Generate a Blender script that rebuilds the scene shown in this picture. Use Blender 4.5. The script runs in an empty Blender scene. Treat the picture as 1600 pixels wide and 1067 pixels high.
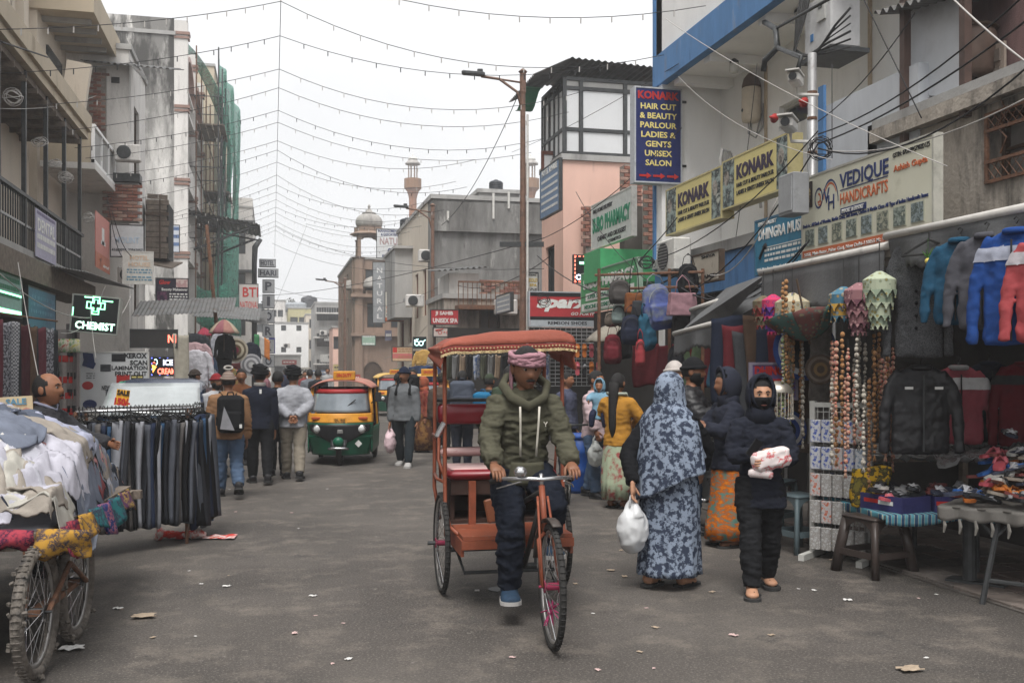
import bpy, math, random
from mathutils import Vector as V, Matrix, noise as NZ
R = math.radians
random.seed(7)
rnd = random.Random(11)
C = bpy.context.scene.collection
S = bpy.context.scene
# ------------------------------------------------------------------ camera, sky, sun, exposure
F, HZ, CH, TH = 1556.0, 575.0, 1.6, R(13.55)
cam = bpy.data.objects.new('camera', bpy.data.cameras.new('camera'))
C.objects.link(cam)
cam.location = (0, 0, CH)
cam.rotation_euler = (R(90), 0, -TH)
cam.data.sensor_width = 36; cam.data.lens = 36*F/1600
cam.data.shift_y = (HZ-533.5)/1600
cam.data.clip_end = 1500; cam.data.clip_start = .05
S.camera = cam
S.view_settings.view_transform = 'Standard'
S.view_settings.look = 'None'
S.view_settings.gamma = 1
S.view_settings.use_curve_mapping = False
S.view_settings.exposure = 1.42
S.cycles.max_bounces = 7; S.cycles.diffuse_bounces = 4; S.cycles.glossy_bounces = 2
S.cycles.transparent_max_bounces = 8; S.cycles.volume_bounces = 1
S.cycles.caustics_reflective = False; S.cycles.caustics_refractive = False
w = bpy.data.worlds.new('World'); S.world = w; w.use_nodes = True
nt = w.node_tree; nt.nodes.clear()
SUN_EL, SUN_AZ = R(62), R(200)
sky = nt.nodes.new('ShaderNodeTexSky'); sky.sky_type = 'NISHITA'; sky.sun_disc = False
sky.sun_elevation = SUN_EL; sky.sun_rotation = SUN_AZ; sky.dust_density = 6
hs = nt.nodes.new('ShaderNodeHueSaturation'); hs.inputs['Saturation'].default_value = .08
tc = nt.nodes.new('ShaderNodeTexCoord')
nz = nt.nodes.new('ShaderNodeTexNoise'); nz.inputs['Scale'].default_value = 2.2; nz.inputs['Detail'].default_value = 5
cr = nt.nodes.new('ShaderNodeValToRGB')
cr.color_ramp.elements[0].position = .3; cr.color_ramp.elements[0].color = (.69, .70, .715, 1)
cr.color_ramp.elements[1].position = .75; cr.color_ramp.elements[1].color = (.93, .935, .945, 1)
sc = nt.nodes.new('ShaderNodeMix'); sc.data_type = 'RGBA'; sc.blend_type = 'MULTIPLY'; sc.inputs[0].default_value = 1
sc.inputs[7].default_value = (5.2, 5.2, 5.2, 1)
mx = nt.nodes.new('ShaderNodeMix'); mx.data_type = 'RGBA'; mx.inputs[0].default_value = .93
bg = nt.nodes.new('ShaderNodeBackground'); bg.inputs['Strength'].default_value = .1
ow = nt.nodes.new('ShaderNodeOutputWorld')
L = nt.links.new
L(tc.outputs['Generated'], nz.inputs['Vector']); L(nz.outputs['Fac'], cr.inputs[0]); L(cr.outputs[0], sc.inputs[6])
L(sky.outputs[0], hs.inputs['Color']); L(hs.outputs[0], mx.inputs[6]); L(sc.outputs[2], mx.inputs[7])
L(mx.outputs[2], bg.inputs[0]); L(bg.outputs[0], ow.inputs[0])
sd = bpy.data.lights.new('sun', 'SUN'); sd.energy = 1.5; sd.angle = R(30); sd.color = (1, .97, .93)
sun = bpy.data.objects.new('sun', sd); C.objects.link(sun)
sun.rotation_euler = (R(90)-SUN_EL, 0, R(180)-SUN_AZ)

# ------------------------------------------------------------------ photograph pixel -> place
FW = V((math.sin(TH), math.cos(TH), 0)); RT = V((math.cos(TH), -math.sin(TH), 0)); UP = V((0, 0, 1)); EYE = V((0, 0, CH))
def ray(px, py): return FW + RT*((px-800)/F) + UP*((HZ-py)/F)
def at(px, py, d): return EYE + ray(px, py)*d
def onX(px, py, X): r = ray(px, py); return EYE + r*(X/r.x)
def onY(px, py, Y): r = ray(px, py); return EYE + r*(Y/r.y)
def onZ(px, py, z=0.0): r = ray(px, py); return EYE + r*((z-CH)/r.z)

# ------------------------------------------------------------------ materials
def srgb(r, g, b, k=1.0):
 f = lambda c: ((c/255+.055)/1.055)**2.4 if c > 10 else c/255/12.92
 return (min(1, f(r)*k), min(1, f(g)*k), min(1, f(b)*k))
MC = {}
def mat(name, col, rough=.8, var=.18, scale=5, bump=0., bscale=60, metal=0., stain=None, emit=None, spec=.3, streak=False, alpha=1., trans=0.):
 """plain surface: mottled colour, optional stain (colour, low, high, scale), relief"""
 if name in MC: return MC[name]
 m = bpy.data.materials.new(name); m.use_nodes = True; t = m.node_tree; b = t.nodes['Principled BSDF']; l = t.links.new
 b.inputs['Roughness'].default_value = rough; b.inputs['Metallic'].default_value = metal
 b.inputs['Specular IOR Level'].default_value = spec
 if alpha < 1: b.inputs['Alpha'].default_value = alpha
 if trans: b.inputs['Transmission Weight'].default_value = trans
 tc = t.nodes.new('ShaderNodeTexCoord'); vec = tc.outputs['Object']
 if streak:
  mp = t.nodes.new('ShaderNodeMapping'); mp.inputs['Scale'].default_value = (1, 1, .25); l(vec, mp.inputs[0]); vec = mp.outputs[0]
 n = t.nodes.new('ShaderNodeTexNoise'); n.inputs['Scale'].default_value = scale; n.inputs['Detail'].default_value = 7; n.inputs['Roughness'].default_value = .62
 l(vec, n.inputs['Vector'])
 mi = t.nodes.new('ShaderNodeMix'); mi.data_type = 'RGBA'
 mr = t.nodes.new('ShaderNodeMapRange'); mr.inputs[1].default_value = .3; mr.inputs[2].default_value = .7
 l(n.outputs['Fac'], mr.inputs[0]); l(mr.outputs[0], mi.inputs[0])
 mi.inputs[6].default_value = tuple(c*(1-var) for c in col)+(1,); mi.inputs[7].default_value = tuple(min(1, c*(1+var)) for c in col)+(1,)
 out = mi.outputs[2]
 if stain:
  sts = stain if isinstance(stain, list) else [stain]
  for (sc_, lo, hi, ss) in sts:
   n2 = t.nodes.new('ShaderNodeTexNoise'); n2.inputs['Scale'].default_value = ss; n2.inputs['Detail'].default_value = 8; n2.inputs['Roughness'].default_value = .68
   l(vec, n2.inputs['Vector'])
   m2 = t.nodes.new('ShaderNodeMapRange'); m2.inputs[1].default_value = lo; m2.inputs[2].default_value = hi; m2.clamp = True
   l(n2.outputs['Fac'], m2.inputs[0])
   x = t.nodes.new('ShaderNodeMix'); x.data_type = 'RGBA'; l(m2.outputs[0], x.inputs[0]); l(out, x.inputs[6]); x.inputs[7].default_value = tuple(sc_)+(1,)
   out = x.outputs[2]
 l(out, b.inputs['Base Color'])
 if bump:
  n3 = t.nodes.new('ShaderNodeTexNoise'); n3.inputs['Scale'].default_value = bscale; n3.inputs['Detail'].default_value = 6
  l(tc.outputs['Object'], n3.inputs['Vector'])
  bp = t.nodes.new('ShaderNodeBump'); bp.inputs['Strength'].default_value = bump; bp.inputs['Distance'].default_value = .02
  l(n3.outputs['Fac'], bp.inputs['Height']); l(bp.outputs[0], b.inputs['Normal'])
 if emit:
  b.inputs['Emission Color'].default_value = tuple(emit[0])+(1,); b.inputs['Emission Strength'].default_value = emit[1]
 MC[name] = m; return m
def mute(r, g, b, a=.16):
 l_ = .3*r+.59*g+.11*b; return (r+(l_-r)*a, g+(l_-g)*a, b+(l_-b)*a)
def cl(r, g, b, k=.74, rough=.9, **kw):
 """cloth of an sRGB colour"""
 n = 'cloth_%d_%d_%d_%d' % (r, g, b, int(k*100))
 return mat(n, srgb(*mute(r, g, b), k), rough=rough, var=.16, scale=9, bump=.25, bscale=180, spec=.12, **kw)
def pt(r, g, b, k=.84, rough=.5, var=.12, **kw):
 n = 'paint_%d_%d_%d_%d_%d' % (r, g, b, int(k*100), int(rough*100))
 kw.setdefault('stain', (tuple(c*.55 for c in srgb(r, g, b, k)), .56, .78, 7))
 return mat(n, srgb(*mute(r, g, b, .1), k), rough=rough, var=var, scale=8, bump=.08, bscale=70, **kw)
def pattern(name, c0, c1, kind='noise', scale=12, c2=None, lo=.45, hi=.55, aniso=(1, 1, 1), rough=.88):
 """two or three colour cloth or print"""
 if name in MC: return MC[name]
 m = bpy.data.materials.new(name); m.use_nodes = True; t = m.node_tree; b = t.nodes['Principled BSDF']; l = t.links.new
 b.inputs['Roughness'].default_value = rough; b.inputs['Specular IOR Level'].default_value = .15
 tc = t.nodes.new('ShaderNodeTexCoord'); mp = t.nodes.new('ShaderNodeMapping'); mp.inputs['Scale'].default_value = aniso
 l(tc.outputs['Object'], mp.inputs[0])
 if kind == 'noise':
  n = t.nodes.new('ShaderNodeTexNoise'); n.inputs['Detail'].default_value = 4; n.inputs['Roughness'].default_value = .65; o = n.outputs['Fac']
 elif kind == 'vor':
  n = t.nodes.new('ShaderNodeTexVoronoi'); o = n.outputs['Distance']
 elif kind == 'check':
  n = t.nodes.new('ShaderNodeTexChecker'); o = n.outputs['Fac']
 else:
  n = t.nodes.new('ShaderNodeTexWave'); n.bands_direction = kind; n.inputs['Distortion'].default_value = .6; o = n.outputs['Fac']
 n.inputs['Scale'].default_value = scale; l(mp.outputs[0], n.inputs['Vector'])
 r = t.nodes.new('ShaderNodeValToRGB'); l(o, r.inputs[0])
 e = r.color_ramp.elements; e[0].position = lo; e[0].color = tuple(c0)+(1,); e[1].position = hi; e[1].color = tuple(c1)+(1,)
 if c2: k = e.new(min(1, hi+.12)); k.color = tuple(c2)+(1,)
 l(r.outputs[0], b.inputs['Base Color']); MC[name] = m; return m
def glow(name, col, s): return mat(name, col, var=0, emit=(col, s), rough=.4)

# ------------------------------------------------------------------ mesh building
class MB:
 def __init__(s): s.v = []; s.f = []
 def add(s, vs, fs):
  o = len(s.v); s.v.extend([tuple(v) for v in vs]); s.f.extend([tuple(i+o for i in f) for f in fs]); return s
 def bx(s, x0, x1, y0, y1, z0, z1):
  return s.add([(x0, y0, z0), (x1, y0, z0), (x1, y1, z0), (x0, y1, z0), (x0, y0, z1), (x1, y0, z1), (x1, y1, z1), (x0, y1, z1)],
                     [(0, 3, 2, 1), (4, 5, 6, 7), (0, 1, 5, 4), (1, 2, 6, 5), (2, 3, 7, 6), (3, 0, 4, 7)])
 def ob(s, c, sz, rot=(0, 0, 0), bev=0.0):
  from mathutils import Euler
  m = rot if isinstance(rot, Matrix) else Euler(rot).to_matrix()
  x, y, z = sz[0]/2, sz[1]/2, sz[2]/2; c = V(c)
  if bev:
   b = bev; P = []
   for (a, k) in ((z-b, 0), (z, b)):
    pass
   ring = lambda zz, i: [(-x+i, -y+i+b, zz), (-x+i+b, -y+i, zz), (x-i-b, -y+i, zz), (x-i, -y+i+b, zz), (x-i, y-i-b, zz), (x-i-b, y-i, zz), (-x+i+b, y-i, zz), (-x+i, y-i-b, zz)]
   rs = [ring(-z, b), ring(-z+b, 0), ring(z-b, 0), ring(z, b)]
   vs = [c+m@V(p) for r in rs for p in r]; fs = [tuple(range(7, -1, -1)), tuple(24+i for i in range(8))]
   for k in range(3):
    for i in range(8): j = (i+1) % 8; fs.append((k*8+i, k*8+j, k*8+8+j, k*8+8+i))
   return s.add(vs, fs)
  vs = [c+m@V(p) for p in ((-x, -y, -z), (x, -y, -z), (x, y, -z), (-x, y, -z), (-x, -y, z), (x, -y, z), (x, y, z), (-x, y, z))]
  return s.add(vs, [(0, 3, 2, 1), (4, 5, 6, 7), (0, 1, 5, 4), (1, 2, 6, 5), (2, 3, 7, 6), (3, 0, 4, 7)])
 def tube(s, pts, r, n=6, cap=True, ref=None, closed=False):
  pts = [V(p) for p in pts]; m = len(pts); rs = r if isinstance(r, (list, tuple)) else [r]*m
  up = V(ref) if ref is not None else None; vs = []; prev = None
  for i, p in enumerate(pts):
   if closed: t = pts[(i+1) % m]-pts[i-1]
   else: t = pts[min(i+1, m-1)]-pts[max(i-1, 0)]
   if t.length < 1e-9: t = V((0, 0, 1))
   t.normalize()
   if up is not None: a = up - t*up.dot(t)
   elif prev is not None: a = prev - t*prev.dot(t)
   else:
    a = V((0, 0, 1)) if abs(t.z) < .9 else V((1, 0, 0)); a = a - t*a.dot(t)
   if a.length < 1e-6: a = t.orthogonal()
   a.normalize(); prev = a; b = t.cross(a)
   ra, rb = rs[i] if isinstance(rs[i], (tuple, list)) else (rs[i], rs[i])
   for k in range(n):
    q = 2*math.pi*k/n; vs.append(p + a*(ra*math.cos(q)) + b*(rb*math.sin(q)))
  fs = []
  for i in range(m if closed else m-1):
   j = (i+1) % m
   for k in range(n): k2 = (k+1) % n; fs.append((i*n+k, i*n+k2, j*n+k2, j*n+k))
  if cap and not closed: fs.append(tuple(range(n-1, -1, -1))); fs.append(tuple((m-1)*n+k for k in range(n)))
  return s.add(vs, fs)
 def cyl(s, a, b, r, n=10, r2=None): return s.tube([a, b], [r, r if r2 is None else r2], n)
 def lathe(s, prof, n=20, c=(0, 0, 0), rib=0, amp=0):
  vs = []; fs = []; m = len(prof)
  for (r, z) in prof:
   for k in range(n):
    q = 2*math.pi*k/n; rr = r*(1+amp*math.cos(rib*q)) if rib else r
    vs.append((c[0]+rr*math.cos(q), c[1]+rr*math.sin(q), c[2]+z))
  for i in range(m-1):
   for k in range(n): k2 = (k+1) % n; fs.append((i*n+k, i*n+k2, i*n+n+k2, i*n+n+k))
  fs.append(tuple(range(n-1, -1, -1))); fs.append(tuple((m-1)*n+k for k in range(n)))
  return s.add(vs, fs)
 def sph(s, c, r, nu=12, nv=8, rot=None):
  r = (r, r, r) if not isinstance(r, (tuple, list)) else r; vs = []; fs = []; c = V(c)
  for j in range(nv+1):
   th = math.pi*(j/nv); th = min(max(th, .02), math.pi-.02)
   for i in range(nu):
    ph = 2*math.pi*i/nu; p = V((r[0]*math.sin(th)*math.cos(ph), r[1]*math.sin(th)*math.sin(ph), r[2]*math.cos(th)))
    vs.append(c+(rot@p if rot else p))
  for j in range(nv):
   for i in range(nu): i2 = (i+1) % nu; fs.append((j*nu+i, (j+1)*nu+i, (j+1)*nu+i2, j*nu+i2))
  fs.append(tuple(range(nu))); fs.append(tuple(nv*nu+i for i in range(nu-1, -1, -1)))
  return s.add(vs, fs)
 def plate(s, poly, d):
  d = V(d); n = len(poly); vs = [V(p) for p in poly]+[V(p)+d for p in poly]
  fs = [tuple(range(n-1, -1, -1)), tuple(n+i for i in range(n))]+[(i, (i+1) % n, n+(i+1) % n, n+i) for i in range(n)]
  return s.add(vs, fs)
 def grid(s, fn, nu, nv, th=0.0, thv=None):
  """surface fn(u,v); th gives it a real thickness along its normal"""
  P = [[V(fn(i/nu, j/nv)) for i in range(nu+1)] for j in range(nv+1)]; W = nu+1
  vs = [p for row in P for p in row]; fs = [(j*W+i, j*W+i+1, (j+1)*W+i+1, (j+1)*W+i) for j in range(nv) for i in range(nu)]
  if th:
   o = len(vs); nn = []
   for j in range(nv+1):
    for i in range(nu+1):
     a = P[j][min(i+1, nu)]-P[j][max(i-1, 0)]; b = P[min(j+1, nv)][i]-P[max(j-1, 0)][i]
     q = V(thv) if thv else a.cross(b)
     if q.length > 1e-9: q.normalize()
     nn.append(P[j][i]-q*th)
   vs = vs+nn; fs += [(o+j*W+i, o+(j+1)*W+i, o+(j+1)*W+i+1, o+j*W+i+1) for j in range(nv) for i in range(nu)]
   edge = [j*W for j in range(nv, -1, -1)]; edge = [i for i in range(W)]+[j*W+nu for j in range(1, nv+1)]+[nv*W+i for i in range(nu-1, -1, -1)]+[j*W for j in range(nv-1, 0, -1)]
   for a, b in zip(edge, edge[1:]+edge[:1]): fs.append((b, a, o+a, o+b))
  return s.add(vs, fs)
 def wall(s, w, h, ops, dep, z0=0.0, x0=0.0):
  """wall in the local XZ plane facing -Y with real openings (xa,xb,za,zb) of reveal depth dep"""
  xs = sorted(set([x0, x0+w]+[o[0] for o in ops]+[o[1] for o in ops])); zs = sorted(set([z0, z0+h]+[o[2] for o in ops]+[o[3] for o in ops]))
  for xa, xb in zip(xs, xs[1:]):
   for za, zb in zip(zs, zs[1:]):
    if xb-xa < 1e-6 or zb-za < 1e-6: continue
    mx_, mz = (xa+xb)/2, (za+zb)/2
    if any(o[0] < mx_ < o[1] and o[2] < mz < o[3] for o in ops): continue
    s.add([(xa, 0, za), (xb, 0, za), (xb, 0, zb), (xa, 0, zb)], [(0, 1, 2, 3)])
  for (a, b, c, d) in ops:
   s.add([(a, 0, c), (b, 0, c), (b, 0, d), (a, 0, d), (a, dep, c), (b, dep, c), (b, dep, d), (a, dep, d)], [(0, 4, 5, 1), (1, 5, 6, 2), (2, 6, 7, 3), (3, 7, 4, 0)])
  return s
 def xf(s, m): s.v = [tuple(m@V(p)) for p in s.v]; return s

def mesh_of(mb, name, m, smooth=False):
 me = bpy.data.meshes.new(name); me.from_pydata(mb.v, [], mb.f); me.update()
 if m is not None: me.materials.append(m)
 if smooth: me.polygons.foreach_set('use_smooth', [True]*len(me.polygons))
 return me
def obj(name, mb, m, parent=None, smooth=False, loc=None, rot=None, label=None, kind=None):
 me = mb if isinstance(mb, bpy.types.Mesh) else mesh_of(mb, name, m, smooth)
 o = bpy.data.objects.new(name, me); C.objects.link(o)
 if parent is not None: o.parent = parent
 if loc is not None: o.location = loc
 if rot is not None: o.rotation_euler = rot
 if label: o['label'] = label
 if kind: o['kind'] = kind
 return o
def tag(o, label, cat, group=None, kind=None):
 o['label'] = label; o['category'] = cat
 if group: o['group'] = group
 if kind: o['kind'] = kind
 return o
def thing(name, label, cat, loc=(0, 0, 0), rotz=0.0, group=None, scale=None):
 o = bpy.data.objects.new(name, None); C.objects.link(o); o.empty_display_size = .1
 o.location = loc; o.rotation_euler = (0, 0, rotz)
 if scale: o.scale = (scale,)*3
 return tag(o, label, cat, group)
def one(name, label, cat, mb, m, group=None, smooth=False, loc=None, rot=None):
 return tag(obj(name, mb, m, None, smooth, loc, rot), label, cat, group)
def structure(name, mb, m, smooth=False):
 o = obj(name, mb, m, None, smooth); o['kind'] = 'structure'; return o
KID = {}
def dup(root, loc, rotz=None, label=None, group=None, scale=None):
 r = root.copy(); C.objects.link(r); r.location = loc
 if rotz is not None: r.rotation_euler = (0, 0, rotz)
 if scale: r.scale = (scale,)*3
 if label: r['label'] = label
 if group: r['group'] = group
 for ch in list(root.children):
  c = ch.copy(); C.objects.link(c); c.parent = r
  for g in list(ch.children):
   d = g.copy(); C.objects.link(d); d.parent = c
 return r
def remesh(mb, vox, smooth=2, name='m'):
 """fuse overlapping lofts into one continuous skin"""
 me = mesh_of(mb, name, None); o = bpy.data.objects.new(name, me); C.objects.link(o)
 md = o.modifiers.new('r', 'REMESH'); md.mode = 'VOXEL'; md.voxel_size = vox; md.use_smooth_shade = True
 if smooth:
  sm = o.modifiers.new('s', 'SMOOTH'); sm.factor = .5; sm.iterations = smooth
 dg = bpy.context.evaluated_depsgraph_get(); dg.update()
 out = bpy.data.meshes.new_from_object(o.evaluated_get(dg))
 bpy.data.objects.remove(o); bpy.data.meshes.remove(me)
 out.polygons.foreach_set('use_smooth', [True]*len(out.polygons))
 return out
def folds(me, amp, sx=9., sz=20., seed=0., ridge=True, mask=None):
 """cloth folds: push points along their normals by ridged noise"""
 nrm = [v.normal.copy() for v in me.vertices]
 for v, n in zip(me.vertices, nrm):
  p = v.co; q = V((p.x*sx+seed, p.y*sx, p.z*sz))
  a = NZ.noise(q); a = (1-abs(a)*2.2) if ridge else a
  b = NZ.noise(q*2.1+V((3, 1, 7)))*.45
  k = amp*(a*.7+b)
  if mask: k *= mask(p)
  v.co = p+n*k
 me.update(); return me
# lettering -----------------------------------------------------------
TX = {}
def textmesh(s, bold=.02, shear=0.):
 k = (s, bold, shear)
 if k in TX: return TX[k]
 cu = bpy.data.curves.new('t', 'FONT'); cu.body = s; cu.size = 1; cu.offset = bold; cu.extrude = .5; cu.resolution_u = 2; cu.shear = shear
 o = bpy.data.objects.new('t', cu); C.objects.link(o)
 dg = bpy.context.evaluated_depsgraph_get(); dg.update()
 me = bpy.data.meshes.new_from_object(o.evaluated_get(dg)); bpy.data.objects.remove(o); bpy.data.curves.remove(cu)
 vs = [v.co.copy() for v in me.vertices]
 x0, x1 = min(v.x for v in vs), max(v.x for v in vs); y0, y1 = min(v.y for v in vs), max(v.y for v in vs)
 for v, c in zip(me.vertices, vs): v.co = ((c.x-x0)/(x1-x0)-.5, c.z, (c.y-y0)/max(1e-6, y1-y0)-.5)
 # face -Y: x right, z up, so swap handedness of thickness
 me.update(); TX[k] = me; return me
def letters(parent, s, x, z, wd, h, m, y=-.012, bold=.02, dep=.006, shear=0., name='lettering', rot=0.):
 src = textmesh(s, bold, shear); me = src.copy(); me.materials.clear(); me.materials.append(m)
 for v in me.vertices: v.co = (v.co.x*wd, v.co.y*dep, v.co.z*h)
 me.flip_normals()
 o = bpy.data.objects.new(name, me); C.objects.link(o); o.parent = parent; o.location = (x, y, z); o.rotation_euler = (0, rot, 0)
 return o
# places of flat things ------------------------------------------------
def frect(pl, ptop, pr, pbot, Y):
 a = onY(pl, ptop, Y); b = onY(pr, pbot, Y); return (V(((a.x+b.x)/2, Y, (a.z+b.z)/2)), b.x-a.x, a.z-b.z)
def xrect(pl, pltop, plbot, pr, X):
 a = onX(pl, pltop, X); b = onX(pl, plbot, X); c = onX(pr, HZ, X)
 return (V((X, (a.y+c.y)/2, (a.z+b.z)/2)), abs(a.y-c.y), a.z-b.z)
# ------------------------------------------------------------------ people
SKIN = mat('skin_brown', srgb(150, 104, 78, .85), rough=.55, var=.1, scale=30, bump=.05, bscale=200)
SKIN_D = mat('skin_dark', srgb(132, 92, 70, .88), rough=.5, var=.12, scale=30, bump=.05, bscale=200)
SKIN_L = mat('skin_light', srgb(186, 140, 112, .85), rough=.55, var=.1, scale=30, bump=.05, bscale=200)
HAIR = mat('hair_black', (.012, .011, .011), rough=.6, var=.4, scale=60, bump=.5, bscale=300)
EYEW = mat('eye_white', (.30, .27, .24), rough=.3, var=0)
EYED = mat('eye_dark', (.01, .007, .005), rough=.2, var=0)
LIP = mat('lip_brown', srgb(120, 70, 62, .8), rough=.5, var=.1)
RUB = mat('rubber_sole', (.03, .03, .03), rough=.8)
SHOE_K = mat('shoe_black', (.02, .02, .022), rough=.45)
DENIM = cl(84, 108, 140); BLACKC = cl(34, 35, 38); NAVY = cl(38, 44, 62)
def mb_from(me):
 m = MB(); m.v = [tuple(v.co) for v in me.vertices]; m.f = [tuple(p.vertices) for p in me.polygons]; return m
def head_fn(x, y, z):
 """unit sphere direction -> head shape in head radii, face to +Y"""
 X, Y, Z = x, y, z
 jaw = max(0, -z)
 X *= 1-.30*jaw**1.6 if y > -.3 else 1-.42*jaw**1.4
 if y < 0: Y *= 1.05-.25*jaw
 if y > 0:
  f = y
  Y = Y*(1-.08*abs(x))+.03*f
  Y += .27*f*math.exp(-(x/.15)**2)*max(0, min(1, (.12-z)/.36))*(1 if z > -.3 else math.exp(-((z+.3)/.07)**2))
  Y -= .13*f*math.exp(-((abs(x)-.36)/.17)**2-((z-.06)/.11)**2)
  Y += .06*f*math.exp(-((z-.24)/.09)**2-(x/.6)**2)
  Y += .09*f*math.exp(-((z+.52)/.05)**2-(x/.22)**2)+.08*f*math.exp(-((z+.64)/.05)**2-(x/.2)**2)
  Y += .16*math.exp(-((z+.9)/.14)**2-(x/.35)**2)
  Y -= .05*f*math.exp(-((z+.42)/.05)**2-(x/.3)**2)
 return X, Y, Z
def head_mb(c, r, rot, k=1.0, keep=None, low=.86, nu=30, nv=26, shape=True, bump=0):
 mb = MB(); mb.sph((0, 0, 0), 1, nu, nv); out = []
 for p in mb.v:
  x, y, z = head_fn(*p) if shape else p
  kk = k if keep is None else (k if keep(*p) else low)
  if bump and kk == k: kk += bump*NZ.noise(V(p)*9)
  out.append(tuple(V(c)+rot@V((x*r[0]*kk, y*r[1]*kk, z*r[2]*kk))))
 mb.v = out; return mb
def hand_mb(mb, w, ax, pn, side, s, curl=.6):
 """palm and five fingers: w wrist, ax along the hand, pn palm normal, s hand length"""
 ax = V(ax).normalized(); pn = V(pn); pn = (pn-ax*pn.dot(ax)).normalized(); sd = ax.cross(pn)*side   # sd -> thumb side
 w = V(w)
 mb.tube([w-ax*s*.12, w, w+ax*s*.14, w+ax*s*.34, w+ax*s*.5, w+ax*s*.53], [(s*.10, s*.14), (s*.1, s*.15), (s*.11, s*.19), (s*.11, s*.22), (s*.085, s*.22), (s*.03, s*.15)], 10, ref=pn)
 for i, (o, ln) in enumerate(((.165, .42), (.055, .47), (-.055, .44), (-.16, .34))):
  p = w+ax*s*.46+sd*s*o; d = ax.copy(); q = [p-ax*s*.06]; l = ln*s
  for k, fr in enumerate((.45, .3, .25)):
   q.append(q[-1]+d*l*fr+(ax*s*.06 if k == 0 else V((0, 0, 0)))); a = curl*(1.0 if k < 2 else .7)
   d = (d*math.cos(a)+pn*math.sin(a)).normalized(); pn2 = pn
  mb.tube(q, [s*.055, s*.052, s*.047, s*.03], 6)
 p = w+ax*s*.16+sd*s*.13; d = (ax*.62+sd*.62+pn*.35).normalized(); q = [p, p+d*s*.2]; d2 = (ax*.85+pn*(.3+curl*.3)+sd*.1).normalized()
 q.append(q[-1]+d2*s*.17); q.append(q[-1]+(d2+pn*.3*curl).normalized()*s*.12)
 mb.tube(q, [s*.085, s*.07, s*.058, s*.035], 6)
def shoe_mb(h, pitch=0, yaw=0, long=.152, sole=True):
 """foot along +Y, ankle at origin"""
 up = MB(); so = MB(); L_ = long*h
 st = [(-.30, .018, .022, .020), (-.27, .030, .034, .022), (-.12, .032, .040, .028), (.1, .033, .028, .016), (.35, .037, .022, .008), (.55, .036, .019, .005), (.66, .024, .014, .003), (.70, .010, .008, .002)]
 up.tube([(0, y*L_, (-.035+hz)*h) for (y, rx, rz, hz) in st], [(rz*h, rx*h) for (y, rx, rz, hz) in st], 12, ref=(0, 0, 1))
 up.tube([(0, -.1*L_, -.02*h), (0, -.09*L_, .02*h)], [(.026*h, .032*h), (.026*h, .03*h)], 10, ref=(0, 1, 0))
 st2 = [(y, rx) for (y, rx, rz, hz) in st]
 poly = [(rx*1.06*h, y*L_*1.02, 0) for y, rx in st2]+[(-rx*1.06*h, y*L_*1.02, 0) for y, rx in reversed(st2)]
 so.plate([(x, y, -.045*h) for x, y, z in poly], (0, 0, .014*h))
 m = Matrix.Rotation(yaw, 3, 'Z')@Matrix.Rotation(pitch, 3, 'X')
 up.xf(m); so.xf(m); return up, so
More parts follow.
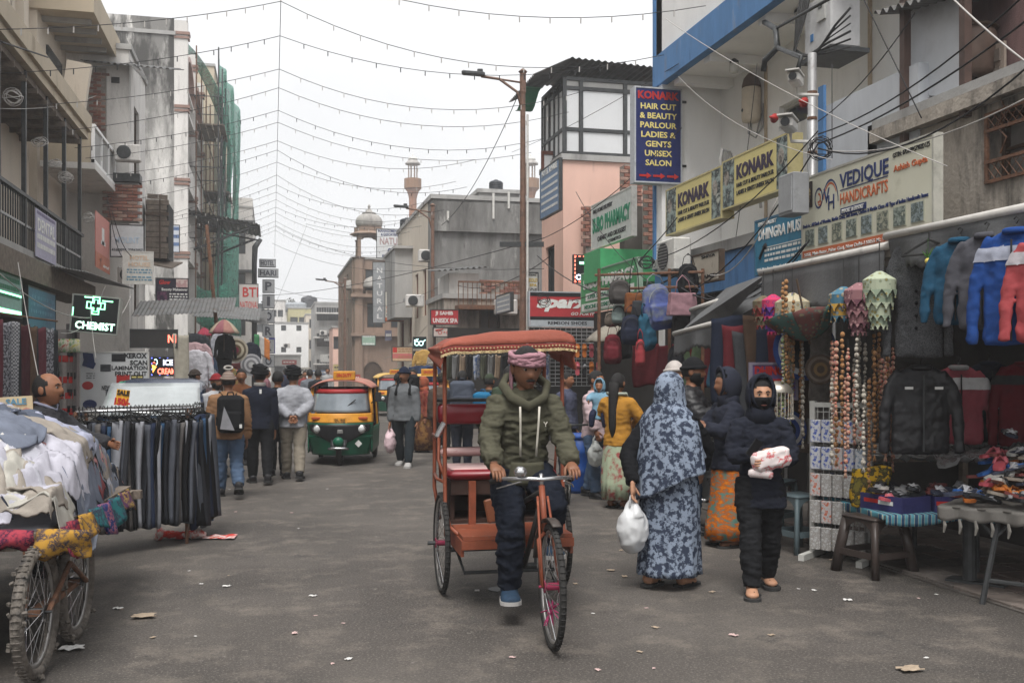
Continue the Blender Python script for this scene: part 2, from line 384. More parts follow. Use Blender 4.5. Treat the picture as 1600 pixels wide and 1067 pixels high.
def person(label, pos, yaw, h=1.65, top=None, bottom=None, shoes=SHOE_K, head='hair', headm=None, skin=SKIN, legs=((.0, 0.), (.0, 0.)), armR=(0, .1, .15), armL=(0, .1, .15),
           lean=0., hturn=0., htilt=0., fat=1.0, ease=.010, hem=.47, vox=None, group=None, face=False, moust=False, beard=False, collar=None, stance=.055, palm=None, curl=.55, hand=True,
           skirt=None, fold=.006, hscale=1.0, feet=True, seat=None, sleeves=True, handm=None, footyaw=.12):
 d = math.hypot(pos[0], pos[1]); vx = vox or (.011 if d < 9 else .015 if d < 16 else .024)
 seed = rnd.uniform(0, 50)
 # legs
 hipz = .51; J = {}
 for sgn, (sw, kb) in ((1, legs[0]), (-1, legs[1])):
  hp = V((sgn*stance, 0, hipz)); kn = hp+V((sgn*.004, math.sin(sw), -math.cos(sw)))*.237; an = kn+V((0, math.sin(sw-kb), -math.cos(sw-kb)))*.233
  J[sgn] = [hp, kn, an]
 drop = min(J[1][2].z, J[-1][2].z)-.045 if seat is None else 0
 for sgn in (1, -1): J[sgn] = [p-V((0, 0, drop)) for p in J[sgn]]
 if seat:
  for sgn in (1, -1): J[sgn] = [V(p) for p in seat[0 if sgn == 1 else 1]]
 base = (J[1][0]+J[-1][0])/2
 ML = Matrix.Rotation(-lean, 3, 'X')
 def U(p): return base+ML@(V(p)-V((0, 0, .51)))
 sh = {s_: U((s_*.104*fat**.5, 0, .780)) for s_ in (1, -1)}
 arms = {}
 for s_, a in ((1, armR), (-1, armL)):
  if len(a) == 2: e, w_ = V(a[0]), V(a[1])
  else:
   sw, ab, eb = a; dd = V((s_*math.sin(ab), math.sin(sw)*math.cos(ab), -math.cos(sw)*math.cos(ab))); e = sh[s_]+dd*.175
   d2 = V((s_*math.sin(ab)*.4, math.sin(sw+eb), -math.cos(sw+eb))).normalized(); w_ = e+d2*.15
  arms[s_] = (e, w_)
 nk = U((0, .0, .845)); hc = U((0, .012, .925))
 hrot = Matrix.Rotation(hturn, 3, 'Z')@Matrix.Rotation(-htilt-lean*.3, 3, 'X')
 hr = V((.047, .059, .069))*h*hscale*1.07
 root = thing('person', label, 'person', (pos[0], pos[1], pos[2] if len(pos) > 2 else 0), yaw, group)
 tz = [(.485, .088, .066), (.53, .094, .070), (.61, .082, .058), (.70, .093, .066), (.755, .098, .062), (.79, .088, .052), (.815, .066, .044), (.835, .048, .038), (.85, .036, .035)]
 def torso(mb, e, z0, z1, flare=0):
  pts = []; rs = []
  zz = [t[0] for t in tz]
  for i in range(17):
   z = z0+(z1-z0)*i/16
   for a, b in zip(tz, tz[1:]):
    if a[0] <= z <= b[0] or (b is tz[-1] and z >= b[0]) or (a is tz[0] and z < a[0]):
     k = min(1, max(0, (z-a[0])/(b[0]-a[0]))); rx = a[1]+(b[1]-a[1])*k; ry = a[2]+(b[2]-a[2])*k; break
   ee = (e+max(0, .53-z)*.22*(e > 0))*(1 if z < .76 else max(.3, 1-(z-.76)*9))
   pts.append(U((0, 0, z))*h); rs.append(((ry*fat+ee)*h, (rx*fat**.6+ee)*h))
  mb.tube(pts, rs, 16, ref=ML@V((0, 1, 0)))
 def arm(mb, s_, e, cut=1.0):
  el, wr = arms[s_]; wr = el+(wr-el)*cut
  a0 = U((s_*.055, 0, .785))
  P = [a0, sh[s_], sh[s_].lerp(el, .5), el.lerp(sh[s_], .08), el.lerp(wr, .08), el.lerp(wr, .5), wr]
  r_ = [.032, .036, .034, .030, .030, .028, .022]
  mb.tube([p*h for p in P], [(r+e)*h for r in r_], 12)
 def leg(mb, s_, e, cut=1.0, flare=0):
  hp, kn, an = J[s_]; an = kn+(an-kn)*cut
  P = [hp+V((0, 0, .03)), hp.lerp(kn, .12), hp.lerp(kn, .55), kn.lerp(hp, .07), kn.lerp(an, .07), kn.lerp(an, .4), an.lerp(kn, .12), an]
  r_ = [.05, .058, .051, .041, .041, .041, .03, .029]
  mb.tube([p*h for p in P], [(r*(.6+.4*fat)+e+flare*max(0, i-4)/3)*h for i, r in enumerate(r_)], 12)
 # ---- the body, one skin
 b = MB(); torso(b, 0, .49, .84)
 for s_ in (1, -1): arm(b, s_, -.004); leg(b, s_, -.006)
 b.tube([U((0, 0, .82))*h, nk*h, hc*h], [.036*h, .033*h, .033*h], 12)
 me = remesh(b, max(vx, .014), 1); bb = mb_from(me); bpy.data.meshes.remove(me)
 hm = head_mb(hc*h, hr, hrot)
 for s_ in (1, -1): hm.sph(hc*h+hrot@V((s_*hr.x*.98, -.05*hr.y, -.02*hr.z)), (hr.x*.16, hr.y*.28, hr.z*.3), 8, 6)
 bb.add(hm.v, hm.f)
 if hand:
  for s_ in (1, -1):
   el, wr = arms[s_]; pn = (palm or {}).get(s_, V((-s_, .25, 0)))
   hand_mb(bb, wr*h, (handm or {}).get(s_, (wr-el)), pn, s_, .105*h, curl)
 if shoes in ('sandal', 'bare'):
  for s_ in (1, -1):
   up, so = shoe_mb(h*.80, 0, -s_*footyaw); an = J[s_][2]*h; bb.add([(V(p)+an) for p in up.v], up.f)
 obj('body', bb, skin, root, True)
 # ---- clothes
 if top:
  t = MB(); torso(t, ease, hem, .842)
  if sleeves:
   for s_ in (1, -1): arm(t, s_, ease*.6, .97)
  me = remesh(t, vx, 3); folds(me, fold*h, 7, 17, seed); folds(me, fold*.55*h, 15, 34, seed+9); folds(me, fold*.3*h, 40, 60, seed+3, False); me.materials.append(top); obj('jacket' if ease > .012 else 'shirt', me, None, root)
  if collar:
   q = MB(); q.tube([U((0, .003, .832))*h, U((0, .004, .853))*h, U((0, .004, .866))*h], [(.048*h, .054*h), (.045*h, .05*h), (.046*h, .05*h)], 16, ref=(0, 1, 0)); obj('collar', q, collar, root, True)
 if bottom and not skirt:
  t = MB(); t.tube([U((0, 0, z))*h for z in (.47, .51, .56, .60)], [((r1*fat+.006)*h, (r2*fat**.6+.004)*h) for r1, r2 in ((.055, .075), (.068, .092), (.064, .09), (.055, .08))], 14, ref=(0, 1, 0))
  for s_ in (1, -1): leg(t, s_, .006, .98, .004)
  me = remesh(t, vx, 3); folds(me, fold*h, 8, 15, seed+20); folds(me, fold*.5*h, 18, 34, seed+2); me.materials.append(bottom); obj('trousers', me, None, root)
 if skirt:
  pts = skirt['z']; mb = MB(); n = 56
  vs = []
  for (z, rx, ry, oy, pl) in pts:
   for k in range(n):
    q = 2*math.pi*k/n; f_ = 1+pl*(math.sin(q*9+z*9+seed)*.6+math.sin(q*17+z*5)*.4)
    vs.append((math.cos(q)*rx*f_*h, oy*h+math.sin(q)*ry*f_*h, z*h))
  fs = [(i*n+k, i*n+(k+1) % n, (i+1)*n+(k+1) % n, (i+1)*n+k) for i in range(len(pts)-1) for k in range(n)]
  mb.add(vs, fs); o = obj(skirt.get('name', 'skirt'), mb, skirt['mat'], root, True)
  sd_ = o.modifiers.new('thick', 'SOLIDIFY'); sd_.thickness = .006
 if shoes not in ('bare', None) and feet:
  for s_ in (1, -1):
   hp, kn, an = J[s_]; dz = (an.z-.045); pit = -min(.7, max(0, dz)*6) if not seat else 0
   up, so = shoe_mb(h, pit, -s_*footyaw); A = an*h
   if shoes == 'sandal':
    o = obj('sandal', so.xf(Matrix.Translation(A-V((0, 0, .002)))), RUB if skin is not SKIN_L else RUB, root)
    st = MB(); st.tube([A+V((s*.034*h, .03*h, -.03*h)) if s else A+V((0, .062*h, -.012*h)) for s in (-1, 0, 1)], .006*h, 6); obj('strap', st, RUB, o)
   else:
    o = obj('shoe', up.xf(Matrix.Translation(A)), shoes, root, True); obj('sole', so.xf(Matrix.Translation(A)), RUB if shoes is SHOE_K else mat('sole_pale', (.35, .34, .33)), o)
 # ---- head
 hw = lambda p: hc*h+hrot@V((p[0]*hr.x, p[1]*hr.y, p[2]*hr.z))
 hair_keep = lambda x, y, z: (z > .52-.1*abs(x)) or (y < .12 and z > -.42) or (abs(x) > .8 and z > .1 and y < .4)
 if head in ('hair', 'cap', 'bald'):
  kp = hair_keep if head != 'bald' else (lambda x, y, z: y < .22 and -.45 < z < .93-.55*max(0, y+.35) or (abs(x) > .75 and 0 < z < .5 and y < .4))
  obj('hair', head_mb(hc*h, hr, hrot, 1.09, kp, .84, bump=.03), HAIR, root, True)
 if head == 'long':
  m_ = head_mb(hc*h, hr, hrot, 1.09, hair_keep, .84, bump=.03)
  m_.tube([hw((0, -.9, .1)), hw((0, -1.1, -.8)), U((0, -.075, .72))*h, U((0, -.085, .6))*h, U((0, -.08, .52))*h], [(.03*h, .04*h), (.028*h, .04*h), (.022*h, .035*h), (.02*h, .028*h), (.006*h, .01*h)], 10, ref=(0, 1, 0)); obj('hair', m_, HAIR, root, True)
 if head == 'beanie':
  obj('hair', head_mb(hc*h, hr, hrot, 1.05, lambda x, y, z: y < .05 and -.4 < z < .3, .84), HAIR, root, True)
  o = obj('beanie', head_mb(hc*h+hrot@V((0, 0, .004*h)), hr, hrot, 1.14, lambda x, y, z: z > .22-.15*(y < 0), .8, shape=False, bump=.03), headm, root, True)
  q = MB(); q.tube([hc*h+hrot@V((math.cos(a)*hr.x*1.13, math.sin(a)*hr.y*1.12, hr.z*(.33+.07*math.sin(a)))) for a in [2*math.pi*i/20 for i in range(20)]], (.011*h), 6, closed=True); obj('cuff', q, headm, o, True)
 if head == 'turban':
  obj('hair', head_mb(hc*h, hr, hrot, 1.05, lambda x, y, z: y < .05 and -.5 < z < .2, .84), HAIR, root, True)
  o = obj('turban', head_mb(hc*h+hrot@V((0, -.004*h, .012*h)), hr*1.1, hrot, 1.15, lambda x, y, z: z > .12, .75, shape=False), headm, root, True)
  q = MB()
  for j in range(5):
   tl = .32*(1 if j % 2 else -1)*(.5+.15*j)
   q.tube([hc*h+hrot@V((math.cos(a)*hr.x*(1.36-.09*j), math.sin(a)*hr.y*(1.32-.09*j), hr.z*(.28+.19*j+tl*.3*math.cos(a)+.1*math.sin(a)))) for a in [2*math.pi*i/22 for i in range(22)]], .0125*h, 6, closed=True)
  obj('turban_wrap', q, headm, o, True)
 if head == 'cap':
  o = obj('cap', head_mb(hc*h, hr, hrot, 1.14, lambda x, y, z: z > .3, .8, shape=False), headm, root, True)
  q = MB(); q.grid(lambda u, v_: hw(((u-.5)*1.5, .9+v_*.75-(u-.5)**2*1.2, .42-.1*v_-(u-.5)**2*.5)), 8, 3, .006); obj('cap_brim', q, headm, o, True)
 if head in ('hood', 'scarf'):
  opening = (lambda x, y, z: not (y > .42 and z < .78 and abs(x) < .78)) if head == 'hood' else (lambda x, y, z: not (y > .5 and z < .55 and abs(x) < .66))
  mb = MB(); nu, nv = 36, 26; mb.sph((0, 0, 0), 1, nu, nv)
  kk = 1.34 if head == 'hood' else 1.2; vs = []
  for p in mb.v:
   x, y, z = p; q = V((x*hr.x*kk, y*hr.y*kk*(1.04 if y < 0 else .98), z*hr.z*kk*(1 if z > 0 else 1.12)))
   q *= 1+.035*NZ.noise(V(p)*3+V((seed, 0, 0))); vs.append(hc*h+hrot@q)
  mb.f = [f for f in mb.f if all(opening(*mb.v[i]) for i in f)]; mb.v = vs
  o = obj('hood' if head == 'hood' else 'headscarf', mb, headm, root, True); m_ = o.modifiers.new('thick', 'SOLIDIFY'); m_.thickness = .010; m_.offset = -1
  fr = MB(); fr.tube([hw((.95*math.sin(a), .62, .28+.98*math.cos(a))) if head == 'hood' else hw((.8*math.sin(a), .72, .08+.85*math.cos(a))) for a in [2*math.pi*i/24 for i in range(24)]], .0085*h, 6, closed=True); obj('hood_edge' if head == 'hood' else 'scarf_edge', fr, headm, o, True)
  q = MB(); q.tube([U((0, -.004, .80))*h, U((0, 0, .85))*h, hc*h-V((0, .0, .045*h))], [(.065*h, .075*h), (.062*h, .066*h), (.058*h, .05*h)], 16, ref=(0, 1, 0)); obj('hood_neck' if head == 'hood' else 'scarf_neck', q, headm, o, True)
  if head == 'hood': obj('hair', head_mb(hc*h, hr, hrot, 1.08, hair_keep, .84), HAIR, root, True)
 if face:
  for s_ in (1, -1):
   e = MB(); e.sph(hw((s_*.36, .80, .05)), (hr.x*.14, hr.y*.11, hr.z*.065), 10, 6, hrot); o = obj('eye', e, EYEW, root, True)
   e = MB(); e.sph(hw((s_*.36, .90, .05)), (hr.x*.075, hr.y*.05, hr.z*.062), 8, 6, hrot); obj('iris', e, EYED, o, True)
   e = MB(); e.tube([hw((s_*.16, 1.0, .2)), hw((s_*.36, .98, .27)), hw((s_*.58, .83, .19))], [.0022*h, .003*h, .0015*h], 6); obj('eyebrow', e, HAIR, root, True)
  e = MB(); e.tube([hw((x, 1.0-.5*x*x, -.575+.05*abs(x))) for x in (-.26, -.12, 0, .12, .26)], [.001*h, .003*h, .0035*h, .003*h, .001*h], 6); obj('lips', e, LIP, root, True)
 if moust:
  e = MB(); e.tube([hw((x, 1.03-.55*x*x, -.43-.14*abs(x))) for x in (-.34, -.2, 0, .2, .34)], [.0014*h, .0045*h, .005*h, .0045*h, .0014*h], 6); obj('moustache', e, HAIR, root, True)
 if beard:
  obj('beard', head_mb(hc*h, hr, hrot, 1.12, lambda x, y, z: z < -.45 and y > -.2 or (z < -.1 and abs(x) > .62 and y > -.1), .85, bump=.05), HAIR, root, True)
 root['_h'] = h
 J2 = {'wR': arms[1][1]*h, 'wL': arms[-1][1]*h, 'hc': hc*h, 'neck': nk*h, 'U': (lambda p: U(p)*h), 'h': h, 'sh': {k: v*h for k, v in sh.items()}, 'hw': hw, 'hr': hr, 'hrot': hrot, 'arms': {k: (a*h, b_*h) for k, (a, b_) in arms.items()}, 'legs': {k: [p*h for p in v] for k, v in J.items()}}
 Mw = Matrix.Translation(root.location)@Matrix.Rotation(yaw, 4, 'Z')
 J2['w'] = lambda p: Mw@V(p)
 J2['yaw'] = yaw
 return root, J2
def backpack(J, label, m, m2, w_=.3, hh=.44, dp=.16, loc=(0, -.135, .675), straps=True, cat='backpack'):
 h = J['h']; p = J['w'](J['U'](loc)); r = thing('backpack', label, cat, p, 0); r.rotation_euler = (0, 0, J['yaw'])
 b = MB(); b.ob((0, 0, 0), (w_, dp, hh), bev=.045); me = remesh(b, .014, 4); folds(me, .007, 9, 12, rnd.random()*9, False); me.materials.append(m); obj('bag_body', me, None, r)
 b = MB(); b.ob((0, -dp/2-.015, -hh*.16), (w_*.78, .07, hh*.5), bev=.025); me = remesh(b, .012, 3); me.materials.append(m2); obj('front_pocket', me, None, r)
 b = MB(); b.tube([(-.04, .02, hh/2-.01), (-.03, .02, hh/2+.035), (.03, .02, hh/2+.035), (.04, .02, hh/2-.01)], .009, 6); obj('carry_handle', b, m2, r, True)
 if straps:
  for s_ in (1, -1):
   b = MB(); sp = J['w'](J['U']((s_*.058, .02, .842))) - V(p); sp = Matrix.Rotation(-J['yaw'], 3, 'Z')@sp
   fp = Matrix.Rotation(-J['yaw'], 3, 'Z')@(J['w'](J['U']((s_*.07, .085, .74)))-V(p))
   b.tube([(s_*w_*.22, dp*.3, hh*.42), sp, fp, (s_*w_*.47, dp*.2, -hh*.3)], [(.006, .024)]*4, 8, ref=(0, 1, .3)); obj('strap', b, m2, r, True)
 return r
# ------------------------------------------------------------------ ground
def asphalt():
 m = bpy.data.materials.new('asphalt'); m.use_nodes = True; t = m.node_tree; b = t.nodes['Principled BSDF']; l = t.links.new
 b.inputs['Roughness'].default_value = .78; b.inputs['Specular IOR Level'].default_value = .3
 tc = t.nodes.new('ShaderNodeTexCoord')
 def noise(s, d=6, r=.6, vec=None):
  n = t.nodes.new('ShaderNodeTexNoise'); n.inputs['Scale'].default_value = s; n.inputs['Detail'].default_value = d; n.inputs['Roughness'].default_value = r
  l(vec or tc.outputs['Object'], n.inputs['Vector']); return n.outputs['Fac']
 def rng(o, a, c):
  r = t.nodes.new('ShaderNodeMapRange'); r.inputs[1].default_value = a; r.inputs[2].default_value = c; l(o, r.inputs[0]); return r.outputs[0]
 def mix(f, a, c):
  x = t.nodes.new('ShaderNodeMix'); x.data_type = 'RGBA'; l(f, x.inputs[0])
  for i, k in ((6, a), (7, c)):
   if isinstance(k, tuple): x.inputs[i].default_value = k+(1,)
   else: l(k, x.inputs[i])
  return x.outputs[2]
 c = mix(rng(noise(.55), .32, .68), (.046, .041, .037), (.104, .092, .082))
 c = mix(rng(noise(2.3, 8, .7), .50, .70), c, (.155, .134, .114))          # dust swept into patches
 c = mix(rng(noise(.9, 9, .78), .57, .66), c, (.050, .046, .043))         # damp and oil
 c = mix(rng(noise(9, 8, .8), .61, .68), c, (.22, .20, .18))               # pale trodden specks
 c = mix(rng(noise(70, 4, .7), .52, .70), c, (.20, .18, .16))           # stone grain
 c = mix(rng(noise(45, 4, .7), .56, .72), c, (.035, .032, .03))
 l(c, b.inputs['Base Color'])
 bp = t.nodes.new('ShaderNodeBump'); bp.inputs['Strength'].default_value = .55; bp.inputs['Distance'].default_value = .012; l(noise(110, 5, .7), bp.inputs['Height']); l(bp.outputs[0], b.inputs['Normal'])
 return m
ASPH = asphalt()
g = MB(); g.grid(lambda u, v: (-140+u*280, -40+v*440, 0), 20, 30); structure('road', g, ASPH)
# ------------------------------------------------------------------ shared wall materials
GRIME = (.07, .066, .06)
CREAM = mat('plaster_cream', srgb(208, 197, 182, .88), var=.08, scale=2, bump=.15, bscale=30, stain=[(srgb(150, 132, 112, .7), .58, .8, 1.4), (GRIME, .68, .86, 2.2)], streak=True)
CREAM2 = mat('plaster_sand', srgb(198, 184, 162, .8), var=.1, scale=2, bump=.15, bscale=30, stain=(srgb(120, 104, 84, .7), .58, .8, 1.6), streak=True)
CONC = mat('concrete_grey', (.34, .335, .325), var=.18, scale=1.5, bump=.25, bscale=25, stain=[((.11, .107, .10), .52, .74, .9), ((.36, .35, .33), .6, .75, 2.1)], streak=True)
CONC2 = mat('concrete_stained', (.19, .187, .18), var=.2, scale=1.5, bump=.35, bscale=20, stain=[((.075, .072, .068), .46, .62, .7), ((.30, .295, .28), .58, .66, 1.6), ((.05, .048, .045), .60, .72, 3)], streak=True)
WEATH = mat('plaster_peeling', (.58, .565, .54), var=.15, scale=1.2, bump=.4, bscale=14, stain=[((.20, .195, .185), .44, .54, .35), ((.66, .64, .61), .57, .59, .6), ((.06, .058, .055), .50, .58, .8), ((.36, .29, .24), .60, .64, .5), ((.09, .087, .082), .58, .70, 3.5)], streak=True)
PLAS = mat('plaster_dirty_white', (.62, .60, .575), var=.12, scale=2, bump=.3, bscale=18, stain=[((.20, .19, .18), .54, .74, 1.2), ((.09, .085, .08), .66, .8, 2.6)], streak=True)
WHITE = mat('plaster_white', (.82, .815, .805), var=.06, scale=2, bump=.08, bscale=30, stain=((.40, .39, .37), .58, .84, 1.1), streak=True)
GRNG = mat('plaster_grey_green', (.27, .29, .275), var=.15, scale=2, bump=.2, stain=((.12, .12, .115), .55, .75, 1.5), streak=True)
PINK = mat('plaster_pink', srgb(228, 188, 172, .92), var=.07, scale=2, bump=.12, stain=(srgb(150, 110, 98, .7), .6, .82, 1.3), streak=True)
SANDS = mat('sandstone_pink', srgb(162, 138, 122, .72), var=.2, scale=3, bump=.25, stain=((.14, .105, .085), .55, .75, 1.6), streak=True)
OLDW = mat('plaster_mouldy', (.36, .32, .275), var=.2, scale=2.2, bump=.5, bscale=22, stain=[((.05, .047, .042), .46, .62, 1.6), ((.48, .43, .37), .58, .66, 2.4)], streak=True)
MAUVE = mat('plaster_mauve', srgb(140, 110, 108, .6), var=.2, scale=2, bump=.3, stain=((.05, .04, .04), .5, .7, 1.5), streak=True)
BRICKM = [mat('brick_%d' % i, c_, var=.3, scale=14, bump=.6, bscale=50, stain=((.10, .075, .062), .55, .7, 9)) for i, c_ in enumerate([(.25, .105, .075), (.20, .085, .065), (.29, .145, .105), (.17, .09, .075), (.31, .20, .16)])]
MORT = mat('mortar', (.24, .215, .19), var=.25, scale=18, bump=.6)
GLASS = mat('window_glass', (.035, .042, .048), rough=.08, var=.3, scale=2, spec=.6)
GLASSL = mat('frosted_panel', (.62, .63, .64), rough=.35, var=.05, scale=2, stain=((.5, .5, .5), .55, .8, 2))
DARK = mat('interior_shade', (.018, .017, .016), var=.3)  # near black colour put in for the shade of unlit insides
WOODD = mat('wood_dark', (.07, .045, .03), rough=.65, var=.35, scale=12, bump=.3, stain=((.03, .022, .016), .5, .7, 6))
WOODG = mat('wood_weathered', (.16, .13, .105), rough=.85, var=.35, scale=10, bump=.4)
STEEL = mat('steel_dark', (.055, .058, .06), rough=.5, metal=.4, var=.3, scale=12)
STEELG = mat('steel_grey', (.32, .32, .32), rough=.5, metal=.6, var=.2, stain=((.12, .09, .07), .6, .75, 14))
RUST = mat('rusty_iron', (.15, .075, .045), rough=.8, var=.4, scale=16, bump=.4, stain=((.06, .04, .032), .5, .7, 20))
TIN = mat('corrugated_tin', (.15, .15, .148), rough=.6, metal=.5, var=.3, scale=3, stain=[((.10, .06, .04), .55, .72, 4), ((.26, .26, .25), .62, .75, 6)])
WPAINT = pt(214, 212, 206, .85); BLUEP = mat('paint_blue_wall', srgb(92, 142, 196, .75), rough=.7, var=.12, stain=[((.40, .43, .46), .6, .78, 3), (srgb(60, 100, 150, .7), .55, .75, 6)], streak=True)

def window(parent, x0, x1, z0, z1, dep, M_, frame=WOODD, pane=GLASS, nx=2, nz=1, fw=.05, grille=None):
 """window set back in its opening; M_ takes wall coordinates to the parent's"""
 f = MB(); y0, y1 = dep-.09, dep-.03
 f.bx(x0, x0+fw, y0, y1, z0, z1).bx(x1-fw, x1, y0, y1, z0, z1).bx(x0+fw, x1-fw, y0, y1, z0, z0+fw).bx(x0+fw, x1-fw, y0, y1, z1-fw, z1)
 for i in range(1, nx): x = x0+(x1-x0)*i/nx; f.bx(x-fw*.35, x+fw*.35, y0+.01, y1-.01, z0+fw, z1-fw)
 for i in range(1, nz): z = z0+(z1-z0)*i/nz; f.bx(x0+fw, x1-fw, y0+.013, y1-.013, z-fw*.3, z+fw*.3)
 f.xf(M_); o = obj('window', f, frame, parent)
 p = MB(); p.bx(x0+.004, x1-.004, dep-.028, dep-.008, z0+.004, z1-.004); p.xf(M_); obj('pane', p, pane, o)
 if grille:
  q = MB(); n = max(3, int((x1-x0)/.13))
  for i in range(1, n): x = x0+(x1-x0)*i/n; q.bx(x-.007, x+.007, .03, .044, z0, z1)
  for i in range(1, 4): z = z0+(z1-z0)*i/4; q.bx(x0, x1, .046, .058, z-.007, z+.007)
  q.xf(M_); obj('grille', q, grille, o)
 return o
def face_matrix(kind, x0, x1, y0, y1):
 if kind == 'F': return Matrix.Translation((x0, y0, 0))
 if kind == 'E': return Matrix.Translation((x1, y0, 0))@Matrix.Rotation(R(90), 4, 'Z')
 if kind == 'W': return Matrix.Translation((x0, y1, 0))@Matrix.Rotation(R(-90), 4, 'Z')
def building(name, label, x0, x1, y0, y1, h, mF, mS, side, opsF=(), opsS=(), dep=.16, group=None, parapet=.0, wk=None, roofm=CONC, z0=0.0, cat='building'):
 """block with real window openings on the front (F, towards the camera) and on the street side"""
 root = thing(name, label, cat, ((x0+x1)/2, y0, 0), 0, group); T = Matrix.Translation((-(x0+x1)/2, -y0, 0)); wk = wk or {}
 for kind, ops, mm, w_ in (('F', opsF, mF, x1-x0), (side, opsS, mS, y1-y0)):
  M_ = T@face_matrix(kind, x0, x1, y0, y1); b = MB(); b.wall(w_, h-z0, list(ops), dep, z0=z0); b.xf(M_); obj('wall', b, mm, root)
  for o in ops: window(root, o[0], o[1], o[2], o[3], dep, M_, **wk)
 b = MB(); X0, X1, Y1 = x0-(x0+x1)/2, x1-(x0+x1)/2, y1-y0
 b.add([(X0, Y1, z0), (X1, Y1, z0), (X1, Y1, h), (X0, Y1, h)], [(1, 0, 3, 2)])
 xs = X0 if side == 'E' else X1
 b.add([(xs, 0, z0), (xs, Y1, z0), (xs, Y1, h), (xs, 0, h)], [(0, 1, 2, 3)]); obj('wall', b, mS, root)
 b = MB(); b.bx(X0-.06, X1+.06, -.06, Y1+.06, h, h+.14); obj('roof', b, roofm, root)
 if parapet:
  b = MB(); t_ = .12; b.bx(X0, X1, 0, t_, h+.14, h+.14+parapet).bx(X0, X1, Y1-t_, Y1, h+.14, h+.14+parapet).bx(X0, X0+t_, t_, Y1-t_, h+.14, h+.14+parapet).bx(X1-t_, X1, t_, Y1-t_, h+.14, h+.14+parapet); obj('parapet', b, mF, root)
 root['_T'] = 0
 return root, T
def sub(root, T, name, mb, m, smooth=False): mb.xf(T); return obj(name, mb, m, root, smooth)
def ops_grid(x0, x1, z0, n, floors, fh, ww, wh):
 o = []
 for f in range(floors):
  for i in range(n): c_ = x0+(x1-x0)*(i+.5)/n; o.append((c_-ww/2, c_+ww/2, z0+f*fh, z0+f*fh+wh))
 return o
def wavy(mb, p0, pu, pv, waves, amp, th=.004):
 """corrugated sheet spanned by pu (across the waves) and pv"""
 p0, pu, pv = V(p0), V(pu), V(pv); n = pu.cross(pv).normalized()
 mb.grid(lambda u, v: p0+pu*u+pv*v+n*(amp*math.sin(u*waves*2*math.pi)), waves*6, 2, th); return mb
def brick_patch(root, M_, w_, h_, keep, bl=.22, bh=.07, g=.012, dep=.05):
 """bricks one by one on a wall face; keep(x,z) says where they are laid bare"""
 mb = MB(); mb.ob((0, 0, 0), (bl-g, dep, bh-g), bev=.006); ms = []
 for m_ in BRICKM: ms.append(mesh_of(mb, 'brick', m_))
 r = 0; z = bh/2
 while z < h_:
  x = (bl/2 if r % 2 else 0)
  while x < w_+bl/2:
   if keep(x, z):
    o = bpy.data.objects.new('brick', rnd.choice(ms)); C.objects.link(o); o.parent = root
    o.matrix_local = M_@Matrix.Translation((x, rnd.uniform(-.012, .012), z))@Matrix.Rotation(rnd.uniform(-.02, .02), 4, 'Z')
   x += bl
  z += bh; r += 1
# ------------------------------------------------------------------ LEFT: cream balcony building
XA = -5.2
opsA = []
for yy in (5.2, 8.2, 11.2, 14.2, 17.0, 19.6, 22.0): opsA += [(yy-4-.35, yy-4+.35, 7.5, 12.0)]
for yy in (6, 9, 12, 15, 18, 21): opsA += [(yy-4-.5, yy-4+.5, 3.7, 5.9)]
A, TA = building('cream_building', 'cream plastered building with steel post balcony along the left side of the street', -10, XA, 4, 23.8, 13.5, CREAM, CREAM, 'E', [], opsA, wk=dict(nx=2, nz=3, frame=STEEL))
for yy in (5.4+i*1.45 for i in range(13)):
 b = MB(); b.bx(XA+.002, XA+.16, yy-.16, yy+.16, 7.2, 13.2); sub(A, TA, 'pilaster', b, CREAM)
b = MB(); b.bx(XA, -4.0, 4.2, 23.4, 3.42, 3.6); sub(A, TA, 'balcony_slab', b, CONC)
b = MB(); b.bx(XA, -3.93, 4.2, 23.5, 6.62, 6.78).bx(-4.02, -3.86, 4.2, 23.5, 6.78, 7.12); sub(A, TA, 'cornice', b, CREAM2)
b = MB(); b.bx(XA, -4.05, 4.2, 23.4, 6.50, 6.618)
for i in range(24): b.bx(XA, -4.0, 4.5+i*.8, 4.56+i*.8, 6.40, 6.498)
sub(A, TA, 'soffit', b, WOODG)
for i in range(9):
 yy = 9.9+i*1.66; b = MB(); b.bx(-4.09, -4.02, yy-.035, yy+.035, 3.6, 6.60); sub(A, TA, 'balcony_post', b, STEEL)
b = MB(); b.bx(-4.10, -4.0, 4.2, 23.4, 4.46, 4.52); sub(A, TA, 'handrail', b, STEEL)
b = MB(); b.bx(-4.07, -4.03, 4.2, 23.4, 3.98, 4.02); sub(A, TA, 'middle_rail', b, STEELG)
mbb = MB(); mbb.bx(-.011, .011, -.011, .011, 3.6, 4.46); mb_bar = mesh_of(mbb, 'baluster', STEEL)
yy = 8.0
while yy < 23.3:
 o = bpy.data.objects.new('baluster', mb_bar); C.objects.link(o); o.parent = A; o.location = TA@V((-4.05, yy, 0)); yy += .155
b = MB(); b.bx(-4.4, -3.8, 14.3, 23.6, 3.02, 3.40); sub(A, TA, 'shop_fascia', b, WOODG)
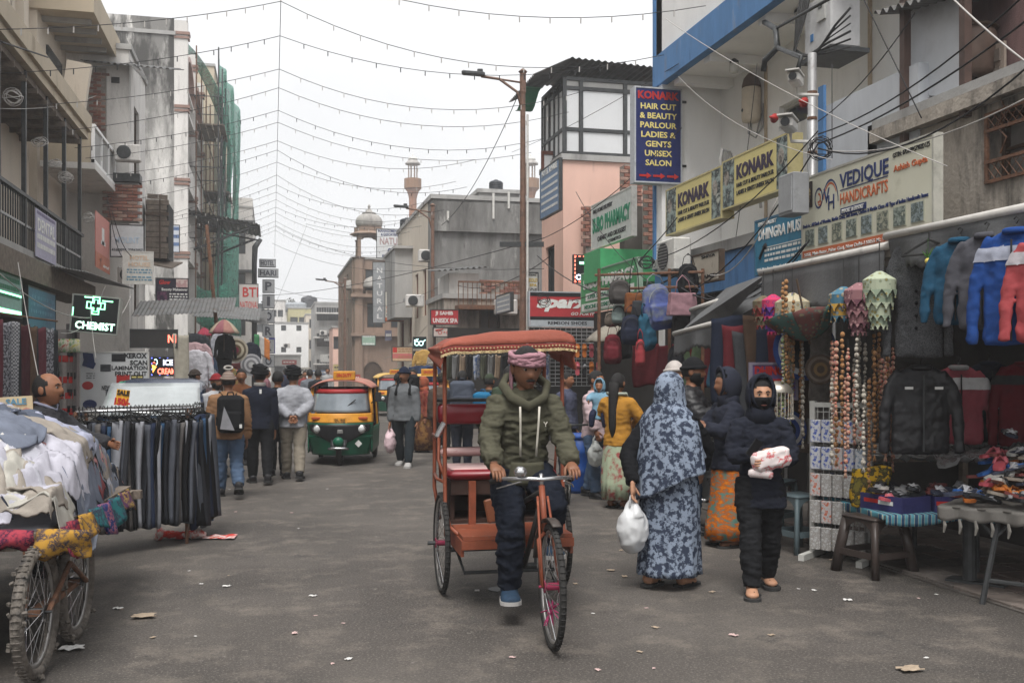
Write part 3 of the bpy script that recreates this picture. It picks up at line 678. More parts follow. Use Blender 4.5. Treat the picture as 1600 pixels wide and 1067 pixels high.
# box-shaped canopy at the far end of the cream building
bx, TB_ = thing('roof_canopy', 'heavy cream box canopy with ribbed underside projecting high over the street', 'canopy', (-4.5, 24, 9.6)), None
b = MB(); b.bx(-.75, .6, 0, .14, 0, .78).bx(.46, .6, .14, 4.0, 0, .62).bx(-.75, .46, .14, 4.0, .02, .1); obj('shell', b, CREAM2, bx)
for i in range(5): b = MB(); b.bx(-.74, .45, .55+i*.7, .65+i*.7, -.09, .018); obj('rib', b, CONC, bx)
b = MB(); b.bx(-1.0, -.6, .1, 3.9, -6.0, .6); obj('wall', b, CREAM, bx)
b = MB(); b.bx(-.598, -.55, 1.0, 2.6, -2.2, -.5); obj('window_panel', b, GLASS, bx)
b = MB(); b.ob((0, 0, 0), (.5, .22, 1.5), (0.06, .15, 0)); one('leaning_panel', 'pale boxed panel leaning on the balcony under the cream canopy', 'panel', b, CREAM, loc=onY(117, 151, 23.9))
# little white balcony
wb = thing('white_balcony', 'small white balcony with square open panels past the cream building', 'balcony', (-3.9, 23.9, 6.2))
b = MB(); b.bx(-1.1, .04, 0, 4.2, -.14, 0); obj('floor_slab', b, PLAS, wb)
b = MB()
for y_ in (0, 1.03, 2.06, 3.1, 4.13): b.bx(-.04, .03, y_, y_+.07, 0, .80)
b.bx(-.05, .045, 0, 4.2, .80, .87).bx(-.045, .035, 0, 4.2, .002, .08); obj('railing', b, WHITE, wb)
b = MB(); b.bx(-1.1, -.05, 0, .06, 0, .87); obj('end_panel', b, CREAM2, wb)
for i in range(4): b = MB(); b.bx(-.02, .0, .07+i*1.03, 1.03+i*1.03, .08, .80); obj('railing_panel', b, CONC, wb)
# plastered house with the bare brick edge
cB, wB, hB = frect(120, 104, 213, 560, 27.3)
B, TB = building('plaster_house', 'narrow dirty white plastered house with a bare brick edge and tin hood', -7, -3.58, 27.3, 30.6, 9.8, PLAS, PLAS, 'E', [], [(.9, 1.9, 6.3, 8.6), (.9, 1.9, 3.0, 5.0)], wk=dict(frame=WOODD, nx=2, nz=2))
P_ = lambda px, py: onY(px, py, 27.3)
b = MB(); p, q = P_(174, 121), P_(187, 131); b.bx(p.x, q.x, 27.27, 27.29, q.z, p.z); sub(B, TB, 'vent_shade_plate', b, DARK)  # flat dark plate, the shade of a small opening put into colour
p, q = P_(147, 113), P_(164, 206)
brick_patch(B, TB@Matrix.Translation((p.x-.02, 27.285, q.z)), .34, p.z-q.z, lambda x, z: x < .18+.14*NZ.noise(V((z*3.1, 1, 2)))+.06, .20, .075)
b = MB(); b.bx(-7, p.x+.3, 27.28, 27.296, q.z-.2, p.z+.1); sub(B, TB, 'mortar_bed', b, MORT)
p, q = P_(190, 276), P_(216, 350)
b = MB(); b.bx(p.x-.3, q.x+.05, 26.9, 27.28, q.z, p.z-.22); sub(B, TB, 'brick_pier', b, CONC)
brick_patch(B, TB@Matrix.Translation((p.x-.28, 26.88, q.z)), q.x-p.x+.26, p.z-q.z-.25, lambda x, z: True, .24, .085)
b = MB(); b.bx(p.x-.4, q.x+.1, 26.8, 27.27, p.z-.21, p.z); sub(B, TB, 'pier_cap', b, STEEL)
b = MB(); wavy(b, P_(176, 108)+V((-.7, -.5, .02)), (2.2, .0, -.06), (0.2, 1.2, .35), 14, .025); a_ = P_(232, 128); b.plate([P_(206, 102)+V((0, -.5, 0)), a_+V((0, -.45, 0)), a_+V((0, -.45, -.12)), P_(212, 116)+V((0, -.5, 0))], (0, .03, 0)); sub(B, TB, 'tin_hood', b, TIN)
# boarded hut on the plaster house
hu = thing('boarded_hut', 'hut of weathered grey boards hanging on the plaster house wall', 'hut', (-3.2, 30.2, 4.9))
p0, p1 = onY(226, 295, 30), onY(264, 405, 30); W_ = p1.x-p0.x; H_ = p0.z-p1.z; hu.location = (p0.x, 30, p1.z)
b = MB(); b.bx(.02, W_-.02, .04, 1.6, 0, H_*.82); obj('hut_box', b, DARK, hu)
for i in range(12):
 z = i*H_/13; b = MB(); b.ob((W_/2+rnd.uniform(-.03, .03), .01, z+.09), (W_-rnd.uniform(0, .12), .025, H_/13-.015), (0, rnd.uniform(-.05, .05), 0)); obj('board', b, WOODG, hu)
b = MB(); b.bx(W_*.6, W_*.66, -.05, -.01, 0, H_*.85).bx(.02, W_, -.05, -.012, H_*.62, H_*.67); obj('batten', b, WOODD, hu)
b = MB(); b.plate([(-.1, -.3, H_*.1-.35), (W_+.1, -.3, H_*.02-.35), (W_+.3, .9, -.02), (-.1, .9, -.02)], (0, 0, .04)); obj('awning_board', b, WOODG, hu)
# tall peeling building
XC = -3.64
Cb, TCb = building('peeling_building', 'tall building with blackened peeling side wall and white arched balconies', -9, XC, 40, 49, 14.3, WEATH, PLAS, 'E', [], [(1.0, 4.0, 3.4+i*2.85, 5.6+i*2.85) for i in range(4)]+[(5.0, 8.0, 3.4+i*2.85, 5.6+i*2.85) for i in range(4)], dep=.9, parapet=.5, wk=dict(frame=WPAINT, nx=2))
for f in range(4):
 z = 3.0+f*2.85; b = MB(); b.bx(XC+.002, XC+.45, 40.1, 48.9, z, z+.14); sub(Cb, TCb, 'balcony_floor', b, PLAS)
 b = MB(); b.bx(XC+.36, XC+.44, 40.1, 48.9, z+.14, z+.95) if f != 3 else b.bx(XC+.36, XC+.44, 40.1, 48.9, z+.85, z+.95); sub(Cb, TCb, 'balcony_rail', b, PLAS)
for y_ in (40.02, 44.3, 48.6):
 b = MB(); b.bx(XC+.003, XC+.5, y_, y_+.32, 2.5, 14.9); sub(Cb, TCb, 'column', b, PLAS)
 for zz in (5.8, 8.6, 11.4, 14.2): b = MB(); b.bx(XC+.01, XC+.56, y_-.04, y_+.36, zz, zz+.09).bx(XC+.01, XC+.58, y_-.06, y_+.38, zz+.15, zz+.26); sub(Cb, TCb, 'column_band', b, pt(150, 118, 106))
for f in (3,):
 for ya in (40.35, 44.65):
  q = MB(); yc = ya+1.97
  q.grid(lambda u, v: (XC+.2+.25*v, yc-1.95*math.cos(u*math.pi), 12.5+1.4*math.sin(u*math.pi)), 16, 1, .18); sub(Cb, TCb, 'arch', q, pt(190, 150, 138))
Db, TDb = building('grey_green_building', 'grey green unfinished building behind scaffolding and green netting', -9, -3.85, 49.2, 57, 15.6, GRNG, GRNG, 'E', [], [(o, o+1.5, 3+i*3.3, 5.4+i*3.3) for i in range(4) for o in (.6, 3.0, 5.4)], wk=dict(frame=STEEL))
Eb, TEb = building('beige_tower_house', 'thin beige house rising behind the scaffolding', -9, -3.1, 57.2, 74, 18.2, CREAM2, CREAM2, 'E', [], [(o, o+1.3, 3+i*3.3, 5+i*3.3) for i in range(4) for o in (1, 5, 9, 13)])
Fb, TFb = building('white_hotel', 'white plastered hotel with dark hoods beyond the netting', -9, -1.4, 76, 92, 13.4, PLAS, PLAS, 'E', [(o, o+1.1, 4+i*3, 5.6+i*3) for i in range(3) for o in (2.2, 4.4, 6)], [(o, o+1.3, 3+i*3.3, 5+i*3.3) for i in range(3) for o in (1, 5, 9, 13)], parapet=.6)
for x_, z_ in ((-3.6, 12.2), (-3.0, 8.6)): b = MB(); b.bx(x_, -1.2, 75.2, 75.95, z_, z_+.18); sub(Fb, TFb, 'hood', b, STEEL)
# scaffold and net
sf = thing('scaffold', 'bamboo and pipe scaffold with plank platforms against the unfinished building', 'scaffold', (-3, 44, 0))
sx0, sx1 = -3.55+3, -2.25+3
for yy in (0, 3.2, 6.4, 9.6, 12.8):
 for xx in (sx0+.4, sx1): b = MB(); b.cyl((xx, yy, 0), (xx+.05, yy, 15.2 if yy < 10 else 14.6), .03, 6); obj('upright', b, RUST if xx < .5 else STEEL, sf)
for z in (4, 7, 10, 13):
 for xx in (sx0+.4, sx1): b = MB(); b.cyl((xx, -.5, z), (xx, 13.2, z), .025, 6); obj('ledger', b, STEEL, sf)
 for yy in (0, 3.2, 6.4, 9.6): b = MB(); b.cyl((sx0, yy, z+.1), (sx1+.3, yy, z+.1), .022, 6); obj('transom', b, STEEL, sf)
for z, y_ in ((12.1, 1.5), (8.1, 3.5), (10.1, 7)):
 for k in range(5): b = MB(); b.bx(sx0+.2+k*.27, sx0+.44+k*.27, y_, y_+3.4, z+.14, z+.2); obj('plank', b, WOODG, sf)
for k in range(4): b = MB(); b.cyl((sx1, .2+k*3.2, 4), (sx1, 3+k*3.2, 12), .035, 5); obj('brace', b, STEEL, sf)
NET = mat('net_green', srgb(92, 170, 148, .75), rough=.7, var=.2, scale=9, stain=(srgb(50, 110, 96, .7), .5, .7, 3), alpha=.6)
def net_fn(x, y0, y1, zt0, zt1, zb, wv=.18): return lambda u, v: (x+wv*math.sin(u*9+v*5)*(.3+v)+.25*NZ.noise(V((u*3, v*4, x))), y0+(y1-y0)*u, (zt0+(zt1-zt0)*u)*(1-v)+zb*v)
nt_ = thing('safety_net', 'long green safety net hung down the front of the scaffold', 'net', (0, 0, 0))
for (a, c_, z1_, z2_, zb_, x_) in ((48.0, 51.2, 16.0, 16.2, 3.6, -2.35), (51.2, 56, 16.4, 16.6, 3.4, -2.2), (56, 62.5, 16.9, 17.0, 3.5, -2.05)):
 b = MB(); b.grid(net_fn(x_, a, c_, z1_, z2_, zb_), 8, 26, .004); obj('net_strip', b, NET, nt_, True)
b = MB(); b.grid(lambda u, v: (-3.6+1.35*u+.1*math.sin(v*8), 44.0+4.2*u+v*2.0, 15.4-1.2*u-v*1.6*u+.3*math.sin(u*3.1)), 8, 6, .004); obj('net_strip', b, NET, nt_, True)
b = MB(); b.grid(lambda u, v: (-3.4+1.6*u, 44.4+.2*math.sin(u*7), 5.4-1.6*v-(.5*math.sin(u*math.pi))), 10, 8, .004); one('net_scrap', 'loose green netting slung across the foot of the scaffold', 'net', b, NET, smooth=True)
b = MB(); wavy(b, (-3.6, 43.6, 8.25), (3.1, 0, -.55), (0, 5, .1), 16, .03); th_ = thing('tin_canopy', 'dark tin canopy jutting from the scaffolded building over the street', 'canopy'); obj('tin_sheet', b, TIN, th_)
for yy in (43.8, 48.2): b = MB(); b.cyl((-3.6, yy, 6.4), (-.8, yy, 7.62), .05, 6).cyl((-3.6, yy, 8.1), (-.6, yy, 7.58), .04, 6); obj('canopy_bracket', b, STEEL, th_)
# ------------------------------------------------------------------ the end of the street
def far_house(label, pl, pt_, pr, Y, dep, m, nwin=3, fl=2, fh=2.9, ww=.9, wh=1.2, zz=1.0, wk=None, side='E', name='far_house'):
 a = onY(pl, pt_, Y); c_ = onY(pr, pt_, Y)
 return building(name, label, a.x, c_.x, Y, Y+dep, a.z, m, m, side, ops_grid(.2, c_.x-a.x-.2, zz, nwin, fl, fh, ww, wh), [], wk=wk or dict(frame=STEEL), dep=.2)
far_house('low white house with four small square windows closing the street', 428, 505, 482, 104, 8, WHITE, 2, 2, 2.2, .5, .55, 3.2)
far_house('pale yellow roofed house behind the low white house', 450, 482, 496, 124, 9, mat('plaster_yellow', srgb(214, 206, 160, .7), stain=(GRIME, .6, .8, 1)), 3, 3, 2.8)
far_house('grey hotel with stacked balconies at the end of the street', 492, 474, 549, 92, 9, CONC, 3, 3, 2.35, 1.0, 1.2, 1.2)
far_house('dark low shop block at the far left bend', 424, 556, 470, 96, 4, CONC, 2, 1, 2.5, 1.0, 1.2, .6)
far_house('hazy concrete house beyond the hotel sign', 396, 490, 452, 132, 9, PLAS, 3, 4, 2.6, 1.0, 1.1, 1)
far_house('stepped grey house between the far hotel and the dome', 535, 500, 560, 86, 8, CONC, 1, 3, 2.6, .7, 1.2, 1.2)
for i, (pl, pr, z_) in enumerate(((490, 550, 1.9), (490, 550, 4.3), (494, 548, 6.5))):
 a, c_ = onY(pl, 500, 91.2), onY(pr, 500, 91.2); h_ = thing('balcony', ('lowest', 'middle', 'topmost')[i]+' slatted balcony of the grey hotel at the street end', 'balcony', (a.x, 91.2, z_), 0, 'balconies of the far grey hotel')
 b = MB(); b.bx(0, c_.x-a.x, 0, .8, 0, .12); obj('slab', b, PLAS, h_)
 b = MB(); b.bx(0, c_.x-a.x, 0, .05, .85, .92)
 for k in range(14): b.bx(k*(c_.x-a.x)/14, k*(c_.x-a.x)/14+.05, 0, .05, .12, .85)
 obj('railing', b, STEELG, h_)
TANK = mat('tank_plastic', (.022, .025, .032), rough=.5, var=.2, stain=((.1, .1, .1), .6, .8, 3))
def tank(label, p, r, h, m=TANK, group='rooftop water tanks'):
 t = thing('water_tank', label, 'water tank', p, 0, group); pr = [(r*.6, 0), (r, 0)]
 for k in range(6): z = h*.78*k/6; pr += [(r, z+.01), (r*1.03, z+h*.03), (r*1.03, z+h*.08), (r, z+h*.1)]
 pr += [(r, h*.8), (r*.75, h*.9), (r*.35, h*.94)]; b = MB(); b.lathe(pr, 20); obj('tank_body', b, m, t, True)
 b = MB(); b.lathe([(r*.3, h*.93), (r*.33, h*.94), (r*.33, h), (r*.1, h*1.01)], 14); obj('lid', b, m, t, True); return t
a = onY(480, 486, 128); tank('black tank in a row on the yellow roofed house', onY(483, 482, 128), 1.0, 1.6)
for k, px in enumerate((453, 461, 470)):
 tank(('leftmost', 'middle', 'last')[k]+' pale tank on the hazy roof at the street end', onY(px, 487, 127), .7, 1.2, mat('tank_pale', (.3, .32, .34)))
def leaf_tree(label, p, hgt, rad, n=1500, m=None):
 t = thing('tree', label, 'tree', p); b = MB(); tk = [(0, 0, 0), (.1, 0, hgt*.4), (-.1, .1, hgt*.75)]; b.tube(tk, [hgt*.03, hgt*.022, hgt*.012], 8)
 for k in range(7): a_ = k*.9; b.tube([(0, 0, hgt*.45+.02*k), (math.cos(a_)*rad*.5, math.sin(a_)*rad*.5, hgt*.7), (math.cos(a_)*rad*.8, math.sin(a_)*rad*.8, hgt*.85)], [hgt*.012, hgt*.008, hgt*.003], 5)
 obj('trunk', b, WOODG, t, True); b = MB(); cs = [V((rnd.uniform(-1, 1)*rad*.7, rnd.uniform(-1, 1)*rad*.6, hgt*rnd.uniform(.6, .95))) for _ in range(16)]
 for _ in range(n):
  c_ = rnd.choice(cs); d_ = V((rnd.gauss(0, 1), rnd.gauss(0, 1), rnd.gauss(0, .7))).normalized()*rad*.42*rnd.random()**.4; q = c_+d_; u_ = V((rnd.uniform(-1, 1), rnd.uniform(-1, 1), rnd.uniform(-1, 1))).normalized()*rad*.07; w_ = u_.cross(V((rnd.random(), rnd.random(), rnd.random()+.1))).normalized()*rad*.045
  b.add([q-u_, q+w_, q+u_, q-w_], [(0, 1, 2, 3)])
 obj('crown', b, m or mat('leaf_green', (.055, .075, .035), var=.5, scale=.8), t)
leaf_tree('dusty green tree behind the roofs at the end of the street', onY(437, 575, 150)*1.0-V((0, 0, 1.6)), 11.6, 2.8, 2600)
leaf_tree('smaller hazy tree beside the far water tanks', onY(458, 575, 152)-V((0, 0, 1.6)), 10.6, 2.0, 1500)

far_house('narrow cream house between the far white house and the grey hotel', 478, 492, 500, 112, 6, CREAM, 1, 3, 2.3, .8, 1.0, 1.4)
far_house('hazy tall block at the left bend with small windows', 420, 470, 446, 118, 9, PLAS, 2, 4, 2.1, .6, .8, 1.2)
far_house('dull pink far house beside the stepped grey one', 520, 512, 548, 80, 5, PINK, 2, 2, 2.2, .8, 1.0, .9)
for k, (px, py, wd, ht, Y, c_, lab) in enumerate(((452, 566, 22, 7, 90, (150, 60, 56), 'faded red shop board at the far left bend'), (470, 578, 30, 8, 84, (190, 186, 176), 'off white shop board at the far left bend'), (500, 582, 26, 7, 80, (90, 110, 140), 'slate blue shop board far down the street'), (530, 574, 18, 9, 76, (200, 180, 120), 'straw coloured shop board far down the street'), (556, 590, 14, 10, 54, (170, 60, 60), 'small red board low on the sandstone building'), (628, 580, 26, 8, 40, (60, 120, 90), 'green shop board under the travel sign'), (607, 524, 10, 16, 41, (110, 110, 130), 'narrow violet board near the sandstone building'), (663, 590, 22, 10, 33, (206, 196, 170), 'cream board over the second auto rickshaw'), (440, 590, 26, 9, 64, (120, 60, 90), 'plum shop board at the left side far off'), (425, 540, 9, 24, 56, (70, 70, 170), 'thin violet light board below the vertical hotel sign'))):
 p = onY(px, py, Y); s_ = Y/1556; b = MB(); b.bx(-wd*s_/2, wd*s_/2, 0, .12, -ht*s_/2, ht*s_/2); t = thing('shop_board', lab, 'sign', p); obj('panel', b, pt(*c_, .85), t); b = MB(); z_ = -ht*s_*.1
 for j in range(4): b.bx(wd*s_*(-.4+.2*j), wd*s_*(-.26+.2*j), -.02, -.002, z_, z_+ht*s_*.25)
 obj('small_print', b, WPAINT if sum(c_) < 450 else STEEL, t, kind='stuff')
for k, (px, py, Y) in enumerate(((505, 520, 91), (536, 540, 91), (648, 470, 34), (668, 400, 34), (790, 480, 26.9), (448, 540, 95), (200, 240, 26.6), (205, 430, 26.8))):
 b = MB(); b.ob((0, 0, 0), (.62, .3, .42), bev=.03); t = thing('air_conditioner', 'boxy outdoor air conditioner %s' % ('high on the far grey hotel', 'low on the far grey hotel', 'low beside the beige house', 'high beside the beige house', 'on the ruined house', 'on the far left block', 'high on the plaster house', 'low on the plaster house')[k], 'air conditioner', onY(px, py, Y)); obj('casing', b, PLAS, t); b = MB(); b.lathe([(.17, 0), (.17, .02), (.14, .03)], 16); b.xf(Matrix.Translation((-.08, -.15, 0))@Matrix.Rotation(R(90), 4, 'X')); obj('fan_ring', b, STEEL, t)
# ------------------------------------------------------------------ RIGHT, far: sandstone domed building
def dome_prof(r, h, n=9, base=.86): return [(r*base, 0)]+[(r*(base+(1-base)*math.sin(k/n*math.pi*.55/.55*.5)) if k < 3 else r*math.cos(max(0, (k-3)/(n-3))*math.pi/2*.97), h*(k/n)) for k in range(1, n)]+[(r*.06, h)]
DOME = mat('dome_stone', (.34, .32, .30), var=.2, scale=3, bump=.3, stain=((.14, .13, .125), .52, .7, 2), streak=True)
Ym = 57
a, c_ = onY(550, 405, Ym), onY(642, 405, Ym)
zt = a.z
Mq, TM = building('sandstone_building', 'pink sandstone corner building with scalloped arch, domed kiosk and balconies', a.x, c_.x+2, Ym, Ym+12, zt, SANDS, SANDS, 'W', [(.85, 1.75, 3.9, 5.3), (.75, 1.9, 6.0, 7.2), (2.2, 3.2, 3.9, 5.3)], [(o, o+1.2, 3+i*2.6, 4.6+i*2.6) for i in range(2) for o in (2, 5, 8)])
b = MB(); b.lathe([(.36, 0), (.3, .2), (.3, zt-1.9), (.36, zt-1.7), (.30, zt-1.5), (.30, zt), (.4, zt+.1)], 8, (a.x+.35, Ym-.1, 0)); sub(Mq, TM, 'corner_shaft', b, SANDS)
for z_ in (3.4, 5.6): b = MB(); b.bx(a.x-.1, c_.x+1, Ym-.5, Ym-.002, z_, z_+.18); sub(Mq, TM, 'string_course', b, SANDS)
b = MB(); b.bx(a.x+.75, a.x+2.0, Ym-.32, Ym-.003, 5.78, 5.99); sub(Mq, TM, 'balcony_ledge', b, SANDS)
b = MB(); b.lathe([(.72, 0)]+[(.74*math.cos(k/8*math.pi/2), .06+.62*math.sin(k/8*math.pi/2)) for k in range(9)], 28, (a.x+1.3, Ym-.05, 6.15), 14, .05); sub(Mq, TM, 'half_dome', b, DOME, True)
b = MB(); b.lathe([(.4, 0)]+[(.42*math.cos(k/8*math.pi/2), .06+.5*math.sin(k/8*math.pi/2)) for k in range(9)], 20, (a.x-.05, Ym+.9, 6.1), 10, .05); sub(Mq, TM, 'half_dome', b, DOME, True)
q = MB()
for k in range(17):
 an = math.pi*k/16; q.ob((a.x+1.15-.72*math.cos(an), Ym-.04, .9+1.15*math.sin(an)), (.16, .1, .16), (0, -an, 0))
q.bx(a.x+.35, a.x+.50, Ym-.09, Ym-.004, 0, .9).bx(a.x+1.80, a.x+1.95, Ym-.09, Ym-.004, 0, .9); sub(Mq, TM, 'doorway_arch', q, SANDS)
q = MB(); q.plate([(a.x+1.15-.66*math.cos(math.pi*k/14), Ym-.02, .9+1.05*math.sin(math.pi*k/14)) for k in range(15)]+[(a.x+1.81, Ym-.02, 0), (a.x+.49, Ym-.02, 0)], (0, .015, 0)); sub(Mq, TM, 'door', q, WOODD)
# domed kiosk on the roof
k_ = thing('domed_kiosk', 'open sandstone kiosk with a fluted dome on the corner roof', 'kiosk', (onY(577, 405, Ym+.8).x, Ym+.9, zt+.14)); rk = .78; k_.scale = (1, 1, .75)
for sx in (-1, 1):
 for sy in (-1, 1):
  b = MB(); b.lathe([(.14, 0), (.11, .1), (.1, 1.35), (.16, 1.5)], 8, (sx*rk*.8, sy*rk*.8, 0)); obj('pillar', b, SANDS, k_)
for rz in range(4):
 q = MB(); n = 18; up_ = [(x, z) for x, z in [(-.62+1.24*i/n, 1.25+.52*math.sin(math.pi*i/n)**.7-.05*abs(math.sin(i*math.pi/3))) for i in range(n+1)]]
 q.plate([(x, -rk*.86, z) for x, z in up_]+[(rk*.8, -rk*.86, 1.25), (rk*.8, -rk*.86, 1.95), (-rk*.8, -rk*.86, 1.95), (-rk*.8, -rk*.86, 1.25)], (0, .12, 0)); q.xf(Matrix.Rotation(R(90)*rz, 4, 'Z')); obj('arch', q, SANDS, k_)
b = MB(); b.lathe([(.8, 1.93), (1.12, 1.80), (1.12, 1.86), (.86, 2.02), (.86, 2.35), (.74, 2.36)], 8); obj('eave', b, SANDS, k_)
b = MB(); b.lathe([(.66, 2.36), (.74, 2.6), (.76, 2.85), (.70, 3.1), (.55, 3.32), (.34, 3.45), (.42, 3.5), (.2, 3.62), (.08, 3.85), (.05, 3.95), (.09, 4.0), (.02, 4.2)], 32, (0, 0, 0), 16, .035); obj('dome', b, DOME, k_, True)
# minarets
def minaret(label, px, Y):
 p = onY(px, 575, Y); p.z = 0; t = thing('minaret', label, 'minaret', p, 0, 'pair of minarets'); z = onY(px, 330, Y).z; s = (onY(px+6, 330, Y)-onY(px-6, 330, Y)).x/2; T_ = onY(px, 240, Y).z
 z1 = onY(px, 297, Y).z; z2 = onY(px, 280, Y).z; z3 = onY(px, 259, Y).z
 b = MB(); b.lathe([(s*1.1, 0), (s, z1-3), (s, z1-1), (s*1.15, z1-.7), (s*1.5, z1-.2), (s*2.1, z1+.1)], 12); obj('shaft', b, mat('minaret_stone', srgb(176, 122, 92, .62), var=.12, stain=((.2, .13, .1), .55, .75, 2)), t)
 b = MB(); b.lathe([(s*2.1, z1+.1), (s*2.25, z1+.15), (s*2.25, z2), (s*2.1, z2), (s*2.1, z1+.3)], 12); obj('gallery', b, mat('minaret_gallery', srgb(160, 118, 84, .6)), t)
 for k in range(8): an = k*math.pi/4+.2; b = MB(); b.lathe([(s*.16, z1+.3), (s*.13, z3), (s*.22, z3+.1)], 6, (s*1.15*math.cos(an), s*1.15*math.sin(an), 0)); obj('column', b, SANDS, t)
 b = MB(); b.lathe([(s*1.3, z3+.05), (s*2.0, z3+.12), (s*2.0, z3+.24), (s*1.2, z3+.55)], 12); obj('eave', b, DOME, t)
 b = MB(); h_ = T_-z3-.55; b.lathe([(s*1.05, z3+.5), (s*1.25, z3+.5+h_*.15), (s*1.25, z3+.5+h_*.32), (s*1.0, z3+.5+h_*.5), (s*.45, z3+.5+h_*.62), (s*.15, z3+.5+h_*.7), (s*.2, z3+.5+h_*.75), (s*.05, T_)], 16); obj('dome', b, WPAINT, t, True)
minaret('slim terracotta minaret with pale dome rising over the roofs', 645, 110)
minaret('minaret half hidden behind the tall street lamp', 829, 110)
# beige and grey block
Xg = 5.4
G1, TG1 = building('beige_house', 'beige rendered house with brown shutters beside the big blank wall', Xg, 8, 34.3, 44, 7.5, CREAM, CREAM, 'W', [], [(.8, 1.5, 4.4, 6.2), (2.0, 2.7, 4.4, 6.2), (3.6, 4.6, 2.6, 4.0), (5.6, 6.4, 3.5, 5.2), (7.6, 8.4, 3.5, 5.2), (.8, 2.2, 1.6, 3.6)], wk=dict(frame=pt(120, 70, 52), nx=2))
b = MB(); b.bx(Xg-.5, Xg-.002, 36.6, 38.2, 4.15, 4.25).bx(Xg-.75, Xg-.002, 39, 43, 6.3, 6.4).bx(Xg-.7, Xg-.002, 39.2, 42.6, 3.6, 6.298); sub(G1, TG1, 'bay', b, CONC)
G2, TG2 = building('blank_wall_building', 'big grey concrete building with a blank stained side wall', Xg-.15, 10.2, 33.2, 34.2, 7.3, CONC2, CONC2, 'W', [], [])
b = MB(); b.bx(Xg-.16, 10.2, 33.05, 33.19, 6.2, 7.2); sub(G2, TG2, 'parapet_wall', b, CONC2)
G3, TG3 = building('upper_grey_block', 'small grey rooftop block carrying a black water tank', onY(748, 300, 36).x, onY(812, 300, 36).x, 36, 39, onY(780, 302, 36).z, CONC2, CONC2, 'W', [], [], z0=6.8)
tank('black ribbed tank on the highest grey roof', (onY(775, 302, 36.8).x, 36.8, onY(775, 302, 36).z+.14), .26*1.0, .5)
tank('black ribbed tank standing on a plank over the blank wall', (onY(760, 345, 33.6).x, 33.7, onY(760, 344, 33.5).z+.02), .36, .62)
tank('dark square tank beside the pale shop sign', onY(636, 358, 45), .32, .5)
for px, y0_, y1_, Y_ in ((700, 330, 345, 33.12), (771, 302, 342, 33.1), (795, 300, 326, 33.1)):
 b = MB(); p, q = onY(px, y0_, Y_-.1), onY(px, y1_, Y_-.1); b.cyl(p, q, .04, 8); one('vent_pipe', {700: 'short white vent pipe on the blank wall top', 771: 'tall white vent pipe beside the plank tank', 795: 'thin white vent pipe under the highest grey roof'}[px], 'pipe', b, WPAINT)
# low ruined house
Yr = 27.5
a, c_ = onY(694, 445, Yr), onY(842, 445, Yr)
H1, TH1 = building('ruined_house', 'low crumbling house with brick patches and a railed terrace', a.x, c_.x, Yr, 30.5, 3.55, OLDW, OLDW, 'W', [(1.0, 1.6, 2.6, 3.3)], [(.6, 1.6, 2.2, 3.2)], wk=dict(frame=WOODD))
b = MB(); p = onY(732, 425, 28.5); b.bx(a.x+.3, p.x+.3, 28.4, 30.4, 3.7, 4.35); sub(H1, TH1, 'roof_room', b, PLAS)
b = MB(); wavy(b, (a.x-.1, 28.0, 4.36), (1.5, 0, .15), (0, 2, .2), 9, .03); sub(H1, TH1, 'tin_roof', b, TIN)
for (px0, py0, px1, py1) in ((755, 438, 815, 470),):
 p, q = onY(px0, py0, 28.2), onY(px1, py1, 28.2); b = MB(); b.bx(p.x, q.x, 28.2, 28.5, 3.68, p.z); sub(H1, TH1, 'broken_wall', b, MORT)
 brick_patch(H1, TH1@Matrix.Translation((p.x, 28.18, 3.7)), q.x-p.x, p.z-3.7, lambda x, z: NZ.noise(V((x*2.2, z*2.2, 4))) > -.12, .24, .09)
b = MB(); b.bx(a.x+.3, a.x+2.6, 26.95, 26.99, 3.95, 4.0)
for k in range(18): b.bx(a.x+.3+k*.13, a.x+.32+k*.13, 26.96, 26.98, 3.35, 3.95)
b.bx(a.x+.3, a.x+2.6, 26.9, 27.49, 3.22, 3.34); sub(H1, TH1, 'terrace_railing', b, RUST)
# pink building with glazed top
Yp = 22.5
a, c_ = onY(880, 300, Yp), onY(1005, 300, Yp)
z1, z2 = onY(880, 250, Yp).z, onY(880, 138, Yp).z
Pk, TP = building('pink_building', 'pale pink house with a boxy white glazed top storey', a.x, c_.x+.6, Yp, Yp+1.9, z1, PINK, PINK, 'W', [], [(.35, 1.15, 2.9, 4.6)], wk=dict(frame=STEEL, nx=2))
xs = [a.x+.02, onY(905, 300, Yp).x, onY(910, 300, Yp).x, onY(974, 300, Yp).x, onY(978, 300, Yp).x, c_.x+.5]
zs = [z1+.16, onY(880, 204, Yp).z, onY(880, 198, Yp).z, z2]
fr = MB()
for x in (xs[0]-.03, xs[1], xs[3], xs[5]): fr.bx(x, x+.09, Yp-.03, Yp+.06, zs[0], z2+.25)
for z in (zs[0]-.03, zs[1], z2-.02, z2+.2): fr.bx(xs[0]+.06, xs[5], Yp-.022, Yp+.05, z, z+.08)
for yy in (.35, .75, 1.2, 1.62, 1.85): fr.bx(a.x-.02, a.x+.06, Yp+yy, Yp+yy+.06, zs[0], z2+.2)
for z in (zs[0]-.03, zs[1], z2-.02, z2+.2): fr.bx(a.x-.015, a.x+.055, Yp+.06, Yp+1.9, z, z+.08)
sub(Pk, TP, 'top_frame', fr, STEEL)
for x0_, x1_ in ((xs[0]+.07, xs[1]-.01), (xs[1]+.1, xs[3]-.01), (xs[3]+.1, xs[5]-.01)):
 for z0_, z1_ in ((zs[0]+.06, zs[1]-.01), (zs[1]+.09, z2-.03), (z2+.07, z2+.19)):
  b = MB(); b.bx(x0_, x1_, Yp+.01, Yp+.03, z0_, z1_); sub(Pk, TP, 'white_panel', b, GLASSL if z0_ < z2 else CONC)
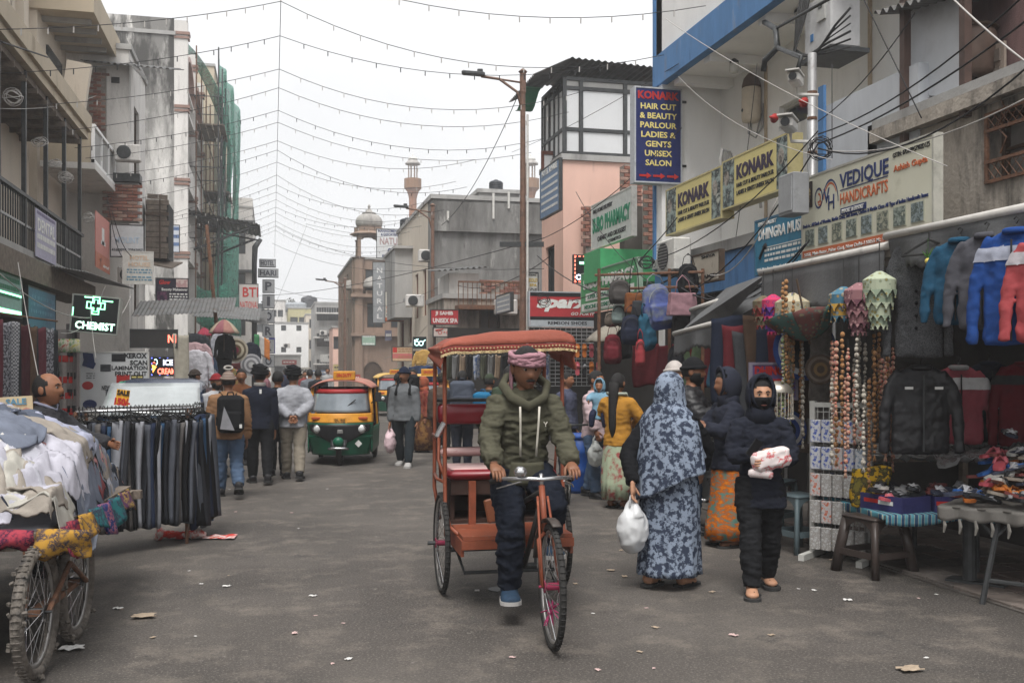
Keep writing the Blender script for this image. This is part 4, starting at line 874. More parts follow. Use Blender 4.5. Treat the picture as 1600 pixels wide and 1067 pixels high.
for yy in (.06, .42, .82, 1.27, 1.68):
 for z0_, z1_ in ((zs[0]+.06, zs[1]-.01), (zs[1]+.09, z2-.03)):
  b = MB(); b.bx(a.x+.01, a.x+.03, Yp+yy+.01, Yp+yy+.3, z0_, z1_); sub(Pk, TP, 'white_panel', b, GLASSL)
b = MB(); b.bx(a.x+.1, c_.x+.5, Yp+.1, Yp+1.85, z2+.2, z2+.3); sub(Pk, TP, 'top_ceiling', b, CONC)
b = MB(); wavy(b, (a.x-.75, Yp-.25, z2+.22), (0, 2.6, 0), (.85, 0, .42), 18, .025); wavy(b, (a.x+.1, Yp-.3, z2+.64), (3.2, 0, -.12), (0, 2.5, .05), 20, .02); sub(Pk, TP, 'tin_roof', b, TIN)
b = MB(); b.grid(lambda u, v: (a.x-.75+.4*v, Yp+.5+u*1.2, z2+.12-.25*u+.1*math.sin(u*6)), 6, 4, .006); sub(Pk, TP, 'green_sheet', b, pt(40, 150, 110, .7))
sh_ = thing('open_window', 'brown framed window standing open on the pink house corner', 'window', (onY(846, 290, Yp+.9).x, Yp+.9, onY(846, 292, Yp+.9).z))
b = MB(); hw_ = (onY(862, 250, Yp+.9)-onY(840, 250, Yp+.9)).x; hh_ = .88; b.bx(0, hw_, 0, .05, 0, .09).bx(0, hw_, 0, .05, hh_-.09, hh_).bx(0, .07, 0, .05, .09, hh_-.09).bx(hw_-.07, hw_, 0, .05, .09, hh_-.09); obj('sash', b, pt(104, 58, 46), sh_)
b = MB(); b.bx(.07, hw_-.07, .02, .03, .09, hh_-.09); obj('pane', b, GLASSL, sh_)
# brick walls between the pink house and the white building
Yb = 19.2
for lab, pl, ptop, pr, pb, Yq in (('dark ragged brick wall end behind the salon sign', 975, 257, 1004, 330, 21.6), ('bare red brick wall under the blue salon sign', 1012, 286, 1062, 384, Yb), ('strip of bare brick along the edge of the pink house', 914, 322, 932, 386, 22.3)):
 p, q = onY(pl, ptop, Yq), onY(pr, pb, Yq); t = thing('brick_wall', lab, 'wall', (p.x, Yq, q.z))
 b = MB(); b.bx(.02, q.x-p.x-.02, .0, .35, -.5 if pb > 383 else 0, p.z-q.z); obj('core', b, MORT, t); wb_, hb_ = q.x-p.x, p.z-q.z
 brick_patch(t, Matrix.Translation((0, -.015, 0)), wb_-.1, hb_, lambda x, z: True, .21, .085)
b = MB(); p, q = onY(1000, 300, 20), onY(1064, 600, 20); b.bx(p.x-.35, q.x+.4, 20.0, 20.3, 0, p.z-.3); one('back_wall', 'dark brown wall in the gap between the pharmacy and the salon', 'wall', b, mat('wall_dark_brown', (.07, .06, .052), var=.4, scale=3))  # one dark brown, mottled at random
# ------------------------------------------------------------------ white salon building
XS = 6.5; XB = 7.6
SB = thing('salon_building', 'white building with bright blue slab edges over a recessed terrace', 'building', (XB, 10.3, 0))
TS = Matrix.Translation((-XB, -10.3, 0))
M_ = TS@face_matrix('W', XB, 12, 10.3, 16.0); b = MB(); wo = [(.0+(16.0-onX(1258, 170, XB).y), (16.0-onX(1217, 170, XB).y), 0, 0)]
ya, yb = onX(1217, 170, XB).y, onX(1262, 170, XB).y; za, zb = onX(1240, 196, XB).z, onX(1240, 156, XB).z
opw = (16.0-ya, 16.0-yb, za, zb); b.wall(5.7, 9, [opw], .18); b.xf(M_); obj('wall', b, WHITE, SB); window(SB, *opw, .18, M_, frame=WPAINT, nx=1)
b = MB(); b.bx(XS, XB+.3, 16.0, 16.25, 3.0, 9).bx(XS+.02, XB, 16.0, 16.2, 0, 3.0); sub(SB, TS, 'end_wall', b, WHITE)
b = MB(); b.bx(XS+.1, XB, 10.0, 15.99, 6.5, 6.88); sub(SB, TS, 'terrace_ceiling', b, WHITE)
b = MB(); b.bx(XS-.05, XS+.098, 9.9, 16.3, 6.46, 6.98).bx(XS-.04, XS+.05, 16.251, 16.33, 3.3, 9); sub(SB, TS, 'blue_band', b, BLUEP)
b = MB(); b.bx(XS+.0, XS+.2, 9.9, 16.28, 6.98, 10); sub(SB, TS, 'upper_wall', b, WHITE)
for yy in (15.6, 14.4, 12.6): b = MB(); b.bx(XS+.1, XB-.005, yy-.1, yy+.1, 6.36, 6.498); sub(SB, TS, 'beam', b, WHITE)
b = MB(); b.bx(XS-.1, XB, 10.2, 16.2, 3.3, 3.46); sub(SB, TS, 'terrace_slab', b, CONC)
b = MB(); b.bx(XS-.05, XS+.05, 9.8, 16.2, 2.75, 3.298); sub(SB, TS, 'blue_fascia', b, BLUEP)
b = MB(); b.bx(XS-.02, XS+.1, 9.0, 11.2, 3.46, 4.75).bx(XS+.1, XB, 9.0, 9.12, 3.46, 4.75); sub(SB, TS, 'terrace_parapet', b, mat('paint_pale_blue_grey', (.48, .50, .53), var=.1, stain=((.3, .3, .3), .6, .8, 2), streak=True))
b = MB(); q0 = onX(1290, 300, XS-.03); b.bx(XS-.06, XS-.022, q0.y-.0, q0.y+.12, 3.4, 5.0); sub(SB, TS, 'blue_strip', b, BLUEP)
b = MB(); b.bx(XB-.03, XB-.003, onX(1198, 300, XB).y-.03, onX(1198, 300, XB).y+.03, 3.5, 6.4).bx(XB-.03, XB-.003, onX(1361, 100, XB).y-.03, onX(1361, 100, XB).y+.03, 3.5, 9); sub(SB, TS, 'drain_pipe', b, pt(196, 176, 150))
b = MB(); b.bx(XS+.06, XS+.1, 9.6, 19.9, 0, 2.75).bx(XS+.06, XS+.1, 2.0, 9.6, 0, 3.0); one('shop_back_wall', 'back wall painted dark as the shaded inside of the open fronted shops on the right', 'wall', b, mat('shop_shade', (.03, .027, .025), var=.4, scale=2))  # shade under the awnings put into the wall colour
# terrace fittings
gp = thing('water_heater', 'cream cylindrical water heater with rusty cap on the terrace wall', 'water heater', onX(1174, 160, XB-.15))
b = MB(); b.lathe([(.05, -.34), (.14, -.31), (.155, -.26), (.155, .2), (.14, .23)], 20); obj('tank_body', b, pt(214, 200, 180), gp, True)
b = MB(); b.lathe([(.15, .225), (.15, .26), (.12, .38), (.05, .46), (.02, .47)], 16); obj('cap', b, mat('heater_cap', (.10, .07, .06), var=.3), gp, True)
b = MB(); b.tube([(-.05, 0, -.33), (-.05, 0, -.5), (.05, -.05, -.58), (.13, -.12, -.4), (.14, -.14, -.05)], .016, 6).tube([(.0, 0, -.33), (0, 0, -.46), (.07, -.05, -.5), (.12, -.1, -.2)], .014, 6); obj('hose', b, STEELG, gp, True)
b = MB(); b.lathe([(.028, 0), (.02, .01)], 12); b.xf(Matrix.Translation((-.157, 0, -.14))@Matrix.Rotation(R(-90), 4, 'Y')); obj('dial', b, STEEL, gp)
for lab, px, py in (('glass pendant lamp at the far end of the terrace ceiling', 1147, 104), ('glass pendant lamp near the air conditioner', 1249, 26)):
 p = onX(px, py, 7.0); t = thing('pendant_lamp', lab, 'lamp', p, 0, 'terrace lamps'); b = MB(); b.cyl((0, 0, .08), (0, 0, 6.36-p.z), .01, 6); obj('rod', b, STEEL, t)
 b = MB(); b.lathe([(.06, -.1), (.07, -.08), (.07, .04), (.06, .05)], 14); obj('lamp_glass', b, mat('lamp_glass', (.55, .55, .52), rough=.2), t, True); b = MB(); b.lathe([(.07, .05), (.07, .08), (.02, .12)], 14); obj('lamp_cap', b, STEEL, t); b = MB(); b.lathe([(.06, 0), (.06, .03)], 12, (0, 0, 6.33-p.z)); obj('ceiling_rose', b, STEEL, t)
ch = thing('plastic_chair', 'grey moulded chair on the salon terrace behind the yellow sign', 'chair', onX(1158, 262, 7.0)-V((0, 0, .62)), R(30))
b = MB(); b.tube([(-.2, .2, .35), (-.19, .25, .75), (-.1, .28, .92), (.1, .28, .92), (.19, .25, .75), (.2, .2, .35)], .025, 6); obj('back_frame', b, CONC, ch, True)
for k in range(4): b = MB(); b.bx(-.13+k*.075, -.09+k*.075, .25, .27, .4, .9); obj('back_slat', b, CONC, ch)
b = MB(); b.ob((0, 0, .38), (.46, .44, .04), bev=.012); obj('seat', b, CONC, ch)
for x_ in (-.2, .2):
 for y_ in (-.19, .19): b = MB(); b.cyl((x_*1.1, y_*1.1, 0), (x_, y_, .37), .022, 6); obj('leg', b, CONC, ch)
def fan_unit(label, p, rz, w_=.8, h_=.55, d_=.28, m=None, cat='air conditioner'):
 t = thing('air_conditioner', label, cat, p, rz, 'outdoor air conditioner units'); b = MB(); b.ob((0, 0, 0), (w_, d_, h_), bev=.02); obj('casing', b, m or WPAINT, t)
 b = MB(); b.lathe([(h_*.42, 0), (h_*.42, .012), (h_*.36, .015)], 24); b.xf(Matrix.Translation((-w_*.14, -d_/2-.001, 0))@Matrix.Rotation(R(90), 4, 'X')); obj('fan_ring', b, STEEL, t)
 b = MB()
 for k in range(9): b.bx(-w_*.14-h_*.4, -w_*.14+h_*.4, -d_/2-.026, -d_/2-.018, -h_*.38+k*h_*.095, -h_*.38+k*h_*.095+.012)
 obj('grille', b, STEELG, t); b = MB(); b.bx(-w_*.45, -w_*.4, -.1, .35, -h_/2-.05, -h_/2-.002).bx(w_*.4, w_*.45, -.1, .35, -h_/2-.05, -h_/2-.002); obj('bracket', b, STEEL, t); return t
acp = onX(1300, 42, 6.7)
t = thing('meter_cabinet', 'pale electric meter cabinet hung high with thick black cables', 'cabinet', acp, R(-90))
b = MB(); b.ob((0, 0, 0), (.62, .4, .68), bev=.02); obj('casing', b, pt(206, 206, 206), t); b = MB(); b.bx(-.34, .34, -.24, .3, -.40, -.345); obj('shelf', b, STEEL, t)
b = MB(); b.bx(.02, .2, -.225, -.201, .02, .28); obj('meter', b, pt(190, 190, 186), t); b = MB(); b.bx(.06, .15, -.232, -.226, .17, .24); obj('meter_display', b, mat('lcd_dark', (.03, .035, .03), rough=.2), t); b = MB(); b.ob((-.12, -.205, -.12), (.06, .01, .09)); obj('blue_mark', b, pt(70, 130, 190), t)
for k in range(6):
 b = MB(); x_ = -.25+.05*k; b.tube([(x_-.1, -.2, .6), (x_-.12, -.28, .2), (x_-.05-.02*k, -.34-.02*k, -.2-.03*k), (x_+.2, -.36, -.36-.02*k), (x_+.55, -.3, -.45+.05*k), (.75, -.22, -.5+.09*k)], .009+.003*(k % 3), 6); obj('cable', b, RUB, t, True)
fan_unit('small outdoor air conditioner under the yellow salon sign', onX(1053, 400, 6.1), R(-90), .7, .5)
sd_ = thing('satellite_dish', 'white satellite dish on the salon building corner', 'satellite dish', onY(1050, 80, 16.6)); b = MB(); b.lathe([(.02, -.08), (.12, -.05), (.2, 0), (.21, .0), (.12, -.065), (.02, -.095)], 20); b.xf(Matrix.Rotation(R(75), 4, 'X')@Matrix.Rotation(R(-20), 4, 'Y')); obj('dish', b, WPAINT, sd_, True); b = MB(); b.tube([(.02, .05, 0), (.1, .1, -.25), (.22, .1, -.4)], .018, 6).tube([(0, 0, -.1), (-.02, -.25, 0)], .01, 5); obj('arm', b, STEEL, sd_)
# ------------------------------------------------------------------ mouldy house far right
OH = thing('mouldy_house', 'old mould streaked house with rusty window grille above the clothes stall', 'building', (XS, 2, 0)); TO = Matrix.Translation((-XS, -2, 0))
M_ = TO@face_matrix('W', XS, 12, 2, 9.7); y1g = onX(1542, 200, XS).y; gz0, gz1 = onX(1545, 288, XS).z, onX(1545, 178, XS).z
opg = (9.7-y1g, 9.7-y1g+2.2, gz0, gz1); b = MB(); b.wall(7.7, 1.55, [opg], .25, z0=2.5); b.xf(M_); obj('wall', b, OLDW, OH)
window(OH, *opg, .25, M_, frame=WOODD, pane=mat('grubby_glass', (.20, .19, .18), rough=.4, var=.3), nx=3, nz=2)
gr = MB(); x0_, x1_, z0_, z1_ = opg
for x in (x0_, x0_+.55, x0_+1.1, x0_+1.65): gr.bx(x, x+.035, -.03, .0, z0_, z1_)
for z in (z0_, z0_+(z1_-z0_)*.28, z0_+(z1_-z0_)*.72, z1_-.03): gr.bx(x0_, x1_, -.034, -.004, z, z+.03)
for i in range(24):
 xa = x0_+i*.09
 for (za_, zb_) in ((z0_, z0_+(z1_-z0_)*.28), (z0_+(z1_-z0_)*.72, z1_)):
  gr.tube([(xa, -.015, za_), (min(x1_, xa+.16), -.015, zb_)], .005, 4).tube([(min(x1_, xa+.16), -.019, za_), (xa, -.019, zb_)], .005, 4)
for i in range(5): xa = x0_+.2+i*.45; gr.tube([(xa, -.02, z0_+.25), (xa+.08, -.02, z0_+.38), (xa-.04, -.02, z0_+.5), (xa+.08, -.02, z0_+.62), (xa, -.02, z0_+.75)], .008, 5)
gr.xf(M_); obj('window_grille', gr, RUST, OH)
b = MB(); b.bx(XS-.12, XS-.005, 2, 9.72, 4.06, 4.2).bx(XS-.1, XS-.004, 2, 9.6, 2.78, 2.9); sub(OH, TO, 'ledge', b, OLDW)
b = MB(); b.bx(7.1, 7.3, 2, 9.4, 4.05, 9); sub(OH, TO, 'upper_wall', b, MAUVE)
b = MB(); b.bx(XS-.02, 7.3, 9.72, 9.9, 2.5, 4.3); sub(OH, TO, 'end_wall', b, OLDW)
b = MB(); b.bx(XS-.1, 7.12, 2, 9.7, 4.21, 4.3); sub(OH, TO, 'terrace_floor', b, CONC)
for px in (1413, 1507):
 p = onX(px, 160, 6.45); b = MB(); b.bx(6.42, 6.5, p.y-.04, p.y+.04, 4.0 if px > 1450 else 3.6, 6.6); sub(OH, TO, 'iron_post', b, mat('iron_brown', (.075, .048, .04), rough=.6, var=.3))
pb_ = [onX(1415, 12, 6.6), onX(1502, -8, 6.6), onX(1502, 152, 6.6), onX(1415, 148, 6.6)]; b = MB(); b.plate(pb_, (.03, 0, 0)); one('sheet_board', 'plain pale blue white sheet fixed between two iron posts', 'board', b, mat('pale_sheet', (.50, .52, .55), rough=.5, var=.05, stain=((.38, .39, .41), .55, .8, 3)))
b = MB(); wavy(b, onX(1365, 22, 6.3), onX(1480, -14, 6.3)-onX(1365, 22, 6.3), (.9, 0, .12), 9, .03); one('tin_awning', 'corrugated tin awning edge above the pale sheet', 'awning', b, TIN)
b = MB(); b.plate([onX(1415, 152, 6.6), onX(1502, 155, 6.6), onX(1502, 196, 6.55), onX(1415, 190, 6.55)], (.3, 0, 0)); one('timber_ledge', 'dirty brown ledge below the pale sheet', 'ledge', b, mat('ledge_brown', (.20, .155, .12), var=.25, stain=((.07, .05, .04), .5, .7, 3)))
dt = thing('drum', 'brown drum water tank hung behind the iron post', 'water tank', onX(1516, 82, 6.9)); b = MB(); b.lathe([(.2, -.25), (.24, -.22), (.24, -.12), (.25, -.1), (.25, .16), (.23, .2), (.24, .22)], 20); obj('tank_body', b, mat('tank_brown', (.11, .075, .06), rough=.6, var=.3), dt, True); b = MB(); b.lathe([(.26, .2), (.27, .22), (.2, .26), (.05, .27)], 20); obj('lid', b, WOODD, dt, True)
for k in range(4): b = MB(); b.tube([(-.08+.05*k, 0, -.24), (-.09+.05*k, .0, -.45), (-.2+.05*k, .1, -.65)], .012, 5); obj('pipe', b, RUB, dt)
sw = thing('switch_board', 'grubby electric switch board on the mauve wall', 'switch board', onX(1557, 118, 7.05), R(-90))
b = MB(); b.bx(-.14, .14, -.03, 0, -.3, .3); obj('board', b, pt(150, 136, 124), sw)
for k in range(6): b = MB(); b.bx(-.1+.12*(k % 2), -.02+.12*(k % 2), -.05, -.031, -.24+.18*(k//2), -.12+.18*(k//2)); obj('switch', b, pt(110, 100, 92), sw)
# pavement tiles under the shoe table
pv = MB(); pv.bx(4.75, 6.5, 2.0, 19.5, -.05, .012); pvo = structure('pavement', pv, mat('pavement_bed', (.09, .08, .072), var=.3, scale=5))
tmb = MB(); tmb.ob((0, 0, .018), (.285, .285, .03), bev=.006); tms = [mesh_of(tmb, 'paving_tile', mat('tile_%d' % i, c_, var=.25, scale=6, stain=((.06, .054, .05), .55, .72, 5))) for i, c_ in enumerate([(.15, .125, .11), (.12, .105, .095), (.17, .13, .115)])]
for i in range(5):
 for j in range(18):
  o = bpy.data.objects.new('paving_tile', rnd.choice(tms)); C.objects.link(o); o.parent = pvo; o.location = (4.92+i*.3, 4.0+j*.3, rnd.uniform(-.003, .003)); o.rotation_euler = (rnd.uniform(-.01, .01), rnd.uniform(-.01, .01), 0)
# ------------------------------------------------------------------ signs
INK = pt(30, 30, 34, 1); INKB = pt(40, 56, 110, .9); INKR = pt(200, 44, 40, .9); INKO = pt(206, 104, 60, .9); INKW = pt(226, 226, 222, .9); INKY = pt(240, 222, 130, .9); INKG = pt(24, 120, 84, .9); INKC = pt(96, 150, 178, .9)
def sign(label, place, face, board, frame=STEEL, lines=(), dep=.08, fw=.025, group=None, name='shop_sign', extra=None, tilt=0., roll=0.):
 """place=(centre,w,h); face F (towards the camera), W (right wall) or E (left wall); lines: (text, x, z, w, h, material, bold) in parts of the board"""
 c_, w_, h_ = place; t = thing(name, label, 'sign', c_, {'F': 0, 'W': R(-90), 'E': R(90)}.get(face, face if not isinstance(face, str) else 0), group)
 if tilt or roll: t.rotation_euler = (tilt, roll, t.rotation_euler[2])
 b = MB(); b.bx(-w_/2+fw, w_/2-fw, -dep/2+.008, dep/2, -h_/2+fw, h_/2-fw); obj('panel', b, board, t)
 if frame:
  b = MB(); b.bx(-w_/2, w_/2, -dep/2, dep/2+.004, h_/2-fw, h_/2).bx(-w_/2, w_/2, -dep/2, dep/2+.004, -h_/2, -h_/2+fw).bx(-w_/2, -w_/2+fw, -dep/2, dep/2+.004, -h_/2+fw, h_/2-fw).bx(w_/2-fw, w_/2, -dep/2, dep/2+.004, -h_/2+fw, h_/2-fw); obj('frame', b, frame, t)
 for ln in lines:
  s_, x, z, lw, lh, m_ = ln[:6]; letters(t, s_, x*w_, z*h_, lw*w_, lh*h_, m_, y=-dep/2+.004, bold=ln[6] if len(ln) > 6 else .025, shear=ln[7] if len(ln) > 7 else 0)
 if extra: extra(t, w_, h_, -dep/2+.006)
 return t
def strip(t, name, x0, x1, z0, z1, y, m, th=.004): b = MB(); b.bx(x0, x1, y-th, y, z0, z1); return obj(name, b, m, t)
def print_lines(t, x0, x1, zs, lh, y, m, seed=1):
 """rows too small to read, as dark dashes of word length"""
 r_ = random.Random(seed); b = MB()
 for z in zs:
  x = x0
  while x < x1: l_ = min(r_.uniform(.03, .12), x1-x); b.bx(x, x+l_, y-.003, y, z, z+lh); x += l_+.025
 return obj('small_print', b, m, t, kind='stuff')
def disc(t, name, x, z, r, y, m, rin=0, n=28, a0=0, a1=2*math.pi, rx=1.0):
 b = MB()
 if rin:
  for k in range(n):
   A0, A1 = a0+(a1-a0)*k/n, a0+(a1-a0)*(k+1)/n
   b.add([(x+rx*r*math.cos(A0), y, z+r*math.sin(A0)), (x+rx*r*math.cos(A1), y, z+r*math.sin(A1)), (x+rx*rin*math.cos(A1), y, z+rin*math.sin(A1)), (x+rx*rin*math.cos(A0), y, z+rin*math.sin(A0))], [(3, 2, 1, 0)])
 else: b.plate([(x+rx*r*math.cos(a0+(a1-a0)*k/n), y, z+r*math.sin(a0+(a1-a0)*k/n)) for k in range(n)], (0, .003, 0))
 return obj(name, b, m, t)
# blue projecting salon sign
NAVYP = pt(32, 44, 104, .9)
def arrows(t, w_, h_, y):
 for i in range(3):
  x = (-.40+.29*i)*w_; z = -.425*h_; b = MB(); L_ = .25*w_; a = .022*h_
  b.plate([(x, y-.006, z-a*.5), (x+L_*.62, y-.006, z-a*.5), (x+L_*.62, y-.006, z-a*1.4), (x+L_, y-.006, z), (x+L_*.62, y-.006, z+a*1.4), (x+L_*.62, y-.006, z+a*.5), (x, y-.006, z+a*.5)], (0, .008, 0)); obj('arrow', b, INKR, t)
ks = sign('tall navy blue salon sign with yellow lettering and three red arrows', frect(988, 137, 1062, 290, 16.0), 'F', NAVYP, pt(190, 194, 200), [('KONARK', 0, .415, .86, .085, INKR, .04)]+[(s_, 0, .30-.098*i, w_, .062, INKY, .02) for i, (s_, w_) in enumerate((('HAIR CUT', .74), ('& BEAUTY', .78), ('PARLOUR', .76), ('LADIES &', .72), ('GENTS', .54), ('UNISEX', .57), ('SALON', .54)))], dep=.22, extra=arrows)
b = MB(); b.bx(.3, .55, -.02, .02, .6, .64).bx(.3, .55, -.02, .02, -.5, -.46); obj('bracket', b, STEEL, ks)
# yellow salon fascia, two panels
YEL = mat('sign_yellow', srgb(222, 208, 140, .85), rough=.45, var=.04, stain=(srgb(180, 164, 110, .8), .62, .85, 3))
PHOTO = pattern('photo_print', (.30, .36, .34), (.03, .035, .04), 'noise', 7, (.45, .47, .42), .40, .56)
def konark(t, w_, h_, y):
 strip(t, 'picture', -w_*.49, -w_*.30, -h_*.47, h_*.47, y, PHOTO); strip(t, 'picture', w_*.34, w_*.49, -h_*.47, h_*.47, y, PHOTO)
 for x in (-.42, .40): disc(t, 'printed_face', x*w_, .12*h_, .15*h_, y-.006, pattern('face_print', (.36, .33, .29), (.10, .09, .08), 'noise', 9, None, .45, .6), rx=.75)
for lab, pl, t_, b_, pr in (('yellow hair cut and beauty parlour board, the further of the pair', 1049, 298, 370, 1137), ('yellow hair cut and beauty parlour board, the nearer of the pair', 1138, 254, 330, 1243)):
 sign(lab, xrect(pl, t_, b_, pr, 6.32), 'W', YEL, pt(200, 186, 130), [('KONARK', .02, .16, .56, .30, pt(56, 40, 70), .05), ('HAIR CUT & BEAUTY PARLOUR', .02, -.10, .56, .085, INK), ('LADIES & GENTS UNISEX SALON', .02, -.25, .56, .085, INK)], dep=.2, extra=konark, group='yellow salon boards')
# handicrafts board
IVORY = mat('sign_ivory', srgb(222, 220, 200, .85), rough=.5, var=.03, stain=(srgb(180, 174, 150, .8), .62, .86, 2.5))
def vedique(t, w_, h_, y):
 strip(t, 'orange_band', -w_*.497, w_*.497, -h_*.497, -h_*.39, y, INKO)
 letters(t, '5058, Main Bazar, Pahar Ganj, New Delhi-110055 M.: 9999682150, 8595737017', 0, -h_*.447, w_*.94, h_*.055, INKW, y=y-.006, bold=.01)
 strip(t, 'picture', -w_*.475, -w_*.40, h_*.12, h_*.43, y, mat('print_dark', (.03, .022, .018))); disc(t, 'printed_figure', -w_*.437, h_*.27, h_*.10, y-.006, pattern('print_gold', (.38, .30, .16), (.10, .07, .04), 'noise', 30), rx=.55)
 disc(t, 'emblem_ring', -w_*.345, h_*.20, h_*.125, y, INKB, h_*.10, rx=.72); disc(t, 'emblem_swirl', -w_*.345, h_*.20, h_*.06, y, INKO, h_*.035, a0=-2.2, a1=1.8, rx=.8); disc(t, 'emblem_swirl', -w_*.335, h_*.14, h_*.035, y, INKO, h_*.015, a0=-3, a1=1.4); disc(t, 'emblem_dot', -w_*.33, h_*.29, h_*.015, y, INKO)
 disc(t, 'arc_blue', -w_*.245, h_*.10, h_*.28, y, INKB, h_*.255, a0=R(0), a1=R(165), rx=.62); disc(t, 'arc_orange', -w_*.245, h_*.10, h_*.245, y, INKO, h_*.222, a0=R(30), a1=R(165), rx=.62)
 b = MB(); b.ob((-.055*w_, y-.004, -.035*h_), (w_*.2, .006, h_*.075)); obj('blue_tab', b, INKB, t); letters(t, 'IMPORT & EXPORT', -.055*w_, -.035*h_, w_*.17, h_*.045, INKW, y=y-.012)
 b = MB(); b.bx(-.16*w_, .2*w_, y-.004, y, .205*h_, .215*h_); obj('rule', b, INKB, t)
 for i in range(8):
  x = (-.42+.117*i)*w_; b = MB(); r_ = .012; b.ob((x, y-.002, -.245*h_), (w_*.088, .006, h_*.215), bev=.0); obj('photo_tile', b, mat('tile_frame', srgb(196, 196, 176, .8), var=.03), t)
  strip(t, 'photo_print', x-w_*.038, x+w_*.038, -.34*h_, -.15*h_, y-.006, pattern('goods_print%d' % (i % 3), ((.32, .36, .32), (.28, .33, .34), (.36, .36, .28))[i % 3], (.06, .08, .07), 'noise', 16+3*i, (.45, .46, .38), .42, .58))
sign('large ivory handicrafts board with orange address strip and eight little pictures', xrect(1258, 280, 408, 1466, 6.0), 'W', IVORY, pt(190, 188, 176), [('VEDIQUE', .02, .30, .37, .20, INKB, .02), ('HANDICRAFTS', .02, .11, .36, .13, INKO, .01), ('V', -.275, .20, .05, .17, INKB, 0), ('H', -.235, .11, .05, .17, INKB, 0), ('GSTIN: 07DAPPG7902D1Z5', .355, .40, .24, .05, INK, .0), ('Ashish Gupta', .35, .25, .22, .085, INKO, .02), ('Deals in : All Kinds of Wooden, Marble Crafts, Soft Stones, Clothes & Marble Chess All Type of Indian Handicrafts Items', -.01, -.10, .95, .06, INKB, .015)], dep=.1, extra=vedique)
# blue music board
TEAL = pt(44, 124, 158, .85)
def dhingra(t, w_, h_, y):
 print_lines(t, -.3*w_, .42*w_, [-.1*h_, -.19*h_, -.28*h_], .045*h_, y, INKW, 4); strip(t, 'rule', -.3*w_, .4*w_, -.035*h_, -.02*h_, y, INKW)
 disc(t, 'white_spot', .40*w_, .02*h_, .08*h_, y, INKW, rx=.7); b = MB(); b.tube([(-.40*w_, y, -.2*h_), (-.3*w_, y, .0)], .02, 6).tube([(-.3*w_, y, -.02), (-.26*w_, y, .02*h_)], .035, 6); obj('guitar_print', b, INK, t)
sign('weathered blue music shop board behind the ivory handicrafts board', xrect(1183, 346, 432, 1268, 6.2), 'W', TEAL, pt(60, 110, 140), [('DHINGRA MUSIC', .02, .22, .88, .2, INKW, .03), ('SPECIALIST', -.25, .41, .36, .07, INKW), ('1800, Main Bazar, Pahar Ganj, New Delhi - 110055', 0, -.41, .9, .07, INKW, .01)], extra=dhingra)
PURP = pt(104, 84, 140, .85)
sign('small purple poster with red lettering inside the handicrafts stall', frect(1171, 566, 1246, 625, 8.6), 'F', PURP, pt(150, 140, 160), [('DHINGRA', .02, .28, .84, .24, INKR, .05), ('MUSIC', .02, -.05, .7, .24, INKR, .05), ('SITAR & TABLA', 0, -.34, .7, .12, INK)], dep=.03)
# shoe shop
RED = pt(190, 52, 58, .85); GREY_S = pt(176, 182, 188, .85)
def sparx(t, w_, h_, y): strip(t, 'black_band', -w_*.48, w_*.48, h_*.36, h_*.47, y, INK); strip(t, 'black_band', -w_*.48, w_*.48, -h_*.32, -h_*.22, y, INK); strip(t, 'grey_band', -w_*.48, w_*.48, -h_*.48, -h_*.32, y, GREY_S)
sign('wide red shoe shop sign with slanted white lettering and grey foot strip', frect(825, 455, 934, 511, 20.3), 'F', RED, GREY_S, [('sparx', .0, .10, .78, .36, INKW, .05, .25), ('GO FOR IT', .27, -.13, .34, .09, INKW, .02, .2), ('REMSON SHOES', .05, -.40, .56, .10, INK, .03)], dep=.14, extra=sparx)
GRN = pt(66, 160, 96, .85)
sign('white pharmacy board with raised green letters', xrect(927, 322, 392, 991, 6.35), 'W', pt(206, 210, 206, .85), WPAINT, [('SUBO PHARMACY', 0, .02, .92, .34, pt(20, 136, 96, .9), .05), ('FREE HOME DELIVERY', -.2, .33, .5, .09, INK), ('CHEMIST AND DRUGGIST', .02, -.30, .7, .10, INK), ('COSMETICS', .1, -.43, .3, .07, INK)], dep=.1)
def gph(t, w_, h_, y):
 strip(t, 'white_strip', -w_*.4, w_*.45, -h_*.22, -h_*.04, y, INKW); strip(t, 'white_strip', -w_*.48, w_*.45, -h_*.46, -h_*.28, y, INKW)
 letters(t, 'SUPER SPECIALITY PHARMACY', .02*w_, -.13*h_, .76*w_, .1*h_, INKG, y=y-.006); letters(t, 'MEDICINE & COSMETICS & SURGICAL', 0, -.37*h_, .84*w_, .1*h_, INKG, y=y-.006)
sign('green PHARMACY fascia with two white strips behind the hanging bags', xrect(911, 428, 490, 1000, 6.0), 'W', GRN, pt(150, 176, 156), [('SUBO PHARMACY', 0, .2, .9, .26, INKW, .05)], dep=.1, extra=gph)
b = MB(); p, q = onY(938, 388, 17.6), onY(1045, 440, 17.6); b.bx(p.x, q.x, 17.6, 18.6, q.z, p.z); one('green_canopy_box', 'bright green boxed canopy above the pharmacy fascia', 'canopy', b, pt(70, 176, 110, .8))
def led_dots(t, w_, h_, y, m, n=9, r=.018):
 b = MB()
 for k in range(n):
  for s_ in (-1, 1): b.ob((-w_*.44+w_*.88*k/(n-1), y, s_*h_*.45), (r*1.6, .01, r)); b.ob((s_*w_*.45, y, -h_*.42+h_*.84*k/(n-1)), (r, .01, r*1.6))
 return obj('border_lights', b, m, t, kind='stuff')
LEDG = glow('led_green', (.25, 1, .5), 1.6); LEDW = glow('led_white', (.75, .8, 1), 1.1); LEDR = glow('led_red', (1, .16, .10), 1.5); LEDB = glow('led_blue', (.2, .25, 1), 1.2); LEDC = glow('led_cyan', (.55, 1, .95), 1.2); BLK = mat('sign_black', (.014, .015, .016), rough=.35, var=.2)
